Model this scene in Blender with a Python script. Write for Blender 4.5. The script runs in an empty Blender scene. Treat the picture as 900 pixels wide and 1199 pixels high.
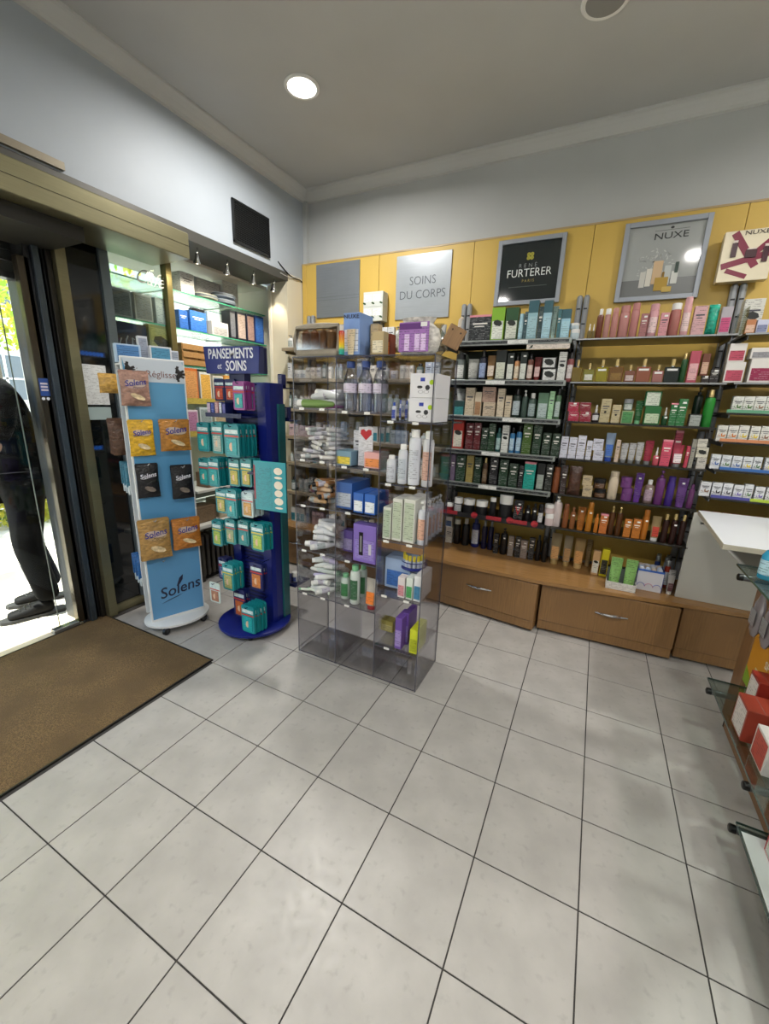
import bpy, bmesh, math, random
from mathutils import Vector, Matrix, Euler
random.seed(7)
SC = bpy.context.scene
COL = SC.collection
PI = math.pi

# ------------------------------------------------------------------ camera, world, sun, exposure
cam = bpy.data.cameras.new('camera'); camo = bpy.data.objects.new('camera', cam); COL.objects.link(camo)
SC.camera = camo
cam.sensor_fit = 'HORIZONTAL'; cam.sensor_width = 36.0
cam.lens = 480.575/900*36.0
cam.clip_start = 0.02; cam.clip_end = 200
Rc = Matrix(((0.89121, 0.45233233, 0.03376692), (0.14493513, -0.21343566, -0.96614648), (-0.42981223, 0.86593342, -0.25577483)))
M3 = Rc.transposed() @ Matrix(((1, 0, 0), (0, -1, 0), (0, 0, -1)))
camo.matrix_world = Matrix.Translation((-0.17003, -1.12962, 1.52594)) @ M3.to_4x4()

world = bpy.data.worlds.new('world'); SC.world = world; world.use_nodes = True
wn = world.node_tree.nodes; wl = world.node_tree.links
sky = wn.new('ShaderNodeTexSky'); sky.sky_type = 'NISHITA'; sky.sun_disc = False
sky.sun_elevation = math.radians(62); sky.sun_rotation = math.radians(-20); sky.air_density = 1.0; sky.dust_density = 2.0
wl.new(sky.outputs[0], wn['Background'].inputs[0]); wn['Background'].inputs[1].default_value = 1.2

sun = bpy.data.lights.new('sun', 'SUN'); sun.energy = 22.0; sun.angle = 0.01; sun.color = (1.0, 0.95, 0.86)
suno = bpy.data.objects.new('sun', sun); COL.objects.link(suno)
suno.rotation_euler = Vector((0.09, 0.38, -0.92)).to_track_quat('-Z', 'Y').to_euler()

SC.view_settings.view_transform = 'Standard'; SC.view_settings.look = 'None'
SC.view_settings.exposure = 0.14; SC.view_settings.gamma = 1.0; SC.view_settings.use_curve_mapping = False
SC.cycles.transparent_max_bounces = 48
SC.cycles.max_bounces = 7; SC.cycles.diffuse_bounces = 4; SC.cycles.glossy_bounces = 3
SC.cycles.caustics_reflective = False; SC.cycles.caustics_refractive = False
SC.cycles.sample_clamp_indirect = 6.0

# ------------------------------------------------------------------ materials
def lin(h):
    h = h.lstrip('#'); v = [int(h[i:i+2], 16)/255 for i in (0, 2, 4)]
    return tuple(c/12.92 if c <= .04045 else ((c+.055)/1.055)**2.4 for c in v) + (1.0,)
_m = {}
def mat(hexc, rough=.5, metal=0., kind='', spec=.5):
    key = (hexc, rough, metal, kind, spec)
    if key in _m: return _m[key]
    m = bpy.data.materials.new('%s_%s' % (kind or 'plain', hexc.strip('#'))); m.use_nodes = True
    nt = m.node_tree; N = nt.nodes; L = nt.links; b = N['Principled BSDF']
    c = lin(hexc)
    b.inputs['Base Color'].default_value = c; b.inputs['Roughness'].default_value = rough
    b.inputs['Metallic'].default_value = metal; b.inputs['Specular IOR Level'].default_value = spec
    def noise(scale, detail=3, co='Object', sc=(1, 1, 1)):
        t = N.new('ShaderNodeTexCoord'); mp = N.new('ShaderNodeMapping'); mp.inputs['Scale'].default_value = sc
        L.new(t.outputs[co], mp.inputs[0]); n = N.new('ShaderNodeTexNoise'); n.inputs['Scale'].default_value = scale
        n.inputs['Detail'].default_value = detail; L.new(mp.outputs[0], n.inputs['Vector']); return n
    def mixc(fac, c1, c2):
        x = N.new('ShaderNodeMix'); x.data_type = 'RGBA'; L.new(fac, x.inputs[0])
        for i, cc in ((6, c1), (7, c2)):
            if isinstance(cc, tuple): x.inputs[i].default_value = cc
            else: L.new(cc, x.inputs[i])
        return x.outputs[2]
    def ramp(src, a, bb):
        r = N.new('ShaderNodeMapRange'); r.inputs[1].default_value = a; r.inputs[2].default_value = bb; L.new(src, r.inputs[0]); return r.outputs[0]
    def bump(src, st, dist=.002):
        bp = N.new('ShaderNodeBump'); bp.inputs['Strength'].default_value = st; bp.inputs['Distance'].default_value = dist
        L.new(src, bp.inputs['Height']); L.new(bp.outputs[0], b.inputs['Normal'])
    sh = lambda k: tuple(min(1, v*k) for v in c[:3]) + (1,)
    if kind == 'tile':
        n = noise(6, 7, 'Object'); n2 = noise(30, 5, 'Object')
        gi = N.new('ShaderNodeObjectInfo')
        a = mixc(ramp(n.outputs[0], .35, .7), sh(.86), sh(1.06))
        a = mixc(ramp(n2.outputs[0], .58, .78), a, sh(.78))
        a = mixc(ramp(gi.outputs['Random'], 0, 12), a, sh(.5))
        L.new(a, b.inputs['Base Color']); L.new(ramp(n2.outputs[0], -.6, 2.2), b.inputs['Roughness'])
        bump(n2.outputs[0], .15, .001)
    elif kind == 'wood':
        n = noise(9, 5, 'Object', (14, 14, .8)); n2 = noise(2.5, 2, 'Object', (3, 3, .5))
        a = mixc(ramp(n.outputs[0], .35, .68), sh(.82), sh(1.12)); a = mixc(ramp(n2.outputs[0], .4, .7), a, sh(.9))
        L.new(a, b.inputs['Base Color'])
    elif kind == 'woodh':
        n = noise(9, 5, 'Object', (.8, 14, 14))
        L.new(mixc(ramp(n.outputs[0], .35, .68), sh(.84), sh(1.1)), b.inputs['Base Color'])
    elif kind == 'paint':
        n = noise(2.5, 4); n2 = noise(160, 2)
        L.new(mixc(ramp(n.outputs[0], .3, .7), sh(.96), sh(1.03)), b.inputs['Base Color']); bump(n2.outputs[0], .12, .001)
    elif kind == 'coir':
        n = noise(220, 3); n2 = noise(4, 5)
        a = mixc(ramp(n.outputs[0], .35, .7), sh(.55), sh(1.45)); a = mixc(ramp(n2.outputs[0], .42, .62), a, sh(.72))
        L.new(a, b.inputs['Base Color']); bump(n.outputs[0], 1.0, .006)
    elif kind == 'brushed':
        n = noise(12, 4, 'Object', (.4, .4, 30)); n2 = noise(3, 4)
        a = mixc(ramp(n.outputs[0], .3, .7), sh(.9), sh(1.08)); a = mixc(ramp(n2.outputs[0], .4, .7), a, sh(.88))
        L.new(a, b.inputs['Base Color'])
    elif kind == 'cloth':
        n = noise(120, 3); n2 = noise(7, 4)
        a = mixc(ramp(n2.outputs[0], .35, .7), sh(.75), sh(1.25)); L.new(a, b.inputs['Base Color']); bump(n.outputs[0], .4, .002)
    elif kind == 'crinkle':
        n = noise(38, 4, 'Object', (1, 1, 1.6)); n2 = noise(70, 3, 'Object')
        L.new(mixc(ramp(n.outputs[0], .35, .65), sh(.72), sh(1.3)), b.inputs['Base Color']); bump(n.outputs[0], .9, .008)
    elif kind == 'leaf':
        n = noise(3, 3); n2 = noise(1.1, 2)
        a = mixc(ramp(n.outputs[0], .35, .65), sh(.6), sh(1.4)); a = mixc(ramp(n2.outputs[0], .45, .6), a, (.55, .5, .06, 1))
        L.new(a, b.inputs['Base Color'])
        tr = N.new('ShaderNodeBsdfTranslucent'); L.new(a, tr.inputs[0]); mx = N.new('ShaderNodeMixShader'); mx.inputs[0].default_value = .5
        L.new(b.outputs[0], mx.inputs[1]); L.new(tr.outputs[0], mx.inputs[2]); L.new(mx.outputs[0], N['Material Output'].inputs[0])
    elif kind in ('print', 'printd'):
        # rows of small print: lines across, broken into words
        lum = .3*c[0]+.59*c[1]+.11*c[2]
        ink = tuple(v*.42 for v in c[:3]) + (1,) if lum > .12 else tuple(min(1, v*.7+.2) for v in c[:3]) + (1,)
        t = N.new('ShaderNodeTexCoord'); s = N.new('ShaderNodeSeparateXYZ'); L.new(t.outputs['Object'], s.inputs[0])
        m1 = N.new('ShaderNodeMath'); m1.operation = 'MULTIPLY'; m1.inputs[1].default_value = 95 if kind == 'print' else 150; L.new(s.outputs[2], m1.inputs[0])
        fr = N.new('ShaderNodeMath'); fr.operation = 'FRACT'; L.new(m1.outputs[0], fr.inputs[0])
        gt = N.new('ShaderNodeMath'); gt.operation = 'LESS_THAN'; gt.inputs[1].default_value = .32; L.new(fr.outputs[0], gt.inputs[0])
        n = noise(22, 1, 'Object', (1.6, 1.6, 4.3)); g2 = N.new('ShaderNodeMath'); g2.operation = 'GREATER_THAN'; g2.inputs[1].default_value = .5; L.new(n.outputs[0], g2.inputs[0])
        n3 = noise(330, 1, 'Object', (1, 1, .2)); g3 = N.new('ShaderNodeMath'); g3.operation = 'GREATER_THAN'; g3.inputs[1].default_value = .42; L.new(n3.outputs[0], g3.inputs[0])
        mm = N.new('ShaderNodeMath'); mm.operation = 'MULTIPLY'; L.new(gt.outputs[0], mm.inputs[0]); L.new(g2.outputs[0], mm.inputs[1])
        m4 = N.new('ShaderNodeMath'); m4.operation = 'MULTIPLY'; L.new(mm.outputs[0], m4.inputs[0]); L.new(g3.outputs[0], m4.inputs[1])
        L.new(mixc(m4.outputs[0], c, ink), b.inputs['Base Color'])
    elif kind in ('acrylic', 'glass', 'greenglass', 'clearpack'):
        tr = N.new('ShaderNodeBsdfTransparent'); tr.inputs[0].default_value = c
        gl = N.new('ShaderNodeBsdfGlossy'); gl.inputs['Roughness'].default_value = rough
        lw = N.new('ShaderNodeLayerWeight'); lw.inputs[0].default_value = .22
        rr = N.new('ShaderNodeMapRange'); rr.inputs[3].default_value = .12 if kind == 'clearpack' else .015 if kind == 'acrylic' else .035; rr.inputs[4].default_value = .55; L.new(lw.outputs['Fresnel'], rr.inputs[0])
        mx = N.new('ShaderNodeMixShader'); L.new(rr.outputs[0], mx.inputs[0]); L.new(tr.outputs[0], mx.inputs[1]); L.new(gl.outputs[0], mx.inputs[2])
        L.new(mx.outputs[0], N['Material Output'].inputs[0])
    elif kind == 'emit':
        b.inputs['Emission Color'].default_value = c; b.inputs['Emission Strength'].default_value = rough*10
    elif kind == 'liquid':
        b.inputs['Transmission Weight'].default_value = .0; b.inputs['Coat Weight'].default_value = .6; b.inputs['Roughness'].default_value = .12
    elif kind == 'gradient':
        pass
    _m[key] = m; return m

def ramp_mat(name, stops, lo, hi, rough=.4, axis=2):
    m = bpy.data.materials.new(name); m.use_nodes = True; N = m.node_tree.nodes; L = m.node_tree.links; b = N['Principled BSDF']
    t = N.new('ShaderNodeTexCoord'); s = N.new('ShaderNodeSeparateXYZ'); L.new(t.outputs['Object'], s.inputs[0])
    r = N.new('ShaderNodeMapRange'); r.inputs[1].default_value = lo; r.inputs[2].default_value = hi; L.new(s.outputs[axis], r.inputs[0])
    cr = N.new('ShaderNodeValToRGB'); L.new(r.outputs[0], cr.inputs[0])
    e = cr.color_ramp.elements
    while len(e) < len(stops): e.new(.5)
    for i, (p, h) in enumerate(stops): e[i].position = p; e[i].color = lin(h)
    L.new(cr.outputs[0], b.inputs['Base Color']); b.inputs['Roughness'].default_value = rough
    return m

# ------------------------------------------------------------------ mesh helpers
class G:
    """collects vertices and faces"""
    def __init__(s): s.v = []; s.f = []; s.m = []; s.cur = 0
    def add(s, v, f):
        o = len(s.v); s.v += [tuple(p) for p in v]; s.f += [tuple(i+o for i in q) for q in f]; s.m += [s.cur]*len(f); return s
    def box(s, x0, x1, y0, y1, z0, z1):
        if x0 > x1: x0, x1 = x1, x0
        if y0 > y1: y0, y1 = y1, y0
        if z0 > z1: z0, z1 = z1, z0
        return s.add([(x0,y0,z0),(x1,y0,z0),(x1,y1,z0),(x0,y1,z0),(x0,y0,z1),(x1,y0,z1),(x1,y1,z1),(x0,y1,z1)],
              [(0,3,2,1),(4,5,6,7),(0,1,5,4),(1,2,6,5),(2,3,7,6),(3,0,4,7)])
    def bbox(s, x0, x1, y0, y1, z0, z1, r=.002):
        """box with chamfered vertical and top edges"""
        r = min(r, (x1-x0)*.3, (y1-y0)*.3, (z1-z0)*.3)
        def ring(z, q): return [(x0+q+r,y0+q,z),(x1-q-r,y0+q,z),(x1-q,y0+q+r,z),(x1-q,y1-q-r,z),(x1-q-r,y1-q,z),(x0+q+r,y1-q,z),(x0+q,y1-q-r,z),(x0+q,y0+q+r,z)]
        v = ring(z0, r*.6)+ring(z0+r, 0)+ring(z1-r, 0)+ring(z1, r*.6)
        f = [tuple(range(7,-1,-1)), tuple(range(24,32))]
        for k in range(3):
            for i in range(8): f.append((k*8+i, k*8+(i+1)%8, k*8+8+(i+1)%8, k*8+8+i))
        return s.add(v, f)
    def lathe(s, prof, n=14, sx=1., sy=1., cx=0., cy=0., a0=0., a1=2*PI, cap=True):
        full = abs(a1-a0-2*PI) < 1e-6; k = n if full else n+1; v = []; f = []
        for r, z in prof:
            for i in range(k):
                a = a0+(a1-a0)*i/n; v.append((cx+r*math.cos(a)*sx, cy+r*math.sin(a)*sy, z))
        for j in range(len(prof)-1):
            for i in range(n):
                i2 = (i+1) % k if full else i+1
                f.append((j*k+i, j*k+i2, j*k+k+i2, j*k+k+i))
        if cap and full:
            if prof[0][0] > 1e-5: f.append(tuple(range(k-1, -1, -1)))
            if prof[-1][0] > 1e-5: f.append(tuple(range((len(prof)-1)*k, len(prof)*k)))
        return s.add(v, f)
    def tube(s, pts, r, n=6):
        pts = [Vector(p) for p in pts]; v = []; f = []
        for j, p in enumerate(pts):
            d = (pts[min(j+1, len(pts)-1)]-pts[max(j-1, 0)]).normalized()
            u = d.orthogonal().normalized() if j == 0 else (u - d*u.dot(d)).normalized()
            w = d.cross(u)
            rr = r[j] if isinstance(r, (list, tuple)) else r
            for i in range(n):
                a = 2*PI*i/n; v.append(p+(u*math.cos(a)+w*math.sin(a))*rr)
        for j in range(len(pts)-1):
            for i in range(n): f.append((j*n+i, j*n+(i+1)%n, j*n+n+(i+1)%n, j*n+n+i))
        f.append(tuple(range(n-1, -1, -1))); f.append(tuple(range((len(pts)-1)*n, len(pts)*n)))
        return s.add(v, f)
    def prism(s, poly, z0, z1):
        n = len(poly); v = [(x, y, z0) for x, y in poly]+[(x, y, z1) for x, y in poly]
        f = [tuple(range(n-1, -1, -1)), tuple(range(n, 2*n))]+[(i, (i+1)%n, n+(i+1)%n, n+i) for i in range(n)]
        return s.add(v, f)
    def xzprism(s, poly, y0, y1):
        """outline in x,z extruded from y0 (front) to y1"""
        n = len(poly); v = [(x, y0, z) for x, z in poly]+[(x, y1, z) for x, z in poly]
        f = [tuple(range(n)), tuple(range(2*n-1, n-1, -1))]+[((i+1)%n, i, n+i, n+(i+1)%n) for i in range(n)]
        return s.add(v, f)
    def sphere(s, c, r, n=10, m=6, sz=1.):
        prof = [(max(r*math.sin(PI*j/m), 1e-6), c[2]-r*sz*math.cos(PI*j/m)) for j in range(m+1)]
        return s.lathe(prof, n, 1, 1, c[0], c[1], cap=False)
    def xf(s, M):
        s.v = [tuple(M @ Vector(p)) for p in s.v]; return s
def mesh(name, g, m, smooth=False):
    me = bpy.data.meshes.new(name); me.from_pydata(g.v, [], g.f)
    for x in (m if isinstance(m, (list, tuple)) else [m]): me.materials.append(x)
    if isinstance(m, (list, tuple)): me.polygons.foreach_set('material_index', g.m)
    me.update()
    if smooth:
        me.polygons.foreach_set('use_smooth', [len(p.vertices) <= 4 for p in me.polygons])
        try: me.set_sharp_from_angle(angle=math.radians(38))
        except Exception: pass
    return me
def link(name, me, parent=None, loc=(0, 0, 0), rot=(0, 0, 0)):
    o = bpy.data.objects.new(name, me); COL.objects.link(o); o.location = loc; o.rotation_euler = rot
    if parent is not None: o.parent = parent
    return o
def obj(name, g, m, parent=None, loc=(0, 0, 0), rot=(0, 0, 0), smooth=False):
    return link(name, mesh(name, g, m, smooth), parent, loc, rot)
def thing(name, label, cat, loc=(0, 0, 0), rz=0., group=None):
    o = bpy.data.objects.new(name, None); COL.objects.link(o); o.empty_display_size = .05
    o.location = loc; o.rotation_euler = (0, 0, rz) if not isinstance(rz, tuple) else rz
    o['label'] = label; o['category'] = cat
    if group: o['group'] = group
    return o
def tag(o, label, cat, group=None):
    o['label'] = label; o['category'] = cat
    if group: o['group'] = group
    return o
def struct(name, g, m, parent=None, **k):
    o = obj(name, g, m, parent, **k)
    if parent is None: o['kind'] = 'structure'
    return o
def text(name, s, size, m, parent, loc, rot=(PI/2, 0, 0), depth=.0012, sx=1., align='CENTER', shear=0., bold=0., spacing=1.):
    cu = bpy.data.curves.new(name, 'FONT'); cu.body = s; cu.size = size; cu.extrude = depth; cu.align_x = align; cu.align_y = 'CENTER'
    cu.shear = shear; cu.offset = bold; cu.space_character = spacing; cu.resolution_u = 3
    cu.materials.append(m)
    t = bpy.data.objects.new(name, cu); me = bpy.data.meshes.new_from_object(t); bpy.data.objects.remove(t)
    if not me.materials: me.materials.append(m)
    o = link(name, me, parent, loc, rot); o.scale = (sx, 1, 1)
    return o

# ================================================================== THE SETTING
T = 1/3
WHITE = mat('#babdbc', .6, kind='paint'); CEIL = mat('#bcbdbb', .75, kind='paint')
BRONZE = mat('#8f8a6c', .34, .75, 'brushed'); DKBRONZE = mat('#33312c', .35, .7, 'brushed'); BLACK = mat('#0b0b0c', .35)
STEEL = mat('#a4a7a8', .3, .9); CHROME = mat('#d2d4d6', .12, 1.); GREYMET = mat('#7d8084', .38, .7)
TILE = mat('#aeaba6', .34, 0, 'tile')
fl = struct('floor', G().box(-3.1, 2.2, -3.4, 2.3, -.03, -.004), mat('#3c3a38', .8))
tile_me = mesh('tile', G().bbox(-T/2+.0022, T/2-.0022, -T/2+.0022, T/2-.0022, -.003, .0, .0012), TILE)
cnt = 0
for i in range(-10, 6):
    for j in range(-9, 6):
        cx, cy = (i+.5)*T, (j+.5)*T
        if cx < -2.02 and cy < .34: continue
        if cx < -3.1: continue
        o = link('tile', tile_me, fl, (cx, cy, 0), (0, 0, (cnt % 4)*PI/2)); cnt += 1
# door mat in its recess
mt = thing('door_mat', 'large brown coir door mat set into the tiled floor at the entrance', 'mat', (-2.56, -.8, 0))
obj('coir_pile', G().box(-.53, .535, -1.35, 1.14, .0, .006), mat('#705a3a', .95, 0, 'coir'), mt)
fr = G(); fr.box(-.54, .545, 1.14, 1.148, 0, .008); fr.box(.535, .543, -1.35, 1.14, 0, .008); fr.box(-.54, -.532, -1.35, 1.14, 0, .008)
obj('edge_strip', fr, mat('#3a3835', .4, .6), mt)

struct('ceiling', G().box(-3.5, 2.2, -3.4, 2.6, 3.275, 3.35), CEIL)
wb = struct('wall_back', G().box(-3.6, 2.2, 2.26, 2.4, 0, 3.3), WHITE)
struct('wall_right', G().box(2.1, 2.25, -3.4, 2.4, 0, 3.3), WHITE)
struct('wall_front', G().box(-3.6, 2.2, -3.5, -3.38, 0, 3.3), WHITE)
wlft = struct('wall_left', G().box(-3.2, -2.74, -3.4, 2.26, 2.585, 3.28), mat('#aab2b9', .55, 0, 'paint'))
struct('wall_pier', G().box(-2.92, -2.74, 1.99, 2.26, 0, 2.585), mat('#d8d0b8', .6, 0, 'paint'))
# corner trunking and cornice beads
struct('trim_1', G().box(-2.74, -2.70, 2.225, 2.26, 2.7, 3.2), WHITE)
def cornice(name, p0, p1, inward):
    # stepped and coved profile swept between two points
    prof = [(0, 3.275), (.075, 3.275), (.075, 3.262), (.06, 3.255), (.04, 3.235), (.022, 3.21), (.018, 3.195), (0, 3.19)]
    g = G(); v = []
    for p in (p0, p1):
        for d, z in prof: v.append((p[0]+inward[0]*d, p[1]+inward[1]*d, z))
    n = len(prof); f = [(i, (i+1) % n, n+(i+1) % n, n+i) for i in range(n)]+[tuple(range(n)), tuple(range(2*n-1, n-1, -1))]
    g.add(v, f); return struct(name, g, mat('#c4c5c2', .6, 0, 'paint'))
cornice('trim_2', (-2.74, 2.26), (2.1, 2.26), (0, -1)); cornice('trim_3', (-2.74, -3.38), (-2.74, 2.26), (1, 0))

# yellow cladding behind the shelves
YEL = mat('#cfae55', .45, 0, 'paint'); xs = [-2.735, -2.69, -1.95, -1.16, -.365, .425, 1.22, 2.05]
for a, b in zip(xs[:-1], xs[1:]): obj('cladding_panel', G().bbox(a+.0015, b-.0015, 2.2, 2.259, .42, 2.695, .001), YEL, wb)
obj('cladding_edge', G().box(-2.735, 2.05, 2.197, 2.262, 2.695, 2.706), mat('#b9a27a', .4, 0, 'woodh'), wb)
obj('cladding_side', G().box(-2.74, -2.735, 2.2, 2.26, .42, 2.7), mat('#8a8d8c', .5), wb)

# left shopfront: header box, posts, glass
hd = thing('door_operator_housing', 'long brushed bronze housing box above the sliding entrance door', 'door housing', (-2.8, -.8, 2.37))
obj('cover', G().bbox(-.2, .17, -2.55, 1.72, .0, .145, .004), BRONZE, hd)
obj('cover_seam', G().box(.1695, .1712, -2.55, 1.72, .072, .074), DKBRONZE, hd)
struct('trim_4', G().box(-3.1, -2.735, -3.38, 2.0, 2.52, 2.585), mat('#55544f', .4, .4))
struct('trim_5', G().box(-2.74, -2.72, -3.38, .29, 2.595, 2.63), mat('#8d8574', .4, .5))
dr = struct('door_1', G().box(-3.13, -3.03, .345, .40, 0, 2.5), BRONZE)       # light bronze post
def dpart(n, x0, x1, y0, y1, z0, z1, m): return obj(n, G().bbox(x0, x1, y0, y1, z0, z1, .003), m, dr)
dpart('door_jamb', -3.14, -3.07, .315, .345, 0, 2.5, DKBRONZE); dpart('door_jamb', -3.16, -3.1, .288, .312, 0, 2.5, BLACK)
dpart('door_jamb', -3.15, -3.07, .25, .286, 0, 2.5, mat('#48525a', .35, .6, 'brushed'))
dpart('door_leaf_stile', -3.15, -3.10, .185, .243, .02, 2.24, mat('#4d463b', .3, .8, 'brushed'))
dpart('door_leaf_rail', -3.15, -3.10, .04, .19, .0, .03, STEEL); dpart('door_leaf_pane', -3.135, -3.128, -1.0, .19, .03, 2.2, mat('#f6faf8', .02, kind='acrylic'))
dpart('door_leaf_edge', -3.136, -3.127, .084, .088, .03, 2.2, mat('#4f5c56', .5))
dpart('door_leaf_bottom', -3.16, -3.1, -.9, -.3, .0, .02, STEEL)
obj('door_sticker', G().box(-3.0985, -3.0975, .19, .238, 1.5, 1.60), mat('#2a4a8c', .4), dr)
for k in range(3): obj('sticker_line', G().box(-3.0975, -3.097, .196, .232, 1.565-.018*k, 1.575-.018*k), mat('#c9c2cc', .5), dr)
for k in range(2): obj('sticker_pictogram', G().lathe([(.0001, 0), (.009, 0), (.009, .0006)], 10), mat('#d8dce2', .5), dr, (-3.098, .2+.024*k, 1.485), (0, PI/2, 0))
# roller shutter above the door
for k in range(6): dpart('shutter_slat', -3.26, -3.22+.004*(k % 2), -3.3, .28, 2.17+.055*k, 2.22+.055*k, mat('#3d3f3d', .45, .4))
dpart('shutter_rail', -3.28, -3.2, -3.3, .3, 2.13, 2.165, BLACK)
struct('trim_6', G().box(-3.32, -3.1, .22, .40, 0, 2.5), mat('#26282a', .5))
struct('trim_7', G().box(-3.16, -2.74, -3.38, .35, 2.3, 2.372), mat('#2b2a26', .5))
# front of shop behind the camera side: solid return beyond the doorway
struct('wall_left_return', G().box(-3.2, -3.1, -3.4, -1.75, 0, 2.585), mat('#3b3a36', .5))
# fixed dark pane with notices, then glazed bay
dp = struct('window_1', G().box(-3.09, -3.07, .40, .60, .06, 2.5), mat('#0d1113', .06, 0, '', .9))
obj('window_sill_rail', G().bbox(-3.11, -3.05, .40, 1.09, .0, .06, .003), BRONZE, dp)
obj('notice_sheet', G().box(-3.0695, -3.0685, .405, .56, 1.455, 1.70), mat('#d5d8d8', .6, kind='printd'), dp)
obj('notice_sheet', G().box(-3.0695, -3.0685, .41, .56, 1.36, 1.44), mat('#9fb0b0', .4), dp)
for r_, zz in ((7, 1.765), (3, 1.18)):
    for k in range(r_): obj('sticker_dot', G().lathe([(.0001, 0), (.012, 0), (.012, .0006)], 12), mat('#1650a4', .4), dp, (-3.0695, .415+.022*k, zz), (0, PI/2, 0))
    obj('sticker_strip', G().box(-3.0697, -3.0692, .405, .405+.022*r_+.01, zz-.016, zz+.016), mat('#082452', .4), dp)
struct('window_2', G().box(-3.10, -3.05, .60, .655, .06, 2.5), mat('#78868f', .35, .5, 'brushed'))
w3 = struct('window_3', G().box(-3.075, -3.069, .655, 1.045, .55, 2.45), mat('#f0f6f4', .02, kind='glass'))
obj('window_post', G().bbox(-3.1, -3.04, 1.045, 1.092, 0, 2.5, .003), mat('#7a7048', .35, .7, 'brushed'), w3)
obj('window_rail', G().bbox(-3.1, -3.04, .655, 1.045, 2.44, 2.47, .003), STEEL, w3)
t_ = text('window_lettering', 'Café', .13, mat('#b4bab6', .4), w3, (-3.066, .93, 2.30), (PI/2, 0, PI/2), .0003, .9, 'CENTER', .5, -.0005)

# display window case: ceiling, end panel, sill, street glass
wc = struct('window_4', G().box(-3.70, -3.69, .66, 2.12, .62, 2.5), mat('#f0f6f4', .02, kind='glass'))
cream = mat('#dcd7c6', .6, 0, 'paint')
obj('case_ceiling', G().box(-3.7, -3.08, .66, 2.12, 2.5, 2.53), mat('#dad6ca', .6), wc)
obj('case_end_panel', G().box(-3.69, -2.94, 2.10, 2.13, .3, 2.5), mat('#d2d0c6', .5), wc)
obj('case_end_trim', G().bbox(-2.955, -2.92, 1.985, 2.13, .3, 2.5, .003), cream, wc)
obj('case_sill', G().bbox(-3.7, -2.86, .66, 1.985, .50, .53, .004), mat('#cfd0ca', .4), wc)
obj('case_apron', G().box(-3.2, -3.17, .66, 2.12, 0, .5), mat('#b9b5a8', .6), wc)
obj('case_side_panel', G().box(-3.7, -3.11, .645, .66, .06, 2.5), mat('#bfc0b8', .5), wc)
obj('street_frame', G().box(-3.72, -3.68, .66, 2.12, .53, .64), mat('#4a4a44', .4), wc)
obj('street_blind', G().box(-3.66, -3.65, .68, 2.09, .64, 1.78), mat('#cfcab8', .7), wc)
GG = mat('#e6f5ee', .04, kind='greenglass'); GEDGE = mat('#3f9c78', .2)
def glass_plate(name, par, x0, x1, y0, y1, z, th=.008, edge=GEDGE, glass=GG, ew=.0015):
    o = obj(name, G().box(x0+ew, x1-ew, y0+ew, y1-ew, z-th, z), glass, par)
    g = G(); g.box(x0, x0+ew, y0, y1, z-th, z); g.box(x1-ew, x1, y0, y1, z-th, z); g.box(x0+ew, x1-ew, y0, y0+ew, z-th, z); g.box(x0+ew, x1-ew, y1-ew, y1, z-th, z)
    obj('polished_edge', g, edge, o); return o
cs = thing('glass_shelf_set', 'three green edged glass shelves across the display window', 'glass shelves', (-3.25, 1.4, 1.76))
for z in (.0, .265, .525):
    glass_plate('glass_shelf', cs, -.2, .16, -.735, .695, z)
    for y in (-.3, .3): obj('shelf_bracket', G().box(-.19, .15, y-.008, y+.008, z-.016, z-.008), STEEL, cs)
# wall grille
gv = thing('air_vent', 'black louvred ventilation grille high on the left wall', 'vent', (-2.738, 1.585, 2.64))
obj('vent_backing', G().box(0, .004, -.185, .185, 0, .265), mat('#0a0b0c', .6), gv)
g = G(); g.box(.004, .016, -.19, -.178, -.005, .27); g.box(.004, .016, .178, .19, -.005, .27); g.box(.004, .016, -.19, .19, -.006, .006); g.box(.004, .016, -.19, .19, .259, .272)
obj('vent_frame', g, mat('#17191a', .45), gv)
for k in range(20):
    obj('vent_slat', G().box(-.001, .007, -.178, .178, -.001, .001), mat('#2c2f31', .45), gv, (.0085, 0, .012+.0128*k), (0, math.radians(35), 0))
g = G(); [g.box(.003, .012, y-.0012, y+.0012, .006, .26) for y in [(-.17+.017*i) for i in range(21)]]; obj('vent_mesh', g, mat('#1d2022', .5), gv)
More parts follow.
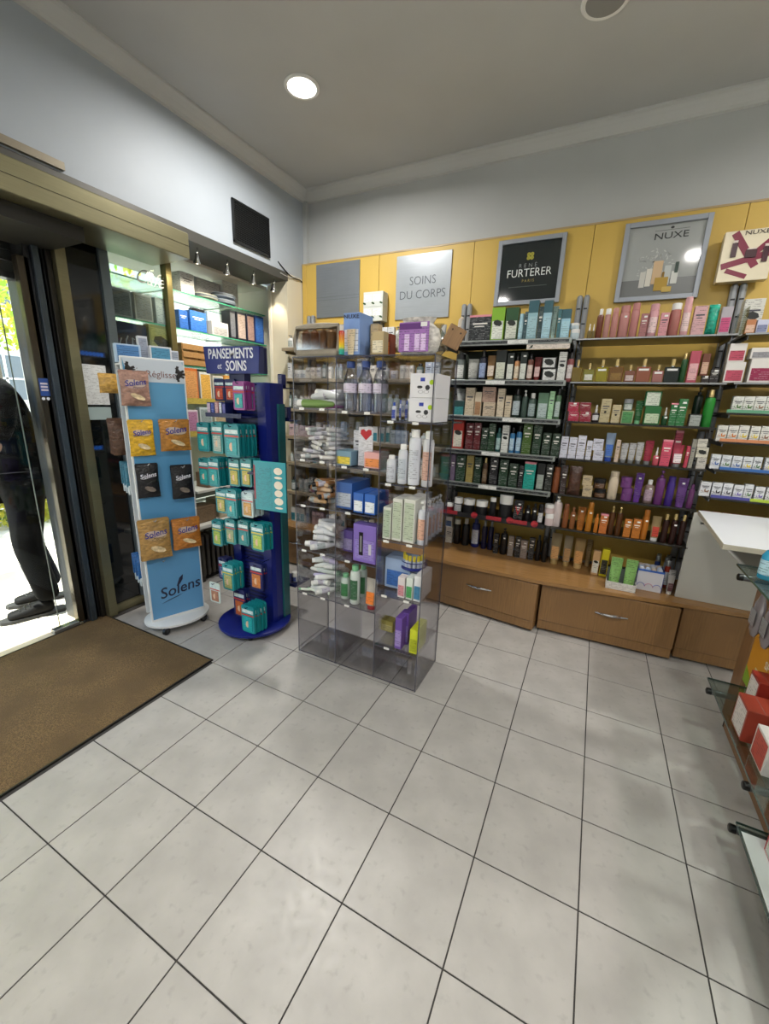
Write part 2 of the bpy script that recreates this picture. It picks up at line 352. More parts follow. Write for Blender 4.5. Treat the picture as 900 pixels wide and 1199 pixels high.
# spot rail
sr = thing('spotlight_rail', 'grey rail under the left wall carrying small chrome spotlights', 'light rail', (-2.80, 1.5, 2.585))
obj('rail', G().bbox(-.03, .03, -.57, .45, -.062, .0, .003), mat('#6f6e68', .4, .5), sr)
obj('rail_groove', G().box(-.008, .008, -.56, .44, -.0635, -.061), BLACK, sr)
for k, y in enumerate((1.125, 1.389, 1.66, 1.90)):
    s_ = thing('spotlight', ['chrome spotlight on the rail nearest the door housing', 'second chrome spotlight along the rail over the display window', 'third chrome spotlight along the rail over the display window', 'chrome spotlight at the rail end by the yellow panel'][k], 'spotlight', (-2.80, y, 2.523), 0, 'spotlights over the display window')
    obj('swivel_stem', G().lathe([(.006, -.035), (.006, 0), (.012, 0), (.012, .004)], 10), CHROME, s_, smooth=True)
    obj('lamp_head', G().lathe([(.010, -.04), (.013, -.045), (.016, -.075), (.026, -.098), (.027, -.104), (.024, -.104), (.012, -.08)], 14, cap=False), CHROME, s_, (0, 0, .004), (.12, .25, 0), smooth=True)
    obj('bulb', G().sphere((0, 0, -.094), .013), mat('#fff0d0', 1.1, kind='emit'), s_, (0, 0, .004), (.12, .25, 0), smooth=True)
    l = bpy.data.lights.new('spot_lamp', 'SPOT'); l.energy = 9 if k < 3 else 3; l.color = (1, .88, .68); l.spot_size = 1.9; l.spot_blend = .6; l.shadow_soft_size = .02
    lo = bpy.data.objects.new('spot_lamp', l); COL.objects.link(lo); lo.location = (-2.82, y, 2.395)
    lo.rotation_euler = Vector((-.8 if k < 3 else -.25, .15 if k == 3 else .0, -1)).to_track_quat('-Z', 'Y').to_euler()
ca = thing('cable', 'thin black cable looping from the spotlight rail to the yellow panel', 'cable', (-2.735, 1.9, 2.6))
obj('cable_run', G().tube([(0, -.02, .04), (.003, .05, .0), (.003, .13, -.03), (.006, .2, -.04), (.003, .26, -.03), (.0, .3, -.04)], .004), BLACK, ca, smooth=True)
obj('white_cable_run', G().tube([(0.002, 0, -.04), (.004, .12, -.05), (.004, .2, -.02), (.0, .29, -.035)], .0035), mat('#c9c9c4', .5), ca, smooth=True)
# cast iron radiator under the display window
rd = thing('radiator', 'dark column radiator under the display window', 'radiator', (-2.98, 1.5, 0))
for k in range(13):
    g = G(); g.bbox(-.05, .05, -.014, .014, .06, .42, .01); obj('radiator_fin', g, mat('#3e3a33', .5), rd, (0, -.42+.05*k, 0))
g = G(); g.box(-.02, .02, -.44, .21, .08, .10); g.box(-.02, .02, -.44, .21, .38, .40); g.box(-.02, .02, -.43, -.40, 0, .08); g.box(-.02, .02, .17, .2, 0, .08); obj('radiator_pipe', g, mat('#3e3a33', .5), rd)

# ceiling lights
def ceiling_light(x, y, on, label, power):
    c = thing('ceiling_light', label, 'ceiling light', (x, y, 3.275), 0, 'round recessed ceiling lights')
    obj('trim_ring', G().lathe([(.075, 0), (.1, 0), (.102, -.006), (.094, -.012), (.082, -.010), (.075, 0)], 40, cap=False), mat('#e6e6e2', .4), c, smooth=True)
    obj('diffuser', G().lathe([(.0001, -.0095), (.083, -.0095)], 36, cap=False), mat('#fffaf0', 1.0, kind='emit') if on else mat('#8f8f8c', .35), c)
    if on:
        l = bpy.data.lights.new('ceiling_lamp', 'AREA'); l.shape = 'DISK'; l.size = .16; l.energy = power; l.color = (1, .965, .925); l.spread = 2.9
        lo = bpy.data.objects.new('ceiling_lamp', l); COL.objects.link(lo); lo.location = (x, y, 3.255)
ceiling_light(-1.965, 1.225, True, 'bright round ceiling light glowing above the entrance corner', 31)
ceiling_light(-.404, 1.35, False, 'unlit grey round ceiling fitting at the top edge of the photo', 0)
for x, y, w in ((.546, -.678, 'right of the camera'), (-1.888, -2.145, 'far behind the camera near the entrance'), (-.6, -2.3, 'far behind the camera'), (1.35, 1.2, 'over the white table end'), (1.4, -2.2, 'in the far rear corner')):
    ceiling_light(x, y, True, 'round glowing ceiling light '+w, 29 if x < 1 else 26)

# ================================================================== OUTSIDE
pv = struct('trim_8', G().box(-3.32, -3.1, -3.4, .4, -.03, -.0005), mat('#d8c8ac', .5, 0, 'tile'))
pave = struct('street_pavement', G().box(-40, -3.3, -25, 25, -.08, -.012), mat('#c2bbae', .8, 0, 'tile'))
slab_me = mesh('paving_slab', G().bbox(-.297, .297, -.297, .297, -.012, -.002, .002), mat('#cdc6b8', .8, 0, 'tile'))
for i in range(9):
    for j in range(9): link('paving_slab', slab_me, pave, (-3.62-.6*i, -2.6+.6*j, 0))
def tree(x, y, h, r, label, seed, n):
    rn = random.Random(seed); t = thing('street_tree', label, 'tree', (x, y, -.01), 0, 'trees across the street')
    obj('trunk', G().tube([(0, 0, 0), (.03, .02, h*.3), (-.02, .0, h*.55), (.05, .05, h*.8)], [.13, .11, .09, .03], 9), mat('#5c5142', .9, 0, 'cloth'), t, smooth=True)
    g = G()
    cl = [(rn.uniform(-r, r)*.8, rn.uniform(-r, r)*.9, h*rn.uniform(.42, 1.0), rn.uniform(.3, .62)*r) for _ in range(26)]
    for k in range(n):
        c = rn.choice(cl); d = Vector((rn.gauss(0, 1), rn.gauss(0, 1), rn.gauss(0, 1))).normalized()*c[3]*rn.uniform(.6, 1)
        p = Vector(c[:3])+d; s = rn.uniform(.05, .1); u = Vector((rn.gauss(0, 1), rn.gauss(0, 1), rn.gauss(0, 1))).normalized(); w = u.orthogonal().normalized()
        g.add([p-u*s, p+w*s*.5, p+u*s, p-w*s*.5], [(0, 1, 2, 3)])
    o = obj('foliage', g, mat('#86ad3a', .6, 0, 'leaf'), t); o['kind'] = 'stuff'
tree(-7.4, .2, 6.0, 2.0, 'sunlit street tree seen through the door beside the black coat', 3, 14000)
tree(-11.5, 3.2, 6.8, 2.0, 'green street tree behind the open door leaf', 5, 6000)
tree(-12.5, -4.5, 7.5, 2.4, 'tall street tree farther along the pavement', 8, 5000)
bd = thing('facade', 'pale building across the street beyond the trees', 'building', (-19, 0, 0))
obj('wall', G().box(-1, 0, -20, 20, 0, 12), mat('#cfc9ba', .8, 0, 'paint'), bd)
for i in range(12):
    for k in range(3):
        o = obj('window', G().box(0, .05, -.5, .5, 0, 1.5), mat('#5d6468', .3), bd, (0, -16+2.8*i, 1.2+3.2*k)); obj('window_frame', G().box(.05, .08, -.04, .04, 0, 1.5).box(.05, .08, -.5, .5, .7, .76), mat('#e0ddd4', .6), o)
hg = thing('hedge', 'low clipped hedge along the far pavement', 'hedge', (-6.2, .0, 0))
g = G(); rn = random.Random(4)
for k in range(5000):
    p = Vector((rn.uniform(-.3, .3), rn.uniform(-.4, 2.5), rn.uniform(0, .75))); u = Vector((rn.gauss(0, 1), rn.gauss(0, 1), rn.gauss(0, 1))).normalized(); w = u.orthogonal().normalized()*.5
    s = .045; g.add([p-u*s, p+w*s, p+u*s, p-w*s], [(0, 1, 2, 3)])
o = obj('foliage', g, mat('#7c9a4c', .6, 0, 'leaf'), hg); o['kind'] = 'stuff'
sg = thing('bus_stop_sign', 'slim white pole with a blue rounded sign across the pavement', 'sign', (-6.0, .32, 0))
obj('pole', G().lathe([(.03, 0), (.03, 2.2)], 12), mat('#c8ccd0', .4), sg, smooth=True)
obj('sign_panel', G().bbox(.03, .05, -.1, .2, 1.85, 2.12, .004), mat('#2b56b4', .4), sg); obj('sign_symbol', G().box(.05, .053, .0, .1, 1.93, 2.04), mat('#e4e8ee', .5), sg)
obj('timetable', G().bbox(.03, .05, -.06, .16, 1.1, 1.8, .004), mat('#8fa8cf', .5), sg)

# ================================================================== WALL SHELVING
WOODM = mat('#8a6238', .35, 0, 'woodh'); WOODV = mat('#8d6a42', .38, 0, 'wood')
def upright(par, x):
    z0, z1 = .41, 2.27
    for s in (-1, 1): obj('channel', G().bbox(x-.021*s-.017, x-.021*s+.017, 2.150, 2.198, z0, z1, .012), mat('#95999c', .4, .25), par)
    g = G(); z = z1-.09
    while z > z0+.1:
        for s in (-1, 1): g.box(x-.021*s-.011, x-.021*s+.011, 2.1488, 2.152, z, z+.009)
        z -= .095
    obj('slots', g, BLACK, par)
ups = thing('shelf_upright_set', 'grey slotted uprights fixed to the yellow back wall', 'shelf uprights', (0, 0, 0))
for x in (-1.172, -.372, .455, -2.0, -2.62, 1.3): upright(ups, x)
def shelf_bay(name, label, x0, x1, zs, style, yf=1.85):
    t = thing(name, label, 'shelving', ((x0+x1)/2, 2.0, zs[-1])); c = (x0+x1)/2; zb = zs[-1]; hw = (x1-x0)/2
    for k, z in enumerate(zs):
        z -= zb
        if style == 'rail':
            s = obj('shelf_board', G().bbox(-hw, hw, yf-2+.006, .145, z-.02, z, .001), mat('#1b1d1c', .35), t)
            if k < 5:
                obj('price_rail', G().bbox(-hw, hw, yf-2-.012, yf-2+.006, z-.027, z+.008, .002), mat('#9aa09c', .28, .7), s)
                g = G(); q = random.Random(k); x = -hw+.02
                obj('rail_insert', G().box(-hw+.015, hw-.015, yf-2-.0135, yf-2-.012, z-.018, z-.001), mat('#23282a', .3, kind='printd'), s)
                x = -hw+.28+q.uniform(-.05, .12); obj('price_strip', G().box(x, x+.13, yf-2-.0150, yf-2-.0135, z-.022, z+.002), mat('#dfe1dc', .5, kind='printd'), s)
        elif style == 'dark':
            s = obj('shelf_board', G().bbox(-hw, hw, yf-2, .145, z-.011, z, .001), mat('#1d1b16', .3), t)
            if k in (0, 1): obj('front_edge', G().box(-hw, hw, yf-2-.002, yf-2, z-.009, z-.001), STEEL, s)
        else:
            s = obj('shelf_board', G().bbox(-hw, hw, yf-2, .145, z-.025, z, .001), mat('#9f8f74', .5, 0, 'woodh'), t)
        for u in (-1, 1): obj('shelf_bracket', G().box(u*(hw-.02)-.003, u*(hw-.02)+.003, yf-2+.03, .15, z-.045 if style != 'dark' else z-.03, z-.011), GREYMET, s)
    return t
ZS = (1.955, 1.70, 1.455, 1.213, .97, .733)
bC = shelf_bay('shelving_bay', 'black shelving bay with silver price rails under the dark framed poster', -1.15, -.385, ZS, 'rail')
obj('back_lining', G().box(-.382, .382, .150, .1505, .1, 1.2), mat('#1a2713', .6), bC)
bD = shelf_bay('shelving_bay', 'dark edged shelving bay under the grey framed poster', -.36, .44, ZS, 'dark')
bE = shelf_bay('shelving_bay', 'dark edged shelving bay at the right above the white table', .47, 1.29, (1.955, 1.703, 1.541, 1.381, 1.221, 1.055, .9), 'dark')
bB = shelf_bay('shelving_bay', 'wood edged shelving bay behind the clear display tower', -1.99, -1.19, (1.96, 1.71, 1.455, 1.213, .975, .70), 'wood')
bA = shelf_bay('shelving_bay', 'wood edged shelving bay next to the corner pier', -2.70, -2.01, (1.96, 1.71, 1.455, 1.213, .975, .70), 'wood')
# low cabinet: counter top and pull-out drawer units
ct = thing('long_counter', 'long brown wood counter top running under the wall shelves', 'counter', (0, 1.9, .375))
obj('worktop', G().prism([(-2.735, -.16), (-1.35, -.225), (-.38, -.245), (-.372, -.245), (.46, -.145), (1.35, -.03), (1.35, .30), (-2.735, .30)], 0, .025), mat('#9c7547', .22, 0, 'woodh'), ct)
obj('worktop_joint', G().box(-.0006, .0006, -.24, .25, .0245, .0254), mat('#5d3d20', .5), ct, (-.80, 0, 0))
obj('counter_carcass', G().box(-2.73, 1.35, .12, .295, -.355, 0), mat('#3d2a18', .6), ct)
def drawer_unit(x0, x1, y0, y1, label, hx):
    L = math.hypot(x1-x0, y1-y0); a = math.atan2(y1-y0, x1-x0); t = thing('drawer_unit', label, 'drawer', (x0, y0, .0), a)
    obj('body', G().bbox(.0, L, .02, .32, .022, .366, .002), WOODV, t)
    obj('drawer_front', G().bbox(.0, L, .0, .02, .088, .366, .002), WOODV, t)
    obj('plinth', G().bbox(.002, L-.002, .006, .02, .02, .084, .002), WOODV, t)
    if hx is not None:
        pts = [(hx-.095+.19*u/10, -.004-.024*math.sin(PI*u/10), .235+.008*math.sin(PI*u/10)*(1 if u > 5 else .6)) for u in range(11)]
        obj('handle', G().tube(pts, [.004+.005*math.sin(PI*u/10) for u in range(11)], 8), CHROME, t, smooth=True)
    for cx in (.06, L-.06):
        for cy in (.05, .27): obj('castor', G().lathe([(.012, 0), (.012, .022)], 10), BLACK, t, (cx, cy, 0))
drawer_unit(-1.20, -.367, 1.745, 1.652, 'wooden drawer unit on castors directly right of the clear tower', .43)
drawer_unit(-.345, .457, 1.712, 1.742, 'wooden drawer unit under the green tubes, centre of the row', .44)
drawer_unit(.475, 1.3, 1.785, 1.83, 'wooden drawer unit set back under the white table panel', .42)
drawer_unit(-2.05, -1.22, 1.74, 1.75, 'wooden drawer unit behind the clear tower', .42)
drawer_unit(-2.72, -2.07, 1.765, 1.77, 'wooden drawer unit in the corner behind the blue stand', .2)

# ================================================================== SIGNS ON THE YELLOW PANELS
y0 = 2.194
s1 = tag(obj('wall_plaque', G().bbox(-.222, .222, -.004, .004, 0, .43, .001), mat('#8b9196', .35, .5, 'brushed'), None, (-2.352, y0, 2.25)), 'blank grey metal plaque on the yellow wall near the corner', 'sign')
obj('groove', G().box(-.222, .222, -.0046, -.004, .165, .167).box(-.222, .222, -.0046, -.004, .142, .144), mat('#62686c', .5), s1)
s2 = tag(obj('lettered_plaque', G().bbox(-.23, .23, -.004, .004, 0, .466, .001), mat('#b4bbc0', .3, .45, 'brushed'), None, (-1.555, y0, 2.195)), 'silver plaque lettered SOINS DU CORPS on the yellow wall', 'sign')
tm = mat('#5f656b', .5)
text('lettering', 'SOINS', .088, tm, s2, (0, -.0045, .275), sx=.93, bold=-.001); text('lettering', 'DU CORPS', .088, tm, s2, (-.0, -.0045, .175), sx=.93, bold=-.001)
def framed(name, label, x, z, w, h, inner):
    t = thing(name, label, 'poster', (x, y0, z)); fw = .028
    fr = mat('#9da3ab', .4, .25)
    for bx in ((-w/2, -w/2+fw, 0, h), (w/2-fw, w/2, 0, h)): obj('frame_side', G().bbox(bx[0], bx[1], -.018, .004, bx[2], bx[3], .002), fr, t)
    for bz in ((0, fw), (h-fw, h)): obj('frame_rail', G().bbox(-w/2+fw, w/2-fw, -.018, .004, bz[0], bz[1], .002), fr, t)
    obj('print', G().box(-w/2+fw, w/2-fw, -.004, .002, fw, h-fw), inner, t)
    return t
p1 = framed('framed_poster', 'dark grey framed poster with white lettering above the black shelving bay', -.752, 2.243, .45, .425, mat('#1c2426', .06, 0, '', .8))
lw = mat('#dfe3e0', .5); gold = mat('#a8a23a', .4)
text('lettering', 'RENÉ', .036, mat('#9a9fa0', .5), p1, (-.01, -.0045, .252), spacing=1.7, bold=-.0006)
text('lettering', 'FURTERER', .072, lw, p1, (0, -.0045, .205), sx=.92, bold=-.0005)
text('lettering', 'PARIS', .024, mat('#96843c', .5), p1, (.0, -.0045, .155), spacing=1.5)
obj('lettering_line', G().box(-.13, .13, -.0048, -.004, .118, .121), mat('#565d5c', .5), p1)
g = G()
for a in range(4):
    c, s = math.cos(a*PI/2+PI/4), math.sin(a*PI/2+PI/4); g.lathe([(.006, 0), (.013, 0)], 8, cx=c*.016, cy=s*.016, cap=False)
    g.box(c*.016-.004, c*.016+.004, s*.016-.004, s*.016+.004, -.0004, .0004)
obj('emblem', g, gold, p1, (0, -.0046, .31), (PI/2, 0, 0))
p2 = framed('framed_poster', 'light grey framed poster of gold and white bottles on the yellow wall', .038, 2.215, .452, .452, mat('#a6aaa8', .06, 0, '', .8))
text('lettering', 'NUXE', .05, mat('#2b2d2e', .5), p2, (.03, -.0045, .36), sx=1.35)
obj('lettering_line', G().box(-.06, .12, -.0048, -.004, .392, .3935), mat('#2b2d2e', .5), p2); obj('emblem', G().lathe([(.0001, 0), (.007, 0)], 10, sx=1.4, cap=False), mat('#2b2d2e', .5), p2, (.03, -.0046, .404), (PI/2, 0, 0))
obj('printed_table', G().box(-.197, .197, -.0045, -.004, .03, .125), mat('#6d706f', .3), p2)
g = G(); rn = random.Random(3)
for k in range(90):
    a = rn.uniform(0, 2*PI); r = .1*math.sqrt(rn.random()); x = -.03+r*math.cos(a); z = .20+r*math.sin(a)*1.0; s = rn.uniform(.006, .012); b = rn.uniform(0, PI)
    g.add([(x-s*math.cos(b), -.0047, z-s*math.sin(b)), (x+s*.4*math.sin(b), -.0047, z-s*.4*math.cos(b)), (x+s*math.cos(b), -.0047, z+s*math.sin(b)), (x-s*.4*math.sin(b), -.0047, z+s*.4*math.cos(b))], [(0, 1, 2, 3)])
obj('printed_leaves', g, mat('#b9bcb8', .4), p2)
for x, w, z0, h, hx in ((-.085, .03, .08, .09, '#c9c8c0'), (-.052, .03, .085, .1, '#d8d4c8'), (-.01, .05, .095, .13, '#cdb08a'), (.045, .035, .085, .11, '#bfc4c0'), (.085, .034, .09, .07, '#d2d4ce'), (.09, .018, .15, .06, '#41524a'), (.02, .07, .055, .075, '#b08f33'), (.025, .012, .13, .03, '#8a6c22'), (.055, .05, .045, .03, '#c2a553')):
    qi = p2.get('q', 0); p2['q'] = qi+1
    obj('printed_bottle', G().box(x-w/2, x+w/2, -.0052-.0006*qi, -.0045, z0, z0+h), mat(hx, .5), p2)
# gift sets propped on the uprights
bx = thing('gift_box', 'cream gift box with crossed burgundy ribbons on top of the right upright', 'box', (.442, 2.11, 2.272))
obj('box_body', G().bbox(-.115, .12, .0, .06, 0, .26, .002), mat('#d9cfb4', .35, .2), bx)
rb = mat('#7d1234', .3)
def band(n, x0, z0, x1, z1, w, par, m, y=-.001):
    d = Vector((x1-x0, 0, z1-z0)); nrm = Vector((-d.z, 0, d.x)).normalized()*w
    obj(n, G().add([(x0-nrm.x, y, z0-nrm.z), (x1-nrm.x, y, z1-nrm.z), (x1+nrm.x, y, z1+nrm.z), (x0+nrm.x, y, z0+nrm.z)], [(0, 1, 2, 3)]), m, par)
band('ribbon', -.07, .25, .05, .01+.06, .018, bx, rb); band('ribbon', -.105, .08, .11, .135, .016, bx, rb, -.0015); band('ribbon', -.08, .06, .02, .02, .012, bx, rb); band('ribbon', .0, .10, .115, .215, .014, bx, rb, -.002)
for x, z, w, h in ((-.06, .15, .026, .08), (.02, .13, .05, .045), (.085, .115, .026, .085), (-.0, .0+.02, .0, .0)):
    if w: obj('boxed_bottle', G().bbox(x-w/2, x+w/2, -.006, 0, z-h*.3, z+h*.6, .001), mat('#3a0a18', .25), bx); obj('bottle_cap', G().bbox(x-w/2*.8, x+w/2*.8, -.007, 0, z+h*.6, z+h*.75, .001), mat('#d7c9c0', .3), bx)
text('lettering', 'NUXE', .03, mat('#4a4238', .5), bx, (.03, -.0015, .243), sx=1.4)
wbx = thing('stacked_white_carton', 'white carton with green leaf print hung by the silver plaque', 'box', (-1.945, 2.13, 2.20))
obj('box_body', G().bbox(-.09, .09, -.03, .06, .09, .2, .001), mat('#cdd2cb', .5), wbx)
obj('box_body', G().bbox(-.09, .09, -.03, .06, -.02, .088, .001), mat('#cdd2cb', .5), wbx)
for z in (.0, .105):
    for x in (-.05, .035): obj('printed_panel', G().box(x-.035, x+.04, -.031, -.03, z+.02, z+.075), mat('#e8eae6', .5, kind='printd'), wbx)
    for x in (-.08, .0, .075): obj('leaf_print', G().lathe([(.0001, 0), (.013, 0)], 6, sx=1.3, sy=.6, cap=False), mat('#2c4a22', .5), wbx, (x, -.0316, z+.01), (PI/2, .4, 0))
obj('hanging_base', G().box(-.05, .06, -.0, .09, -.16, -.021), mat('#4d5459', .5), wbx)

# ================================================================== CLEAR ACRYLIC TOWER
AC = mat('#fbfbfd', .03, kind='acrylic'); AE = mat('#4b4b55', .25)
tw = thing('display_tower', 'clear smoked acrylic display tower with three columns of shelves', 'display shelf', (-1.24, .68, 0))
def ac(n, x0, x1, y0, y1, z0, z1, edges):
    o = obj(n, G().box(x0, x1, y0, y1, z0, z1), AC, tw); g = G(); e = .0012
    for q in edges:
        if q == 'F': g.box(x0, x1, y0-e, y0, z0, z1)
        if q == 'T': g.box(x0, x1, y0, y1, z1, z1+e)
        if q == 'B': g.box(x0, x1, y1, y1+e, z0, z1)
    obj('dark_edge', g, AE, o); return o
X4 = (-.393, -.124, .135, .395)
for k, x in enumerate(X4): ac('side_panel', x-.0025, x+.0025, 0, .32, 0.004, 1.745, 'FB' if k in (0, 3) else 'F')
ac('back_panel', -.39, .3925, .322, .326, .004, 1.745, 'T')
lv = {0: (1.745, 1.487, 1.213, .955, .686, .412, .012), 1: (1.745, 1.479, 1.20, .955, .68, .41, .012), 2: (1.745, 1.443, 1.138, .84, .53, .22, .012)}
for c in range(3):
    for z in lv[c]:
        o = ac('shelf_plate', X4[c]+.003, X4[c+1]-.003, .001, .32, z-.005, z, 'F')
        if z < 1.7 and z > .1:
            for u in ((.2, .7) if (int(z*100)+c) % 3 else (.3,)): obj('price_ticket', G().box(-.016, .016, -.0022, -.0012, -.006, .008), mat('#e3e3de', .5, kind='printd'), o, (X4[c]+.26*u, 0, z-.004))
ac('door_tray', X4[2], .45, -.0, .34, 1.441, 1.445, 'F')

# ================================================================== WHITE LIQUORICE SWEETS STAND
SB = Vector((-2.612, .362, .0)); SU = Vector((.354, .935, 0)); ang = math.atan2(.935, .354)
st = thing('sweets_stand', 'tall pale blue and white sweets stand on a white castor base', 'display stand', (-2.545, .53, 0), ang)
WP = mat('#d6d9d8', .35)
obj('base_disc', G().lathe([(.17, .052), (.178, .056), (.178, .07), (.172, .074)], 40, 1.15, .95), WP, st, (.0, .03, 0), smooth=True)
for cx, cy in ((.14, -.06), (-.11, -.09), (.14, .14), (-.13, .14)):
    o = obj('castor', G().lathe([(.0001, -.012), (.022, -.012), (.026, -.008), (.026, .008), (.022, .012), (.0001, .012)], 16), BLACK, st, (cx, cy, .027), (PI/2, 0, .6), smooth=True)
    obj('castor_fork', G().box(-.01, .01, -.016, .016, .018, .05), mat('#26282a', .4), st, (cx, cy, 0))
bd_ = obj('display_board', G().bbox(-.17, .17, -.012, .012, .072, 1.735, .003), WP, st)
obj('blue_face', G().box(-.16, .16, -.0135, -.012, .09, 1.725), ramp_mat('blue_face', ((0, '#5f97c4'), (.55, '#4f8fbd'), (1, '#5d9cc2')), .1, 1.7, .4), bd_)
obj('blue_face', G().box(-.16, .16, .012, .0135, .09, 1.725), mat('#5f97c4', .4), bd_)
obj('title_band', G().xzprism([(-.16, 1.725), (-.135, 1.60), (.16, 1.60), (.16, 1.70), (.155, 1.725)], -.0145, -.0135), mat('#c6d0d8', .4), bd_)
text('lettering', 'Réglisse', .052, mat('#7a5048', .5), bd_, (.035, -.0147, 1.645), depth=.0004)
lm = mat('#22263f', .5)
text('logo_lettering', 'Solens', .105, lm, bd_, (.02, -.0142, .27), (PI/2, -.12, 0), .0004, .95, shear=.2, bold=.001)
obj('logo_swash', G().xzprism([(-.10, .19), (.0, .215), (.13, .27), (.03, .228), (-.06, .205)], -.0145, -.0135), lm, bd_)
obj('logo_leaf', G().xzprism([(.0, .29), (.02, .345), (.045, .365), (.04, .33), (.02, .30)], -.0145, -.0135), lm, bd_)
for (cx, cz) in ((-.13, 1.66), (.135, 1.655)):
    for k in range(7):
        a = k*.9; obj('printed_liquorice', G().box(-.022, .022, -.0156, -.0147, -.007, .007), mat(['#23201f', '#3c3836', '#161414'][k % 3], .5), bd_, (cx+.012*math.cos(a*2), 0, cz+.024*math.sin(a)), (0, a, 0))
for z in (.9, .915, .93):
    for u in (-.155, .15): obj('peg_hole', G().lathe([(.0001, 0), (.003, 0), (.003, .0004)], 8), mat('#2a4860', .6), bd_, (u, -.0135, z), (PI/2, 0, 0))
obj('top_tray', G().bbox(-.165, .165, .013, .15, 1.69, 1.70, .002), WP, bd_)
obj('rear_panel', G().bbox(-.165, .165, .15, .16, .074, 1.70, .002), WP, bd_)
HOOK = mat('#c8ccd0', .25, .6)
def hook(u, z, ln=.1, par=None, side=-1, y=.0135):
    return obj('hook', G().tube([(u, side*y, z), (u, side*(y+ln), z), (u, side*(y+ln+.008), z+.006), (u+.008, side*(y+ln+.006), z+.014)], .0022, 6), HOOK, par or bd_)
# ================================================================== BLUE PLASTER STAND
NV = mat('#0d1c72', .38); NVD = mat('#0a1245', .45); TEAL = mat('#0f8f96', .4)
bs = thing('plaster_stand', 'dark blue round based stand with PANSEMENTS et SOINS header', 'display stand', (-2.09, .78, 0))
obj('base_disc', G().lathe([(.225, .035), (.238, .04), (.24, .055), (.225, .062), (.1, .066), (.0001, .067)], 44), NV, bs, smooth=True)
for a in (.5, 2.1, 3.7, 5.3): obj('castor', G().lathe([(.0001, -.012), (.02, -.012), (.0225, -.008), (.0225, .008), (.02, .012), (.0001, .012)], 14), BLACK, bs, (.19*math.cos(a), .19*math.sin(a), .0235), (PI/2, 0, a), smooth=True)
col = obj('column', G().prism([(.10, .0), (.165, .0), (.175, .03), (.165, .16), (.10, .19), (-.10, .19), (-.165, .16), (-.175, .03), (-.165, .0), (-.10, .0), (-.10, .03), (.10, .03)], .06, 1.62), NV, bs)
obj('teal_side', G().prism([(.1725, .09), (.178, .10), (.172, .165), (.15, .185), (.146, .18), (.166, .162)], .06, 1.50), mat('#0c5a60', .35), bs)
g = G()
for k in range(58):
    g.box(-.098, .098, .0275, .030, .10+.026*k, .112+.026*k)
o = obj('slotted_panel', g, NVD, bs); o['kind'] = 'stuff'
hdr = obj('header_board', G().xzprism([(-.21, 0), (.205, 0), (.215, .145), (-.225, .155)], -.055, -.02), NV, bs, (-.03, 0, 1.665))
obj('header_side', G().prism([(.207, -.055), (.225, -.03), (.222, .0), (.2, -.02)], 0.0, .14), NVD, hdr); obj('header_neck', G().box(-.05, .07, -.03, .02, -.06, .01), NVD, hdr)
lt = mat('#e4e6ee', .5)
text('lettering', 'PANSEMENTS', .078, lt, hdr, (-.008, -.0556, .108), sx=.76, bold=.0012, depth=.0005)
text('lettering', 'et', .05, lt, hdr, (-.10, -.0556, .042), sx=.85, depth=.0005, shear=.2)
text('lettering', 'SOINS', .078, lt, hdr, (.035, -.0556, .04), sx=.76, bold=.0012, depth=.0005)
def trayshelf(z, x0, x1, ya, yb, lab='shelf_tray'):
    g = G(); g.box(x0, x1, ya, yb, z-.006, z); g.box(x0, x1, ya, ya+.003, z, z+.018); obj(lab, g, NVD, bs)
trayshelf(1.42, -.19, .10, -.13, .03); trayshelf(1.40, -.05, .18, .19, .32); trayshelf(1.60, -.05, .16, .19, .30); trayshelf(.26, .0, .2, .19, .36)
bp_ = thing('size_chart_board', 'teal plaster size chart board hanging right of the blue stand', 'sign', (-1.765, .62, .905), .1)
obj('board', G().bbox(-.11, .105, 0, .006, 0, .285, .002), mat('#0f8c98', .35), bp_)
for z, w, h in ((.235, .028, .02), (.198, .026, .007), (.155, .028, .024), (.108, .027, .02), (.062, .029, .021), (.024, .026, .006)):
    obj('printed_plaster', G().lathe([(.0001, 0), (w, 0), (w, .0005)], 20, 1, h/w), mat('#e0d6c4', .5), bp_, (.055, -.0004, z), (PI/2, 0, 0))
obj('printed_text', G().box(-.09, .01, -.0006, 0, .02, .25), mat('#0f8c98', .35, kind='printd'), bp_)
obj('red_edge', G().box(-.111, -.10, -.001, .0, .06, .26), mat('#8c2030', .4), bp_); obj('header_arm', G().box(-.16, -.10, .006, .14, .2, .21), NVD, bp_)

# ================================================================== WHITE TABLE AT THE RIGHT
wt = thing('white_table', 'white laminate table top with a tall side panel beside the shelves', 'table', (.42, 1.45, 0))
obj('table_top', G().prism([(-.015, -.37), (.9, -.37), (.9, .39), (.02, .36)], .955, .978), mat('#dfe3e6', .3), wt)
obj('edge_band', G().prism([(-.017, -.372), (.9, -.372), (.9, -.37), (-.015, -.37), (.02, .36), (.018, .36)], .955, .978), mat('#b5b09e', .5), wt)
obj('side_panel', G().box(.01, .88, .40, .418, .402, .955), mat('#c4c4bc', .5), wt)
obj('under_shelf', G().box(.18, .88, -.1, .385, .79, .80), mat('#a9a59a', .5), wt); obj('under_shelf_edge', G().box(.172, .18, -.1, .385, .788, .803), mat('#e2e4e2', .4), wt)
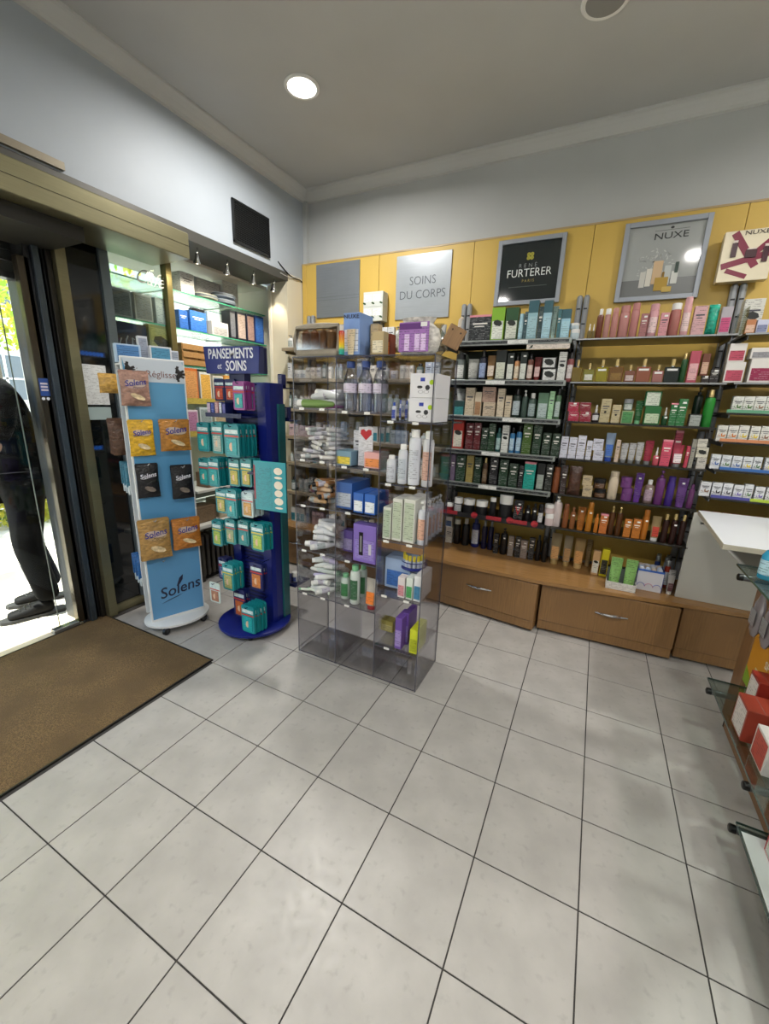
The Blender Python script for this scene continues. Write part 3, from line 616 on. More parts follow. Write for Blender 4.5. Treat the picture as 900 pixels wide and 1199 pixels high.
# ================================================================== GLASS SHELF GONDOLA, RIGHT
gd = thing('glass_gondola', 'wood backed gondola with glass shelves at the right edge', 'display shelf', (.64, .2, 0))
obj('wood_end_panel', G().bbox(-.02, .07, .96, 1.075, .04, .74, .003), mat('#7d5a3a', .4, 0, 'wood'), gd)
obj('back_board', G().box(.0, .02, -1.5, .96, .02, .74), mat('#a8a69c', .5), gd)
obj('kick_board', G().bbox(-.03, .02, -1.5, .98, .02, .10, .003), mat('#7d5a3a', .4, 0, 'woodh'), gd)
obj('foot', G().lathe([(.02, 0), (.02, .03), (.012, .04)], 12), BLACK, gd, (0, 1.02, 0))
obj('post', G().bbox(.0, .03, .78, .82, .02, 1.6, .003), GREYMET, gd); obj('post', G().bbox(.0, .03, .23, .27, .02, 1.6, .003), GREYMET, gd)
GC = mat('#eff6f3', .04, kind='greenglass'); GCE = mat('#3d4f4a', .2)
for z, ya, yb in ((.90, -1.2, .88), (.335, -1.2, .86), (.155, -1.2, .24)):
    glass_plate('glass_shelf', gd, -.175, .0, ya, yb, z, .008, GCE, GC)
for y, z in ((.80, .865), (.80, .30), (.25, .30), (.25, .11), (.25, .865)):
    o = obj('bracket_tube', G().lathe([(.014, 0), (.014, .18)], 14), mat('#74787a', .35, .7), gd, (0.01, y, z), (0, -PI/2, 0), smooth=True)
    obj('tube_cap', G().lathe([(.015, .176), (.015, .192), (.011, .195)], 14), BLACK, o, smooth=True)

# ================================================================== PRODUCTS
def lum(h): c = lin(h); return .3*c[0]+.59*c[1]+.11*c[2]
_cache = {}
def part(name, key, fn, m, parent, loc=(0, 0, 0), rot=(0, 0, 0), smooth=True):
    k = (key, m.name)
    if k not in _cache: _cache[k] = mesh(name, fn(), m, smooth)
    return link(name, _cache[k], parent, loc, rot)
NAMES = dict(carton='carton', bottle='bottle', pump='pump_bottle', spray='spray_can', tube='squeeze_tube', jar='cosmetic_jar', flask='perfume_flask', dropper='dropper_bottle', pouch='pouch', lying='squeeze_tube', pack='blister_pack', bag='sweets_bag')
CATS = dict(carton='box', bottle='bottle', pump='bottle', spray='bottle', tube='tube', jar='jar', flask='bottle', dropper='bottle', pouch='pouch', lying='tube', pack='blister pack', bag='bag')
def stick(t, x, y, z, w=.018, h=.010):
    part('price_sticker', ('stk', round(w, 3), round(h, 3)), lambda: G().box(-w/2, w/2, -.0008, 0, -h/2, h/2), mat('#e8e8e4', .5), t, (x, y, z), smooth=False)
def product(kind, x, y, z, w, h, d, rot, body, acc, fl, label, group, lean=0., parent=None):
    """front of the item faces -y; y is its front plane"""
    w, h, d = round(w, 3), round(h, 3), round(d, 3)
    a = math.radians(rot)
    t = thing(NAMES[kind], label, CATS[kind], (x+math.sin(-a)*0, y+d/2, z), (0, math.radians(lean), a), group)
    K = (kind, w, h, d)
    gl = .22 if 'g' in fl else .42
    B = mat(body, gl, .0); A = mat(acc or body, gl, 0, 'print'); f = -d/2
    capc = mat('#8c1f24', .35) if 'R' in fl and kind == 'tube' else mat('#d9c083', .25, .5) if 'G' in fl else mat('#e4e4e0', .35) if 'W' in fl else mat('#141416', .3) if 'K' in fl else mat('#8d9092', .3, .5) if 'C' in fl else mat('#79b98a', .35) if 'N' in fl else mat('#2f4fa8', .35) if 'U' in fl else B
    if kind in ('carton',):
        part('carton_body', K+('b',), lambda: G().bbox(-w/2, w/2, -d/2, d/2, 0, h, .0015), mat(body, gl, 0, '' if acc else 'print'), t, smooth=False)
        part('flap_line', K+('f',), lambda: G().box(-w*.46, w*.46, -.0002, .0008, h-.0002, h+.0004), mat('#6b6b66', .6), t, (0, 0, 0), smooth=False)
        if acc:
            p = .0 if 'F' in fl else .12
            part('printed_panel', K+('p', p), lambda: G().box(-w*.42, w*.42, f-.0008, f, h*(.06+p*.2), h*(.92-p*2.6)), A, t, smooth=False)
        else:
            part('title_print', K+('q',), lambda: G().box(-w*.34, w*.34, f-.0005, f, h*.66, h*.71).box(-w*.25, w*.2, f-.0005, f, h*.57, h*.60), mat('#e6e3da' if lum(body) < .25 else '#4a4b52', .5), t, smooth=False)
        if 'T' in fl: part('top_band', K+('t',), lambda: G().box(-w/2-.0004, w/2+.0004, f-.0008, d/2+.0004, h*.93, h+.0006), mat('#d98a94', .4), t, smooth=False)
        if 'H' in fl: part('upper_block', K+('h',), lambda: G().box(-w/2-.0004, w/2+.0004, f-.0006, d/2+.0004, h*.7, h+.0006), mat('#2c5a64', .35), t, smooth=False)
        if 'M' in fl: part('motif', K+('m',), lambda: G().lathe([(.0001, 0), (w*.3, 0), (w*.3, .0008)], 7, 1.2, .75), mat('#1f231f', .4), t, (0, f-.0006, h*.55), (PI/2, .3, 0), False)
        if 'V' in fl: part('motif', K+('v',), lambda: G().xzprism([(-w*.35, h*.75), (0, h*.3), (w*.35, h*.75), (w*.25, h*.75), (0, h*.42), (-w*.25, h*.75)], f-.0012, f), mat('#b3242e', .4), t, smooth=False)
        if 'D' in fl: part('dot_print', K+('d',), lambda: G().lathe([(.0001, 0), (w*.13, 0), (w*.13, .0008)], 10), BLACK, t, (0, f-.0008, h*.45), (PI/2, 0, 0), False)
        for ch, col_ in (('1', '#3d6b2a'), ('2', '#c8742a'), ('3', '#3c5fa0'), ('4', '#25242c'), ('5', '#d8c02c'), ('6', '#8b6a54'), ('7', '#6a58a8'), ('8', '#9a2a58'), ('9', '#c04444')):
            if ch in fl:
                def mot():
                    g = G()
                    for q in range(4): aa = q*1.1+.4; g.add([(0, f-.0012, h*.28), (w*.2*math.cos(aa)-w*.1, f-.0012, h*.30+h*.14*abs(math.sin(aa))), (w*.44*math.cos(aa), f-.0012, h*.30+h*.26*abs(math.sin(aa+.3))), (w*.25*math.cos(aa)+w*.08, f-.0012, h*.30)], [(0, 1, 2, 3)])
                    return g
                part('plant_print', K+('n',), mot, mat(col_, .5), t, smooth=False)
        if 'S' in fl: stick(t, w*.12, f-.0008, h*.86, min(.018, w*.45))
    elif kind in ('bottle', 'pump', 'spray', 'dropper', 'jar'):
        r = w/2; sy = d/w
        if kind == 'jar': bh, ch = h*.62, h*.38; cr = r*1.02
        elif kind == 'spray': bh, ch = h*.86, h*.14; cr = r*.66
        elif kind == 'dropper': bh, ch = h*.55, h*.45; cr = r*.36
        elif kind == 'pump': bh, ch = h*.80, h*.20; cr = r*.42
        else: bh, ch = (h*.80, h*.20); cr = r*(.86 if 'B' in fl else .5)
        sh = min(r*.8, bh*.16) if kind != 'jar' else .002
        nr = cr*.92 if kind != 'jar' else r*.97
        part('body', K+('b', cr), lambda: G().lathe([(r*.92, 0), (r, .003), (r, bh-sh), (r*.93, bh-sh*.55), (r*.72+nr*.28, bh-sh*.2) if nr < r*.8 else (r*.97, bh-sh*.2), (nr, bh)], 16, 1, sy), mat(body, .16 if 'g' in fl else .3), t)
        if kind == 'jar': part('lid', K+('c',), lambda: G().lathe([(cr, bh), (cr, h-.002), (cr-.002, h)], 16, 1, sy), capc, t)
        elif kind == 'pump':
            part('pump_collar', K+('c',), lambda: G().lathe([(cr, bh), (cr, bh+ch*.32), (cr*.35, bh+ch*.36), (cr*.35, bh+ch*.72)], 12), capc, t)
            part('pump_head', K+('h',), lambda: G().bbox(-cr*.75, cr*.75, -r*.95, cr*.7, bh+ch*.7, h, .002), capc, t, smooth=False)
        elif kind == 'dropper':
            part('dropper_cap', K+('c',), lambda: G().lathe([(cr, bh), (cr, bh+ch*.45), (cr*.62, bh+ch*.5), (cr*.66, bh+ch*.9), (cr*.4, h)], 12), capc, t)
        else:
            part('cap', K+('c',), lambda: G().lathe([(cr, bh), (cr, h-.004), (cr*.86, h-.001), (cr*.5, h)], 14, 1, sy if 'B' in fl else 1), capc, t)
        if acc:
            z0, z1 = (h*.12, bh*.74) if kind != 'jar' else (h*.1, h*.55)
            part('label', K+('l',), lambda: G().lathe([(r+.0005, z0), (r+.0005, z1)], 8, 1, sy, 0, 0, PI*1.2, PI*1.8, False), A, t)
        if 'S' in fl: stick(t, w*.1, f-.001, bh*.8, .014)
    elif kind == 'tube':
        def body_():
            v = []; n = 14; L = ((0, .40, .40), (h*.15, .42, .42), (h*.16, .44, .44), (h*.6, .48, .32), (h*.93, .5, .06), (h, .5, .05)); g = G()
            for zz, a1, b1 in L:
                for i in range(n): u = 2*PI*i/n; v.append((w*a1*math.cos(u), w*b1*math.sin(u)*min(1, d/w*1.6), zz))
            fs = [tuple(range(n-1, -1, -1)), tuple(range((len(L)-1)*n, len(L)*n))]
            for j in range(1, len(L)-1):
                for i in range(n): fs.append((j*n+i, j*n+(i+1)%n, j*n+n+(i+1)%n, j*n+n+i))
            g.add(v, fs[1:]+fs[2:]); return g
        part('tube_body', K+('b',), body_, mat(body, gl, 0, 'print' if not acc else ''), t)
        part('tube_cap', K+('c',), lambda: G().lathe([(w*.36, 0), (w*.38, .002), (w*.38, h*.155)], 14, 1, min(1, d/w*1.6)), capc, t)
        if acc: part('label', K+('l',), lambda: G().add([(-w*.34, -w*.455*min(1, d/w*1.6), h*.2), (w*.34, -w*.455*min(1, d/w*1.6), h*.2), (w*.36, -w*.36*min(1, d/w*1.6), h*.6), (-w*.36, -w*.36*min(1, d/w*1.6), h*.6)], [(0, 1, 2, 3)]), A, t)
        if 'S' in fl: stick(t, 0, -w*.2*min(1, d/w*1.6)-.002, h*.82, .014)
    elif kind == 'flask':
        bh = h*.66
        part('flask_body', K+('b',), lambda: G().bbox(-w/2, w/2, -d/2, d/2, 0, bh, .004), mat(body, .1), t, smooth=False)
        part('neck', K+('n',), lambda: G().lathe([(w*.14, bh), (w*.14, bh+.006)], 10), CHROME, t)
        part('cap', K+('c',), lambda: G().lathe([(w*.13, bh+.006), (w*.13, h-.002), (w*.1, h)], 12), capc, t)
        if acc: part('label', K+('l',), lambda: G().box(-w*.36, w*.36, f-.0008, f, bh*.15, bh*.6), A, t, smooth=False)
        if 'S' in fl: stick(t, 0, f-.0009, bh*.82, w*.7, .011)
    elif kind in ('pouch', 'bag', 'pack'):
        if kind == 'pack':
            def card():
                g = G(); r = w*.14; p = []
                for cx, cz, a0 in ((w/2-r, r, -PI/2), (w/2-r, h-r, 0), (-w/2+r, h-r, PI/2), (-w/2+r, r, PI)):
                    for q in range(4): p.append((cx+r*math.cos(a0+q*PI/6), cz+r*math.sin(a0+q*PI/6)))
                return g.xzprism(p, -d/2, d/2)
            part('card', K+('b',), card, B, t, smooth=False)
            part('blister', K+('l',), lambda: G().bbox(-w*.34, w*.34, -d/2-.004, -d/2, h*.08, h*.58, .003), A, t, smooth=False)
            part('brand_band', K+('r',), lambda: G().box(-w*.42, w*.42, -d/2-.0008, -d/2, h*.72, h*.84), mat('#c9dcdc', .4, kind='printd'), t, smooth=False)
            part('red_band', K+('s',), lambda: G().box(-w*.47, w*.47, -d/2-.0009, -d/2, h*.62, h*.67), mat('#b9332c' if 'R' in fl else '#c9b83a', .4), t, smooth=False)
            part('plaster_print', K+('e',), lambda: G().lathe([(.0001, 0), (w*.13, 0), (w*.13, .0006)], 10, 1, 1.7), mat('#d8b89a', .5), t, (0, -d/2-.0042, h*.32), (PI/2, 0, .2), False)
        else:
            def pil():
                g = G(); nx, nz = 8, 11; rn = random.Random(int(w*1e4+h*1e3)); F = []; Bk = []
                for j in range(nz+1):
                    for i in range(nx+1):
                        u, v = i/nx, j/nz; e = (math.sin(PI*u)**.55)*(math.sin(PI*min(1, v*1.06))**.5 if v < .94 else 0)
                        x = (u-.5)*w*(1-.05*math.sin(PI*v)); zz = v*h; q = d/2*e*(1+rn.uniform(-.14, .14))
                        F.append((x, -q-.0006, zz+rn.uniform(-1, 1)*.0015)); Bk.append((x, q+.0006, zz))
                W_ = nx+1; n = len(F); fs = []
                for j in range(nz):
                    for i in range(nx): a_ = j*W_+i; fs.append((a_, a_+1, a_+1+W_, a_+W_)); fs.append((n+a_+1, n+a_, n+a_+W_, n+a_+1+W_))
                for j in range(nz): a_ = j*W_; fs.append((n+a_, a_, a_+W_, n+a_+W_)); b_ = a_+nx; fs.append((b_, n+b_, n+b_+W_, b_+W_))
                for i in range(nx): fs.append((n+i, n+i+1, i+1, i)); a_ = nz*W_+i; fs.append((a_, a_+1, n+a_+1, n+a_))
                return g.add(F+Bk, fs)
            part('bag_body', K+('b',), pil, mat(body, .28, 0, 'crinkle' if 'z' in fl else ''), t)
            if acc: part('printed_label', K+('l',), lambda: G().lathe([(.0001, 0), (w*.36, 0), (w*.36, .0008)], 16, 1, h/w*.34), A, t, (0, f-.0016, h*.62), (PI/2, 0, 0), False)
            if kind == 'bag':
                part('logo_swash', K+('o',), lambda: G().xzprism([(-w*.3, h*.57), (-w*.1, h*.58), (w*.3, h*.66), (w*.05, h*.61)], f-.0034, f-.0026), mat('#e8e6ee' if lum(body) < .05 else '#2b2f7a', .4), t, smooth=False)
                part('logo_backing', K+('x',), lambda: G().lathe([(.0001, 0), (w*.34, 0), (w*.34, .0008)], 14, 1, .36), mat('#2a2a34' if lum(body) < .05 else '#c8b4a4', .4), t, (0, f-.0018, h*.66), (PI/2, .15, 0), False)
                text('logo_lettering', 'Solens', w*.29, mat('#e0e0ea' if lum(body) < .05 else '#2b2f8c', .4), t, (0, f-.0032, h*.67), (PI/2, -.15, 0), .0005, .95, shear=.2, bold=.0006)
                part('sweets_print', K+('w',), lambda: G().lathe([(.0001, 0), (w*.26, 0), (w*.26, .0008)], 9, 1, h/w*.28), mat('#7a6f66' if lum(body) < .05 else '#d9c39a', .4, 0, 'crinkle'), t, (w*.04, f-.0018, h*.27), (PI/2, .4, 0), False)
                part('header_seal', K+('s',), lambda: G().box(-w*.47, w*.47, -.0014, .0014, h*.93, h*1.03), mat(body, .35), t, smooth=False)
    elif kind == 'lying':
        # a tube on its side pointing along local x
        part('tube_body', K+('b',), lambda: G().lathe([(h*.47, 0), (h*.5, .003), (h*.49, w*.55), (h*.3, w*.95), (h*.12, w)], 10, 1, 1).xf(Matrix.Rotation(PI/2, 4, 'Y') @ Matrix.Translation((0, 0, -w/2))), B, t, (0, 0, h/2))
        part('tube_cap', K+('c',), lambda: G().lathe([(h*.42, -w*.16), (h*.44, -w*.155), (h*.44, -.0005)], 10, 1, 1).xf(Matrix.Rotation(PI/2, 4, 'Y') @ Matrix.Translation((0, 0, -w/2))), capc, t, (0, 0, h/2))
        if acc: part('label', K+('l',), lambda: G().lathe([(h*.505, w*.12), (h*.495, w*.5)], 10, 1, 1, cap=False).xf(Matrix.Rotation(PI/2, 4, 'Y') @ Matrix.Translation((0, 0, -w/2))), A, t, (0, 0, h/2))
    return t

# shelf goods: kind, x, front y, base z, width, height, depth, body, label colour, flags, label, row
GROUPS = {'C1': 'goods on the top shelf under the dark poster', 'C2': 'goods on the second shelf under the dark poster', 'C3': 'goods on the third shelf under the dark poster', 'C4': 'goods on the fourth shelf under the dark poster', 'C5': 'goods on the fifth shelf under the dark poster', 'C6': 'goods on the sixth shelf under the dark poster', 'C7': 'goods on the counter under the black shelving', 'C8': 'goods on the counter under the black shelving', 'C9': 'goods on the counter near the green tubes', 'D1': 'goods on the top shelf under the pale poster', 'D2': 'goods on the second shelf under the pale poster', 'D3': 'goods on the third shelf under the pale poster', 'D4': 'goods on the fourth shelf under the pale poster', 'D5': 'goods on the fifth shelf under the pale poster', 'D6': 'goods on the sixth shelf under the pale poster', 'E1': 'goods on the top shelf at right end', 'E2': 'goods on the second shelf at right end', 'E3': 'goods on the third shelf at right end', 'E4': 'goods on the fourth shelf at right end', 'E5': 'goods on the fifth shelf at right end', 'E6': 'goods on the sixth shelf at right end', 'TA': 'goods on top of the clear tower', 'TB': 'goods on the middle column, third tower shelf', 'TC': 'goods on the middle column, fourth tower shelf', 'TD': 'goods on the middle column, fifth tower shelf', 'TE': 'goods on the middle column, lowest tower shelf', 'TF': 'goods on the right column, second tower shelf', 'TG': 'goods on the right column, third tower shelf', 'TH': 'goods on the right column, fourth tower shelf', 'TI': 'goods on the right column, fifth tower shelf', 'TJ': 'goods on the right column, lowest tower shelf', 'A0': 'goods on the top wood edged shelf in the corner bay', 'A1': 'goods on the second wood edged shelf in the corner bay', 'A2': 'goods on the third wood edged shelf in the corner bay', 'A3': 'goods on the fourth wood edged shelf in the corner bay', 'A4': 'goods on the fifth wood edged shelf in the corner bay', 'A5': 'goods on the sixth wood edged shelf in the corner bay', 'A6': 'goods on the counter in the corner bay', 'B0': 'goods on the top wood edged shelf behind the clear tower', 'B1': 'goods on the second wood edged shelf behind the clear tower', 'B2': 'goods on the third wood edged shelf behind the clear tower', 'B3': 'goods on the fourth wood edged shelf behind the clear tower', 'B4': 'goods on the fifth wood edged shelf behind the clear tower', 'B5': 'goods on the sixth wood edged shelf behind the clear tower', 'B6': 'goods on the counter behind the clear tower'}
GOODS = [
 ('carton', -0.981, 1.872, 1.955, 0.148, 0.174, 0.07, '1c2124', '', 'T', 'black hair colour box with pink top edge on the top shelf under the dark poster', 'C1'),
 ('carton', -0.861, 1.872, 1.955, 0.086, 0.214, 0.065, '7fae2a', 'dfe3d8', 'M', 'lime green carton with white panel on the top shelf under the dark poster', 'C1'),
 ('carton', -0.77, 1.872, 1.955, 0.081, 0.208, 0.065, '1f4a26', 'cfd3c4', 'M', 'dark green carton with white panel on the top shelf under the dark poster', 'C1'),
 ('bottle', -0.709, 1.872, 1.955, 0.036, 0.169, 0.036, '9cc3cf', 'a9cdd6', 'B', 'pale blue bottle with teal cap on the top shelf under the dark poster', 'C1'),
 ('carton', -0.68, 1.872, 1.955, 0.019, 0.177, 0.03, '23454c', '', '', 'narrow dark teal carton on the top shelf under the dark poster', 'C1'),
 ('carton', -0.639, 1.872, 1.955, 0.061, 0.24, 0.048, '8fb6bf', '9fc3ca', 'H', 'tallest teal and pale blue carton on the top shelf under the dark poster', 'C1'),
 ('carton', -0.59, 1.872, 1.955, 0.026, 0.202, 0.03, '1d3a3c', '', '', 'dark teal side carton on the top shelf under the dark poster', 'C1'),
 ('carton', -0.55, 1.872, 1.955, 0.051, 0.234, 0.04, '9cc4d2', 'a8cdd8', 'H', 'light blue carton with teal top on the top shelf under the dark poster', 'C1'),
 ('tube', -0.505, 1.872, 1.955, 0.036, 0.201, 0.029, 'a8c4bc', '', '', 'pale grey green tube on the top shelf under the dark poster', 'C1'),
 ('carton', -0.476, 1.872, 1.955, 0.02, 0.18, 0.03, '3c6f76', '', '', 'slim teal carton on the top shelf under the dark poster', 'C1'),
 ('carton', -0.437, 1.872, 1.955, 0.052, 0.177, 0.039, '98c4d4', 'a8d0dc', 'H', 'short light blue carton with teal top on the top shelf under the dark poster', 'C1'),
 ('jar', -0.376, 1.872, 1.955, 0.054, 0.061, 0.054, 'c3d3d8', '', 'W', 'lower white jar of the stacked pair on the top shelf under the dark poster', 'C1'),
 ('jar', -0.383, 1.872, 2.0168, 0.054, 0.034, 0.054, 'c3d3d8', '', 'W', 'upper white jar of the stacked pair on the top shelf under the dark poster', 'C1'),
 ('bottle', -1.108, 1.872, 1.7, 0.076, 0.185, 0.076, '5b6461', 'd5d8d4', 'KB', 'dark grey bottle with white label on the second shelf under the dark poster', 'C2'),
 ('tube', -1.007, 1.872, 1.7, 0.074, 0.149, 0.045, 'd3d4cd', '', 'C', 'white flared tube on the second shelf under the dark poster', 'C2'),
 ('bottle', -0.94, 1.872, 1.7, 0.054, 0.204, 0.054, '15182a', '8f9fc0', 'K', 'navy black bottle with pale blue label on the second shelf under the dark poster', 'C2'),
 ('tube', -0.879, 1.872, 1.7, 0.059, 0.17, 0.045, 'a07a48', 'cdbfae', 'G', 'bronze tube with beige label on the second shelf under the dark poster', 'C2'),
 ('carton', -0.814, 1.872, 1.7, 0.069, 0.201, 0.052, '17201c', 'c9ccba', '', 'black green carton with pale label on the second shelf under the dark poster', 'C2'),
 ('carton', -0.75, 1.872, 1.7, 0.045, 0.183, 0.034, '16211d', 'cfd2c8', 'S', 'black green carton with price sticker on the second shelf under the dark poster', 'C2'),
 ('bottle', -0.707, 1.872, 1.7, 0.038, 0.166, 0.038, 'c08a5c', 'd8c9b0', 'K', 'peach bottle with black cap on the second shelf under the dark poster', 'C2'),
 ('carton', -0.665, 1.872, 1.7, 0.043, 0.187, 0.033, '16211d', 'cfd2c8', 'S', 'black green carton with white label on the second shelf under the dark poster', 'C2'),
 ('bottle', -0.621, 1.872, 1.7, 0.041, 0.176, 0.041, '6d3d30', 'd0bfb4', 'K', 'brown red bottle with dark cap on the second shelf under the dark poster', 'C2'),
 ('tube', -0.573, 1.872, 1.7, 0.045, 0.154, 0.037, '79201f', 'c9a8a4', '', 'dark red tube with pale label on the second shelf under the dark poster', 'C2'),
 ('carton', -0.496, 1.872, 1.7, 0.089, 0.084, 0.067, '1b1c1c', 'd8d9d6', 'FM', 'lower black and white bow box on the second shelf under the dark poster', 'C2'),
 ('carton', -0.505, 1.872, 1.7848, 0.088, 0.067, 0.067, '1b1c1c', 'd8d9d6', 'FM', 'upper black and white bow box on the second shelf under the dark poster', 'C2'),
 ('carton', -0.424, 1.872, 1.7, 0.046, 0.182, 0.034, 'd3d5cf', '', 'M', 'tall white carton with black bow on the second shelf under the dark poster', 'C2'),
 ('bottle', -0.376, 1.872, 1.7, 0.04, 0.176, 0.04, '8c4c4c', 'cfc6c4', 'K', 'dusty red bottle with dark cap on the second shelf under the dark poster', 'C2'),
 ('carton', -1.087, 1.872, 1.455, 0.083, 0.109, 0.062, '173a38', '2f7f80', '', 'dark teal box with turquoise label on the third shelf under the dark poster', 'C3'),
 ('tube', -1.107, 1.957, 1.455, 0.065, 0.196, 0.045, 'dfe2e0', '', 'W', 'white tube behind the teal box on the third shelf under the dark poster', 'C3'),
 ('carton', -1.008, 1.872, 1.455, 0.065, 0.199, 0.049, 'c3b59c', '', '', 'tall cream carton at the left on the third shelf under the dark poster', 'C3'),
 ('carton', -0.947, 1.872, 1.455, 0.046, 0.171, 0.034, 'c8baa2', 'a07a58', '', 'cream carton with brown motif on the third shelf under the dark poster', 'C3'),
 ('carton', -0.866, 1.872, 1.455, 0.084, 0.103, 0.063, 'bfae96', '', '', 'flat cream carton under the rose beige box on the third shelf under the dark poster', 'C3'),
 ('carton', -0.875, 1.872, 1.5588, 0.092, 0.103, 0.069, 'a98d7c', '', '', 'large rose beige carton on the third shelf under the dark poster', 'C3'),
 ('carton', -0.788, 1.872, 1.455, 0.047, 0.197, 0.035, 'c9bba3', '', '', 'tall cream carton beside the rose beige box on the third shelf under the dark poster', 'C3'),
 ('carton', -0.736, 1.872, 1.455, 0.041, 0.152, 0.031, 'c4b59b', '', '', 'short cream carton on the third shelf under the dark poster', 'C3'),
 ('bottle', -0.683, 1.872, 1.455, 0.057, 0.198, 0.057, '1f3029', 'a9b5b8', 'K', 'dark green bottle with pale label on the third shelf under the dark poster', 'C3'),
 ('pump', -0.629, 1.872, 1.455, 0.039, 0.188, 0.039, '33473f', '', 'W', 'slim green bottle with white pump on the third shelf under the dark poster', 'C3'),
 ('bottle', -0.58, 1.872, 1.455, 0.052, 0.172, 0.052, '3c5046', '8f9f9e', 'W', 'grey green spray bottle with pale label on the third shelf under the dark poster', 'C3'),
 ('carton', -0.51, 1.872, 1.455, 0.065, 0.174, 0.049, '56785f', 'a8b8b6', '', 'translucent green box with pale label on the third shelf under the dark poster', 'C3'),
 ('carton', -0.458, 1.872, 1.455, 0.031, 0.185, 0.03, '9dc79d', '', '', 'mint green carton on the third shelf under the dark poster', 'C3'),
 ('bottle', -0.419, 1.872, 1.455, 0.036, 0.202, 0.036, '4a6a4c', 'a8b8b2', 'K', 'green bottle with black cap on the third shelf under the dark poster', 'C3'),
 ('carton', -1.076, 1.872, 1.213, 0.078, 0.224, 0.059, 'b3362a', 'd3cfc0', 'M', 'red carton with white panel on the fourth shelf under the dark poster', 'C4'),
 ('carton', -0.989, 1.872, 1.213, 0.054, 0.197, 0.041, '5e1a1f', '', 'S', 'left of two: burgundy carton on the fourth shelf under the dark poster', 'C4'),
 ('carton', -0.932, 1.872, 1.213, 0.047, 0.2, 0.035, '5e1a1f', '', 'S', 'right of two: burgundy carton on the fourth shelf under the dark poster', 'C4'),
 ('carton', -0.877, 1.872, 1.213, 0.047, 0.167, 0.035, '17311b', '', 'S', 'leftmost of five: dark green carton on the fourth shelf under the dark poster', 'C4'),
 ('carton', -0.827, 1.872, 1.213, 0.046, 0.2, 0.034, '183a1e', '', '', 'second of five: dark green carton on the fourth shelf under the dark poster', 'C4'),
 ('bottle', -0.779, 1.872, 1.213, 0.036, 0.173, 0.036, '2a5a58', '9db8b4', '', 'teal bottle with pale label on the fourth shelf under the dark poster', 'C4'),
 ('carton', -0.732, 1.872, 1.213, 0.047, 0.193, 0.035, 'cfd1cb', '', 'M', 'white carton with black bow on the fourth shelf under the dark poster', 'C4'),
 ('bottle', -0.684, 1.872, 1.213, 0.035, 0.178, 0.035, '3d80b4', 'a9c3d2', 'K', 'blue bottle with dark cap on the fourth shelf under the dark poster', 'C4'),
 ('bottle', -0.64, 1.872, 1.213, 0.038, 0.192, 0.038, '3d80b4', 'a9c3d2', 'K', 'taller blue bottle with dark cap on the fourth shelf under the dark poster', 'C4'),
 ('carton', -0.585, 1.872, 1.213, 0.059, 0.212, 0.044, '3c5a16', '', 'S', 'olive green carton on the fourth shelf under the dark poster', 'C4'),
 ('carton', -0.519, 1.872, 1.213, 0.052, 0.204, 0.039, '17351f', '', '', 'third of five: dark green carton on the fourth shelf under the dark poster', 'C4'),
 ('carton', -0.456, 1.872, 1.213, 0.051, 0.157, 0.038, '17301d', '', 'S', 'fourth of five: dark green carton on the fourth shelf under the dark poster', 'C4'),
 ('carton', -0.396, 1.872, 1.213, 0.05, 0.155, 0.037, '17301d', '', 'S', 'rightmost of five: dark green carton on the fourth shelf under the dark poster', 'C4'),
 ('carton', -1.095, 1.872, 0.97, 0.034, 0.202, 0.03, '6a5a70', '', '', 'narrow mauve carton on the fifth shelf under the dark poster', 'C5'),
 ('carton', -1.036, 1.872, 0.97, 0.069, 0.201, 0.052, '14361e', '', 'S', 'wide dark green carton with silver numeral on the fifth shelf under the dark poster', 'C5'),
 ('carton', -0.966, 1.872, 0.97, 0.051, 0.207, 0.038, 'a08f54', '', '', 'gold beige carton on the fifth shelf under the dark poster', 'C5'),
 ('carton', -0.907, 1.872, 0.97, 0.047, 0.199, 0.035, '17311d', '', '', 'leftmost of three: dark green carton on the fifth shelf under the dark poster', 'C5'),
 ('bottle', -0.854, 1.872, 0.97, 0.038, 0.198, 0.038, '4a3524', '6d5840', 'G', 'brown bottle with gold cap on the fifth shelf under the dark poster', 'C5'),
 ('carton', -0.789, 1.872, 0.97, 0.055, 0.209, 0.041, '16161a', '', 'S', 'left of two: black carton on the fifth shelf under the dark poster', 'C5'),
 ('carton', -0.718, 1.872, 0.97, 0.059, 0.197, 0.044, '16351f', '', 'S', 'second of three: dark green carton on the fifth shelf under the dark poster', 'C5'),
 ('carton', -0.649, 1.872, 0.97, 0.059, 0.173, 0.044, '16331e', '', 'S', 'rightmost of three: dark green carton on the fifth shelf under the dark poster', 'C5'),
 ('carton', -0.595, 1.872, 0.97, 0.029, 0.166, 0.03, '131516', '', '', 'right of two: black carton on the fifth shelf under the dark poster', 'C5'),
 ('carton', -0.539, 1.872, 0.97, 0.074, 0.196, 0.055, '1b9a8c', '', 'T', 'turquoise carton on the fifth shelf under the dark poster', 'C5'),
 ('carton', -0.465, 1.872, 0.97, 0.05, 0.191, 0.037, '131614', '9aa39a', '', 'black carton with green botanical print on the fifth shelf under the dark poster', 'C5'),
 ('carton', -0.411, 1.872, 0.97, 0.043, 0.19, 0.032, '12180f', '', 'S', 'black green carton on the fifth shelf under the dark poster', 'C5'),
 ('jar', -1.105, 1.862, 0.733, 0.062, 0.057, 0.062, '7e1f26', '', 'W', 'red based jar with white lid on the sixth shelf under the dark poster', 'C6'),
 ('jar', -1.034, 1.862, 0.733, 0.064, 0.113, 0.064, '1a1a1c', 'b5b5b5', 'W', 'leftmost of three: black jar with white lid on the sixth shelf under the dark poster', 'C6'),
 ('jar', -0.952, 1.862, 0.733, 0.085, 0.111, 0.08, '1a1a1c', '', 'W', 'second of three: black jar with white lid on the sixth shelf under the dark poster', 'C6'),
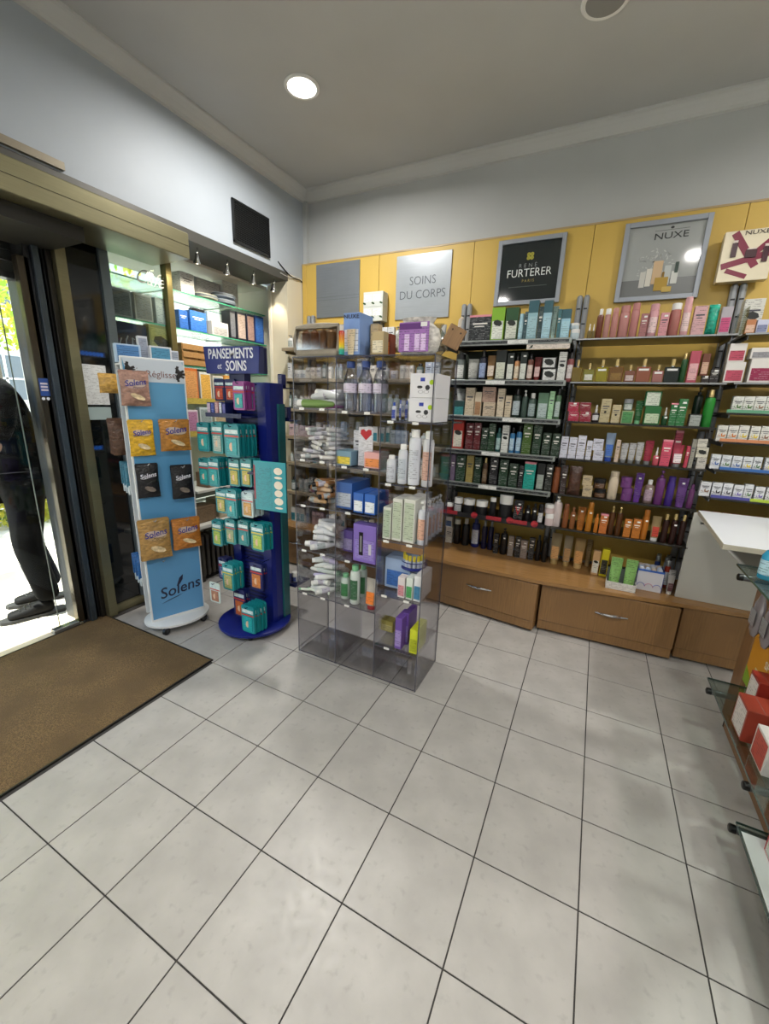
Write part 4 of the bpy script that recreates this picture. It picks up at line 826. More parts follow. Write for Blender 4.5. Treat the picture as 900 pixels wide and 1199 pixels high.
 ('jar', -0.855, 1.862, 0.733, 0.086, 0.111, 0.08, '1a1a1c', '', 'W', 'rightmost of three: black jar with white lid on the sixth shelf under the dark poster', 'C6'),
 ('bottle', -0.77, 1.862, 0.733, 0.049, 0.148, 0.049, '17171a', '', 'WB', 'black bottle with white cap on the sixth shelf under the dark poster', 'C6'),
 ('jar', -0.678, 1.862, 0.733, 0.096, 0.179, 0.08, '1a1a1c', '', 'W', 'large black jar with tall white lid on the sixth shelf under the dark poster', 'C6'),
 ('carton', -0.585, 1.862, 0.733, 0.061, 0.148, 0.046, '141416', '', 'SV', 'black carton with red chevron on the sixth shelf under the dark poster', 'C6'),
 ('bottle', -0.52, 1.862, 0.733, 0.043, 0.125, 0.043, '131316', '', 'SK', 'left of two: black bottle with price sticker on the sixth shelf under the dark poster', 'C6'),
 ('bottle', -0.474, 1.862, 0.733, 0.034, 0.144, 0.034, '131316', '', 'SK', 'right of two: black bottle with price sticker on the sixth shelf under the dark poster', 'C6'),
 ('bottle', -0.432, 1.862, 0.733, 0.037, 0.144, 0.037, '131316', 'c9c9c9', 'KB', 'black bottle with white label on the sixth shelf under the dark poster', 'C6'),
 ('jar', -0.371, 1.862, 0.733, 0.06, 0.086, 0.06, 'c9b7b4', '', 'W', 'lower pale pink jar of a stack on the sixth shelf under the dark poster', 'C6'),
 ('jar', -0.38, 1.862, 0.8198, 0.061, 0.065, 0.061, 'c9b7b4', '', 'W', 'upper pale pink jar of a stack on the sixth shelf under the dark poster', 'C6'),
 ('carton', -1.15, 2.082, 0.4, 0.056, 0.138, 0.042, 'c9c4ba', '', '', 'lower white carton of the stack on the counter under the black shelving', 'C7'),
 ('carton', -1.159, 2.082, 0.5388, 0.056, 0.088, 0.042, 'dfe0e2', '3c5a90', '', 'upper white carton of the stack on the counter under the black shelving', 'C7'),
 ('bottle', -1.088, 2.082, 0.4, 0.058, 0.215, 0.058, '121214', '', 'WB', 'black bottle with frosted cap on the counter under the black shelving', 'C7'),
 ('bottle', -1.014, 2.082, 0.4, 0.061, 0.227, 0.061, '121214', '', 'W', 'black bottle with white cap on the counter under the black shelving', 'C7'),
 ('bottle', -0.932, 2.082, 0.4, 0.066, 0.254, 0.066, '1c2470', 'd0d4e0', '', 'royal blue bottle with white band on the counter under the black shelving', 'C7'),
 ('bottle', -0.857, 2.082, 0.4, 0.044, 0.237, 0.044, '14163c', '', 'C', 'left of two: navy bottle with grey cap on the counter under the black shelving', 'C7'),
 ('bottle', -0.804, 2.082, 0.4, 0.04, 0.245, 0.04, '14163c', '', 'C', 'right of two: navy bottle with grey cap on the counter under the black shelving', 'C7'),
 ('carton', -0.746, 2.032, 0.4, 0.036, 0.162, 0.03, '121214', '', '', 'squat black carton on the counter under the black shelving', 'C8'),
 ('pump', -0.689, 2.032, 0.4, 0.055, 0.214, 0.055, '121214', '', 'KS', 'black pump bottle with sticker on the counter under the black shelving', 'C8'),
 ('carton', -0.631, 2.032, 0.4, 0.041, 0.162, 0.031, '8d8379', '', '', 'taupe carton on the counter under the black shelving', 'C8'),
 ('carton', -0.58, 2.032, 0.4, 0.038, 0.164, 0.03, '19181a', '', 'S', 'black carton behind the taupe one on the counter under the black shelving', 'C8'),
 ('carton', -0.532, 2.032, 0.4, 0.049, 0.145, 0.037, '8d8078', '', 'S', 'tall taupe carton at the front on the counter under the black shelving', 'C8'),
 ('carton', -0.478, 2.032, 0.4, 0.04, 0.175, 0.03, '18181a', '', 'S', 'black carton with sticker on the counter under the black shelving', 'C8'),
 ('bottle', -0.43, 2.032, 0.4, 0.033, 0.204, 0.033, '131315', '', 'K', 'small black bottle on the counter under the black shelving', 'C8'),
 ('pump', -0.383, 2.032, 0.4, 0.041, 0.199, 0.041, '131315', '', 'K', 'black pump bottle at the front on the counter under the black shelving', 'C8'),
 ('tube', -0.31, 2.032, 0.4, 0.07, 0.238, 0.045, 'c8b890', 'c89860', 'G', 'silver gold tube on the counter under the black shelving', 'C8'),
 ('tube', -0.228, 2.032, 0.4, 0.057, 0.233, 0.045, 'c0b498', 'b08858', 'GM', 'grey gold tube with amber base on the counter under the black shelving', 'C8'),
 ('tube', -0.148, 2.032, 0.4, 0.069, 0.227, 0.045, 'dcbc80', 'd09858', '', 'golden cream tube on the counter under the black shelving', 'C8'),
 ('tube', -0.086, 2.117, 0.4, 0.037, 0.208, 0.03, 'c0a878', '', '', 'champagne tube behind the gold ones on the counter under the black shelving', 'C8'),
 ('carton', -0.035, 1.972, 0.4, 0.044, 0.177, 0.033, 'c8a070', 'dcdccf', 'M', 'gold framed box with white printed panel on the counter near the green tubes', 'C9'),
 ('carton', 0.018, 1.972, 0.4, 0.046, 0.2, 0.035, 'd6c81c', '2a2a20', 'D', 'bright yellow and black carton on the counter near the green tubes', 'C9'),
 ('dropper', -0.294, 1.872, 1.955, 0.022, 0.087, 0.022, '6a5a2c', '', 'W', 'left of two: amber green dropper bottle on the top shelf under the pale poster', 'D1'),
 ('dropper', -0.272, 1.872, 1.955, 0.018, 0.085, 0.018, '6a5a2c', '', 'W', 'right of two: amber green dropper bottle on the top shelf under the pale poster', 'D1'),
 ('bottle', -0.243, 1.872, 1.955, 0.037, 0.17, 0.037, '6a3420', '', 'W', 'tall amber to green bottle with white nozzle on the top shelf under the pale poster', 'D1'),
 ('bottle', -0.204, 1.872, 1.955, 0.033, 0.168, 0.033, 'b08078', '', 'WB', 'dusty pink bottle with white cap on the top shelf under the pale poster', 'D1'),
 ('bottle', -0.164, 1.872, 1.955, 0.037, 0.17, 0.037, 'b47c74', '', 'B', 'translucent rose bottle on the top shelf under the pale poster', 'D1'),
 ('bottle', -0.114, 1.872, 1.955, 0.058, 0.181, 0.058, 'b57d78', '', 'BS', 'wide rose bottle with sticker on the top shelf under the pale poster', 'D1'),
 ('bottle', -0.06, 1.872, 1.955, 0.044, 0.191, 0.044, 'b57a76', '', 'B', 'tall rose bottle with faceted cap on the top shelf under the pale poster', 'D1'),
 ('carton', -0.01, 1.872, 1.955, 0.036, 0.128, 0.03, 'a06868', '', 'S', 'dusty rose carton on the top shelf under the pale poster', 'D1'),
 ('bottle', 0.035, 1.872, 1.955, 0.051, 0.18, 0.051, 'cf9aa0', 'e0c4c4', 'B', 'light pink spray bottle on the top shelf under the pale poster', 'D1'),
 ('carton', 0.09, 1.872, 1.955, 0.041, 0.127, 0.031, 'cf8f96', '', 'S', 'pink carton on the top shelf under the pale poster', 'D1'),
 ('bottle', 0.141, 1.872, 1.955, 0.055, 0.177, 0.055, 'a86a62', '', 'BW', 'rose bottle with octagonal cap on the top shelf under the pale poster', 'D1'),
 ('bottle', 0.193, 1.872, 1.955, 0.04, 0.204, 0.04, 'd6a3a6', 'e2c8c6', 'B', 'tallest light pink bottle on the top shelf under the pale poster', 'D1'),
 ('carton', 0.255, 1.872, 1.955, 0.059, 0.152, 0.044, 'cda2a4', '', '', 'wide pale pink carton on the top shelf under the pale poster', 'D1'),
 ('pouch', 0.316, 1.872, 1.955, 0.05, 0.157, 0.035, '1c9a80', '', 'z', 'glossy emerald green pouch on the top shelf under the pale poster', 'D1'),
 ('carton', 0.374, 1.872, 1.955, 0.049, 0.14, 0.037, 'a8a2a8', 'c04878', '', 'silver carton with pink lettering on the top shelf under the pale poster', 'D1'),
 ('flask', -0.33, 1.872, 1.7, 0.057, 0.134, 0.03, '6d5a1c', '', 'Gg', 'amber oil flask at the far left on the second shelf under the pale poster', 'D2'),
 ('flask', -0.261, 1.872, 1.7, 0.063, 0.113, 0.03, '76722c', 'd2d2c4', 'Gg', 'olive oil flask with white label on the second shelf under the pale poster', 'D2'),
 ('flask', -0.189, 1.872, 1.7, 0.064, 0.132, 0.03, '8a8018', '', 'GSg', 'yellow oil flask on the second shelf under the pale poster', 'D2'),
 ('flask', -0.111, 1.872, 1.7, 0.078, 0.136, 0.03, '6b4a20', '8a6a34', 'Gg', 'amber oil flask with gold cap on the second shelf under the pale poster', 'D2'),
 ('flask', -0.036, 1.872, 1.7, 0.056, 0.101, 0.03, '7a5040', 'c9b8b4', 'Gg', 'small pinkish amber flask on the second shelf under the pale poster', 'D2'),
 ('flask', 0.033, 1.872, 1.7, 0.074, 0.134, 0.03, '8c5440', '', 'GSg', 'wide rose amber flask on the second shelf under the pale poster', 'D2'),
 ('flask', 0.109, 1.872, 1.7, 0.054, 0.1, 0.03, '9a6660', '', 'GSg', 'small rose flask on the second shelf under the pale poster', 'D2'),
 ('flask', 0.176, 1.872, 1.7, 0.075, 0.132, 0.03, '1a221f', '', 'GS', 'black green flask with gold cap on the second shelf under the pale poster', 'D2'),
 ('bottle', 0.23, 1.872, 1.7, 0.031, 0.163, 0.031, '1c4a24', '', 'G', 'slim green bottle with gold cap on the second shelf under the pale poster', 'D2'),
 ('carton', 0.275, 1.872, 1.7, 0.048, 0.172, 0.036, 'b04a5c', 'd6a6a8', '', 'pink to red carton with white letter on the second shelf under the pale poster', 'D2'),
 ('carton', 0.341, 1.872, 1.7, 0.033, 0.038, 0.03, '1e1413', '', 'S', 'small dark red box on the second shelf under the pale poster', 'D2'),
 ('carton', 0.327, 1.872, 1.7388, 0.035, 0.118, 0.03, '6a3a28', 'c8a48c', '', 'brown carton with portrait print on the second shelf under the pale poster', 'D2'),
 ('carton', 0.38, 1.872, 1.7, 0.039, 0.075, 0.03, '1c1514', '', 'S', 'dark carton with sticker on the second shelf under the pale poster', 'D2'),
 ('carton', -0.312, 1.872, 1.455, 0.063, 0.06, 0.047, 'a01c3c', '', '', 'lower left crimson carton of the stack on the third shelf under the pale poster', 'D3'),
 ('carton', -0.321, 1.872, 1.5158, 0.063, 0.058, 0.047, 'a01c3c', '', 'S', 'upper left crimson carton of the stack on the third shelf under the pale poster', 'D3'),
 ('carton', -0.243, 1.872, 1.455, 0.065, 0.063, 0.049, '8c1830', '', 'S', 'lower right crimson carton of the stack on the third shelf under the pale poster', 'D3'),
 ('carton', -0.252, 1.872, 1.5188, 0.064, 0.057, 0.048, '7c1628', '', '', 'upper right crimson carton of the stack on the third shelf under the pale poster', 'D3'),
 ('dropper', -0.185, 1.872, 1.455, 0.044, 0.107, 0.044, '231a1e', 'c9c9c9', 'W', 'black dropper bottle with white label on the third shelf under the pale poster', 'D3'),
 ('carton', -0.134, 1.872, 1.455, 0.055, 0.145, 0.041, 'b5a882', '', 'D', 'tall cream carton with black dot on the third shelf under the pale poster', 'D3'),
 ('carton', -0.073, 1.872, 1.455, 0.047, 0.111, 0.035, 'b8ab86', '', 'D', 'short cream carton with black dot on the third shelf under the pale poster', 'D3'),
 ('carton', -0.009, 1.872, 1.455, 0.064, 0.077, 0.048, '93a078', '4a8a50', 'F', 'beige and green carton on the third shelf under the pale poster', 'D3'),
 ('jar', -0.014, 1.872, 1.5328, 0.05, 0.07, 0.05, '4f6a58', 'b8c0b8', 'C', 'glass jar on the beige and green carton on the third shelf under the pale poster', 'D3'),
 ('tube', 0.047, 1.872, 1.455, 0.039, 0.139, 0.032, '1f6a30', '', 'N', 'glossy green tube on the third shelf under the pale poster', 'D3'),
 ('carton', 0.12, 1.872, 1.455, 0.083, 0.107, 0.062, '1c6430', 'b8c8a8', '', 'lower wide green carton on the third shelf under the pale poster', 'D3'),
 ('carton', 0.109, 1.872, 1.5628, 0.082, 0.087, 0.062, '1c6430', 'c8d0c0', 'F', 'upper wide green carton on the third shelf under the pale poster', 'D3'),
 ('dropper', 0.188, 1.872, 1.455, 0.032, 0.104, 0.032, '14401f', '', 'WS', 'green dropper bottle on the third shelf under the pale poster', 'D3'),
 ('carton', 0.225, 1.872, 1.455, 0.034, 0.13, 0.03, '1f6a34', '', 'ST', 'short bright green carton on the third shelf under the pale poster', 'D3'),
 ('carton', 0.265, 1.872, 1.455, 0.043, 0.155, 0.032, '1f6a34', '', 'S', 'tall bright green carton on the third shelf under the pale poster', 'D3'),
 ('carton', 0.336, 1.872, 1.455, 0.06, 0.071, 0.046, '161a18', '9aa09a', 'F', 'black and white boxed jar on the third shelf under the pale poster', 'D3'),
 ('pump', 0.349, 1.957, 1.455, 0.045, 0.227, 0.045, '10261a', '', 'K', 'dark green pump bottle on the third shelf under the pale poster', 'D3'),
 ('bottle', 0.392, 1.872, 1.455, 0.05, 0.21, 0.05, '1f7a28', '', 'G', 'bright green bottle with cream cap on the third shelf under the pale poster', 'D3'),
 ('carton', -0.342, 1.872, 1.213, 0.044, 0.141, 0.033, 'c9cad6', '', '', 'leftmost of three: tall white lilac carton on the fourth shelf under the pale poster', 'D4'),
 ('carton', -0.291, 1.872, 1.213, 0.046, 0.139, 0.034, 'c9cad6', '', '', 'second of three: tall white lilac carton on the fourth shelf under the pale poster', 'D4'),
 ('carton', -0.239, 1.872, 1.213, 0.048, 0.153, 0.036, 'cccdd8', '', '', 'rightmost of three: tall white lilac carton on the fourth shelf under the pale poster', 'D4'),
 ('carton', -0.191, 1.872, 1.213, 0.032, 0.124, 0.03, 'c9cad4', '', '', 'narrow white carton on the fourth shelf under the pale poster', 'D4'),
 ('carton', -0.133, 1.872, 1.213, 0.058, 0.063, 0.044, 'c9cad6', '', '', 'lower flat white lilac carton on the fourth shelf under the pale poster', 'D4'),
 ('carton', -0.143, 1.872, 1.2768, 0.059, 0.074, 0.044, 'c9cad6', '', '', 'upper flat white lilac carton on the fourth shelf under the pale poster', 'D4'),
 ('tube', -0.076, 1.872, 1.213, 0.052, 0.18, 0.042, 'a9bfd8', '3c66b0', 'U', 'pale blue tube with blue cap on the fourth shelf under the pale poster', 'D4'),
 ('carton', -0.029, 1.872, 1.213, 0.023, 0.14, 0.03, 'c4b09c', '', '', 'cream carton behind the white tubes on the fourth shelf under the pale poster', 'D4'),
 ('tube', 0.009, 1.872, 1.213, 0.039, 0.122, 0.031, 'd6d6d4', '', 'C', 'leftmost of three: small white tube with clear cap, fourth shelf under the pale poster', 'D4'),
 ('tube', 0.052, 1.872, 1.213, 0.037, 0.125, 0.03, 'd6d6d4', '', 'C', 'second of three: small white tube with clear cap, fourth shelf under the pale poster', 'D4'),
 ('tube', 0.092, 1.872, 1.213, 0.037, 0.133, 0.03, 'd6d6d4', '', 'C', 'rightmost of three: small white tube with clear cap, fourth shelf under the pale poster', 'D4'),
 ('tube', 0.139, 1.872, 1.213, 0.044, 0.147, 0.035, 'b83a50', '', 'C', 'rose red tube on the fourth shelf under the pale poster', 'D4'),
 ('dropper', 0.185, 1.872, 1.213, 0.033, 0.109, 0.033, 'b8505c', '', 'WS', 'rose dropper bottle on the fourth shelf under the pale poster', 'D4'),
 ('carton', 0.23, 1.872, 1.213, 0.05, 0.158, 0.038, 'c44a62', '', 'T', 'rose red carton on the fourth shelf under the pale poster', 'D4'),
 ('carton', 0.291, 1.957, 1.213, 0.039, 0.213, 0.03, 'c04a60', '', 'T', 'tallest rose red carton on the fourth shelf under the pale poster', 'D4'),
 ('tube', 0.291, 1.872, 1.213, 0.055, 0.132, 0.044, 'c84c62', 'dfd0d0', 'C', 'rose red tube with white label on the fourth shelf under the pale poster', 'D4'),
 ('carton', 0.337, 1.872, 1.213, 0.017, 0.13, 0.03, 'b03c50', '', '', 'slim rose red carton on the fourth shelf under the pale poster', 'D4'),
 ('carton', 0.36, 1.872, 1.213, 0.021, 0.172, 0.03, '8f8c80', '', '', 'tall grey carton on the fourth shelf under the pale poster', 'D4'),
 ('carton', 0.412, 1.872, 1.213, 0.046, 0.066, 0.034, 'b8b4aa', '', '', 'bottom cream carton of the stack on the fourth shelf under the pale poster', 'D4'),
 ('carton', 0.405, 1.872, 1.2798, 0.057, 0.059, 0.043, 'c6c2b0', '', 'M', 'middle cream carton of the stack on the fourth shelf under the pale poster', 'D4'),
 ('carton', 0.396, 1.872, 1.3398, 0.047, 0.048, 0.036, 'c2beb0', '', '', 'top cream carton of the stack on the fourth shelf under the pale poster', 'D4'),
 ('bottle', -0.363, 1.872, 0.97, 0.046, 0.177, 0.046, '7a4426', '', 'B', 'copper bottle on the fifth shelf under the pale poster', 'D5'),
 ('carton', -0.315, 1.872, 0.97, 0.034, 0.193, 0.03, '2a1512', '', '', 'tall dark brown carton on the fifth shelf under the pale poster', 'D5'),
 ('pouch', -0.248, 1.872, 0.97, 0.078, 0.194, 0.035, '4a3024', '', 'zK', 'brown pouch with dark top on the fifth shelf under the pale poster', 'D5'),
 ('carton', -0.162, 1.872, 0.97, 0.057, 0.072, 0.043, 'b8a684', '', '', 'lower cream gold carton on the fifth shelf under the pale poster', 'D5'),
 ('carton', -0.172, 1.872, 1.0428, 0.057, 0.067, 0.043, 'b8a684', '', '', 'upper cream gold carton on the fifth shelf under the pale poster', 'D5'),
 ('jar', -0.087, 1.872, 0.97, 0.071, 0.058, 0.071, '2e1c10', '5a3c20', 'K', 'lower dark brown jar on the fifth shelf under the pale poster', 'D5'),
 ('jar', -0.097, 1.872, 1.0288, 0.071, 0.066, 0.071, '2e1c10', '5a3c20', 'K', 'upper dark brown jar on the fifth shelf under the pale poster', 'D5'),
 ('bottle', -0.017, 1.872, 0.97, 0.057, 0.183, 0.057, 'c9baa2', '', 'B', 'tall pearl cream bottle on the fifth shelf under the pale poster', 'D5'),
 ('jar', 0.068, 1.872, 0.97, 0.063, 0.083, 0.063, '6a3a74', '', '', 'lower plum jar of the stack on the fifth shelf under the pale poster', 'D5'),
 ('jar', 0.054, 1.872, 1.0538, 0.063, 0.069, 0.063, '6a3a74', '', '', 'upper plum jar of the stack on the fifth shelf under the pale poster', 'D5'),
 ('tube', 0.123, 1.872, 0.97, 0.045, 0.187, 0.036, '6f3f9c', '', 'S', 'violet tube on the fifth shelf under the pale poster', 'D5'),
 ('bottle', 0.183, 1.872, 0.97, 0.051, 0.15, 0.051, '7a6660', 'a892a0', 'WS', 'taupe and pink bottle with white spray top on the fifth shelf under the pale poster', 'D5'),
 ('pump', 0.238, 1.872, 0.97, 0.048, 0.214, 0.048, '64306c', '', '', 'plum pump bottle on the fifth shelf under the pale poster', 'D5'),
 ('bottle', 0.293, 1.872, 0.97, 0.043, 0.184, 0.043, '3c2478', '', 'B', 'deep violet clear bottle on the fifth shelf under the pale poster', 'D5'),
 ('tube', 0.352, 1.872, 0.97, 0.053, 0.18, 0.042, '744a92', '', 'S', 'wide violet tube on the fifth shelf under the pale poster', 'D5'),
 ('bottle', 0.401, 1.872, 0.97, 0.031, 0.149, 0.031, '5a2c58', '', '', 'plum bottle with tapered neck on the fifth shelf under the pale poster', 'D5'),
 ('pump', -0.327, 1.872, 0.733, 0.057, 0.217, 0.057, 'cdbfbc', '', 'W', 'white pink pump bottle on the sixth shelf under the pale poster', 'D6'),
 ('bottle', -0.269, 1.872, 0.733, 0.037, 0.171, 0.037, '7c4826', '', 'B', 'copper bottle on the sixth shelf under the pale poster', 'D6'),
 ('bottle', -0.224, 1.872, 0.733, 0.034, 0.153, 0.034, '80502c', '', 'S', 'small copper spray bottle on the sixth shelf under the pale poster', 'D6'),
 ('tube', -0.172, 1.872, 0.733, 0.051, 0.161, 0.041, 'b5702a', '', 'S', 'flared orange tube on the sixth shelf under the pale poster', 'D6'),
 ('bottle', -0.122, 1.872, 0.733, 0.038, 0.203, 0.038, 'b07020', '', 'BS', 'tall orange spray bottle on the sixth shelf under the pale poster', 'D6'),
 ('bottle', -0.076, 1.872, 0.733, 0.025, 0.128, 0.025, 'b46c24', '', '', 'small orange bottle on the sixth shelf under the pale poster', 'D6'),
 ('carton', -0.034, 1.872, 0.733, 0.045, 0.134, 0.034, 'b8682c', '', 'ST', 'orange carton with pink top on the sixth shelf under the pale poster', 'D6'),
 ('pump', 0.01, 1.872, 0.733, 0.034, 0.192, 0.034, '4c2c10', '', 'G', 'left of two: dark amber oil spray with gold trigger, sixth shelf under the pale poster', 'D6'),
 ('pump', 0.053, 1.872, 0.733, 0.036, 0.193, 0.036, '4c2c10', '', 'G', 'right of two: dark amber oil spray with gold trigger, sixth shelf under the pale poster', 'D6'),
 ('carton', 0.105, 1.872, 0.733, 0.04, 0.121, 0.03, 'b56c22', '', 'S', 'left of two: short orange carton on the sixth shelf under the pale poster', 'D6'),
 ('carton', 0.156, 1.872, 0.733, 0.046, 0.129, 0.034, 'b56c22', '', 'S', 'right of two: short orange carton on the sixth shelf under the pale poster', 'D6'),
 ('bottle', 0.2, 1.872, 0.733, 0.036, 0.197, 0.036, 'b06a20', '', 'SB', 'orange spray bottle with tall cap on the sixth shelf under the pale poster', 'D6'),
 ('tube', 0.259, 1.872, 0.733, 0.049, 0.161, 0.039, 'bfa878', 'b84030', 'W', 'cream tube with red band on the sixth shelf under the pale poster', 'D6'),
 ('bottle', 0.308, 1.872, 0.733, 0.035, 0.185, 0.035, '2a100a', '', 'G', 'leftmost of three: dark brown oil bottle with gold cap, sixth shelf under the pale poster', 'D6'),
 ('bottle', 0.353, 1.872, 0.733, 0.034, 0.192, 0.034, '2a100a', '', 'GS', 'second of three: dark brown oil bottle with gold cap, sixth shelf under the pale poster', 'D6'),
 ('bottle', 0.397, 1.872, 0.733, 0.034, 0.193, 0.034, '2a100a', '', 'G', 'rightmost of three: dark brown oil bottle with gold cap, sixth shelf under the pale poster', 'D6'),
 ('carton', 0.487, 1.872, 1.955, 0.042, 0.07, 0.031, 'b8784c', 'd8b49c', '', 'peach carton on the top shelf at right end', 'E1'),
 ('carton', 0.537, 1.872, 1.955, 0.048, 0.067, 0.036, 'c4c8dc', '8088a8', '', 'white lavender carton on the top shelf at right end', 'E1'),
 ('carton', 0.502, 1.957, 1.955, 0.089, 0.188, 0.067, 'cfcfc6', '', 'M', 'large white carton behind the peach one on the top shelf at right end', 'E1'),
 ('carton', 0.465, 1.872, 1.703, 0.086, 0.107, 0.065, 'd5d2cc', 'b4465c', '', 'lower white box with rose panel on the second shelf at right end', 'E2'),
 ('carton', 0.458, 1.872, 1.8108, 0.075, 0.096, 0.056, 'd5d2cc', 'b4465c', '', 'upper white box with rose panel on the second shelf at right end', 'E2'),
 ('carton', 0.579, 1.872, 1.703, 0.101, 0.123, 0.07, 'd5d2cc', '8c1c46', '', 'white box with magenta panel on the second shelf at right end', 'E2'),
 ('carton', 0.569, 1.872, 1.8268, 0.104, 0.055, 0.07, 'd5d2cc', '8c8c90', '', 'white box on the magenta panelled one on the second shelf at right end', 'E2'),
 ('carton', 0.514, 1.872, 1.541, 0.047, 0.089, 0.035, 'd2d4cc', '', '1', 'left of two: white herbal box with green leaf print, third shelf at right end', 'E3'),
 ('carton', 0.562, 1.872, 1.541, 0.046, 0.09, 0.034, 'd2d4cc', '', '1', 'right of two: white herbal box with green leaf print, third shelf at right end', 'E3'),
 ('carton', 0.61, 1.872, 1.541, 0.046, 0.091, 0.035, 'd2d4cc', '', '6', 'white herbal box with brown green print on the third shelf at right end', 'E3'),
 ('carton', 0.656, 1.872, 1.541, 0.042, 0.092, 0.032, 'd2d4cc', '', '1', 'white herbal box at the photo edge on the third shelf at right end', 'E3'),
 ('carton', 0.475, 1.872, 1.381, 0.046, 0.089, 0.034, 'd2d2ca', '', '2', 'left of two: white herbal box with orange pod print, fourth shelf at right end', 'E4'),
 ('carton', 0.524, 1.872, 1.381, 0.045, 0.091, 0.034, 'd2d2ca', '', '2', 'right of two: white herbal box with orange pod print, fourth shelf at right end', 'E4'),
 ('carton', 0.571, 1.872, 1.381, 0.044, 0.094, 0.033, 'd2d2ca', '', '5', 'white herbal box with yellow fruit print on the fourth shelf at right end', 'E4'),
 ('carton', 0.621, 1.872, 1.381, 0.042, 0.092, 0.032, 'd2d2ca', '', '5', 'white herbal box with yellow flower print on the fourth shelf at right end', 'E4'),
 ('carton', 0.667, 1.872, 1.381, 0.043, 0.094, 0.032, 'd2d2ca', '', '6', 'white herbal box with brown leaf print on the fourth shelf at right end', 'E4'),
 ('carton', 0.477, 1.872, 1.221, 0.044, 0.084, 0.033, 'd0d4d6', '', '3', 'white herbal box with blue green print on the fifth shelf at right end', 'E5'),
 ('carton', 0.526, 1.872, 1.221, 0.044, 0.083, 0.033, 'd0d4d6', '', '1', 'white herbal box with dark leaf print on the fifth shelf at right end', 'E5'),
 ('carton', 0.575, 1.872, 1.221, 0.044, 0.082, 0.033, 'd0d4d6', '', '3', 'white herbal box with blue leaf print on the fifth shelf at right end', 'E5'),
 ('carton', 0.623, 1.872, 1.221, 0.043, 0.082, 0.032, 'd0d4d6', '', '5', 'white herbal box with yellow flower on the fifth shelf at right end', 'E5'),
 ('carton', 0.666, 1.872, 1.221, 0.038, 0.085, 0.03, 'd0d4d6', '', '1', 'white herbal box with olive print on the fifth shelf at right end', 'E5'),
 ('carton', 0.719, 1.872, 1.221, 0.04, 0.085, 0.03, 'd0d4d6', '', '5', 'white herbal box at the photo edge on the fifth shelf at right end', 'E5'),
 ('carton', 0.459, 1.872, 1.055, 0.051, 0.087, 0.038, 'd0d2d4', '', '6', 'white herbal box with brown bark print on the sixth shelf at right end', 'E6'),
 ('carton', 0.514, 1.872, 1.055, 0.046, 0.088, 0.035, 'd0d2d4', '', '4', 'left of two: white herbal box with black berry print, sixth shelf at right end', 'E6'),
 ('carton', 0.564, 1.872, 1.055, 0.044, 0.089, 0.033, 'd0d2d4', '', '4', 'right of two: white herbal box with black berry print, sixth shelf at right end', 'E6'),
 ('carton', 0.614, 1.872, 1.055, 0.044, 0.085, 0.033, 'd0d2d4', '', '7', 'white herbal box with violet berry print on the sixth shelf at right end', 'E6'),
 ('carton', 0.659, 1.872, 1.055, 0.039, 0.095, 0.03, 'd0d2d4', '', '1', 'white herbal box with green bud print on the sixth shelf at right end', 'E6'),
 ('carton', 0.71, 1.872, 1.055, 0.042, 0.086, 0.032, 'd0d2d4', '', '7', 'white herbal box with lavender print on the sixth shelf at right end', 'E6'),
 ('carton', 0.758, 1.872, 1.055, 0.039, 0.087, 0.03, 'd0d2d4', '', '4', 'white herbal box at the photo edge on the sixth shelf at right end', 'E6'),
 ('carton', -1.288, 0.697, 1.749, 0.091, 0.19, 0.13, '7d9cd2', 'd9dfea', '', 'tall pale blue sun care gift box on top of the clear tower', 'TA'),
 ('carton', -1.213, 0.787, 1.749, 0.043, 0.152, 0.047, 'c9b48c', '', '', 'beige box at the back on top of the clear tower', 'TA'),
 ('carton', -1.144, 0.697, 1.749, 0.064, 0.101, 0.05, 'b9a57c', 'e0d6bc', '', 'cream box with cut out window on top of the clear tower', 'TA'),
 ('carton', -1.151, 0.767, 1.749, 0.079, 0.101, 0.06, '7c3420', 'd8813a', '', 'russet box with orange label on top of the clear tower', 'TA'),
 ('carton', -1.327, 0.697, 1.204, 0.092, 0.075, 0.12, '6f90a4', 'd8c23c', '', 'low teal counter tray with yellow label on the middle column, third tower shelf', 'TB'),
 ('carton', -1.281, 0.777, 1.204, 0.071, 0.179, 0.03, 'd3d3d8', '', '', 'white leaflet box with red heart on the middle column, third tower shelf', 'TB'),
 ('carton', -1.157, 0.697, 1.204, 0.093, 0.08, 0.1, 'd9a3a0', 'e08a4a', '', 'low pink counter tray with orange label on the middle column, third tower shelf', 'TB'),
 ('carton', -1.34, 0.727, 0.959, 0.099, 0.146, 0.2, '2c5aa0', 'b4bcc8', '', 'large blue and grey open tray on the middle column, fourth tower shelf', 'TC'),
 ('carton', -1.234, 0.697, 0.959, 0.06, 0.108, 0.16, '2860b4', 'dfe5ea', '', 'left of two: blue white and green box on the middle column, fourth tower shelf', 'TC'),
 ('carton', -1.164, 0.697, 0.959, 0.064, 0.108, 0.16, '2860b4', 'dfe5ea', '', 'right of two: blue white and green box on the middle column, fourth tower shelf', 'TC'),
 ('carton', -1.355, 0.797, 0.684, 0.061, 0.129, 0.05, '5a4290', 'a89cc8', '', 'purple case in the back on the middle column, fifth tower shelf', 'TD'),
 ('carton', -1.191, 0.697, 0.684, 0.139, 0.212, 0.07, '7a62b4', '8f7cc4', '', 'large violet case with dark slot on the middle column, fifth tower shelf', 'TD'),
 ('spray', -1.341, 0.727, 0.414, 0.056, 0.153, 0.056, 'bcc8c0', '3c7a4a', 'N', 'white aerosol with green cap at the left on the middle column, lowest tower shelf', 'TE'),
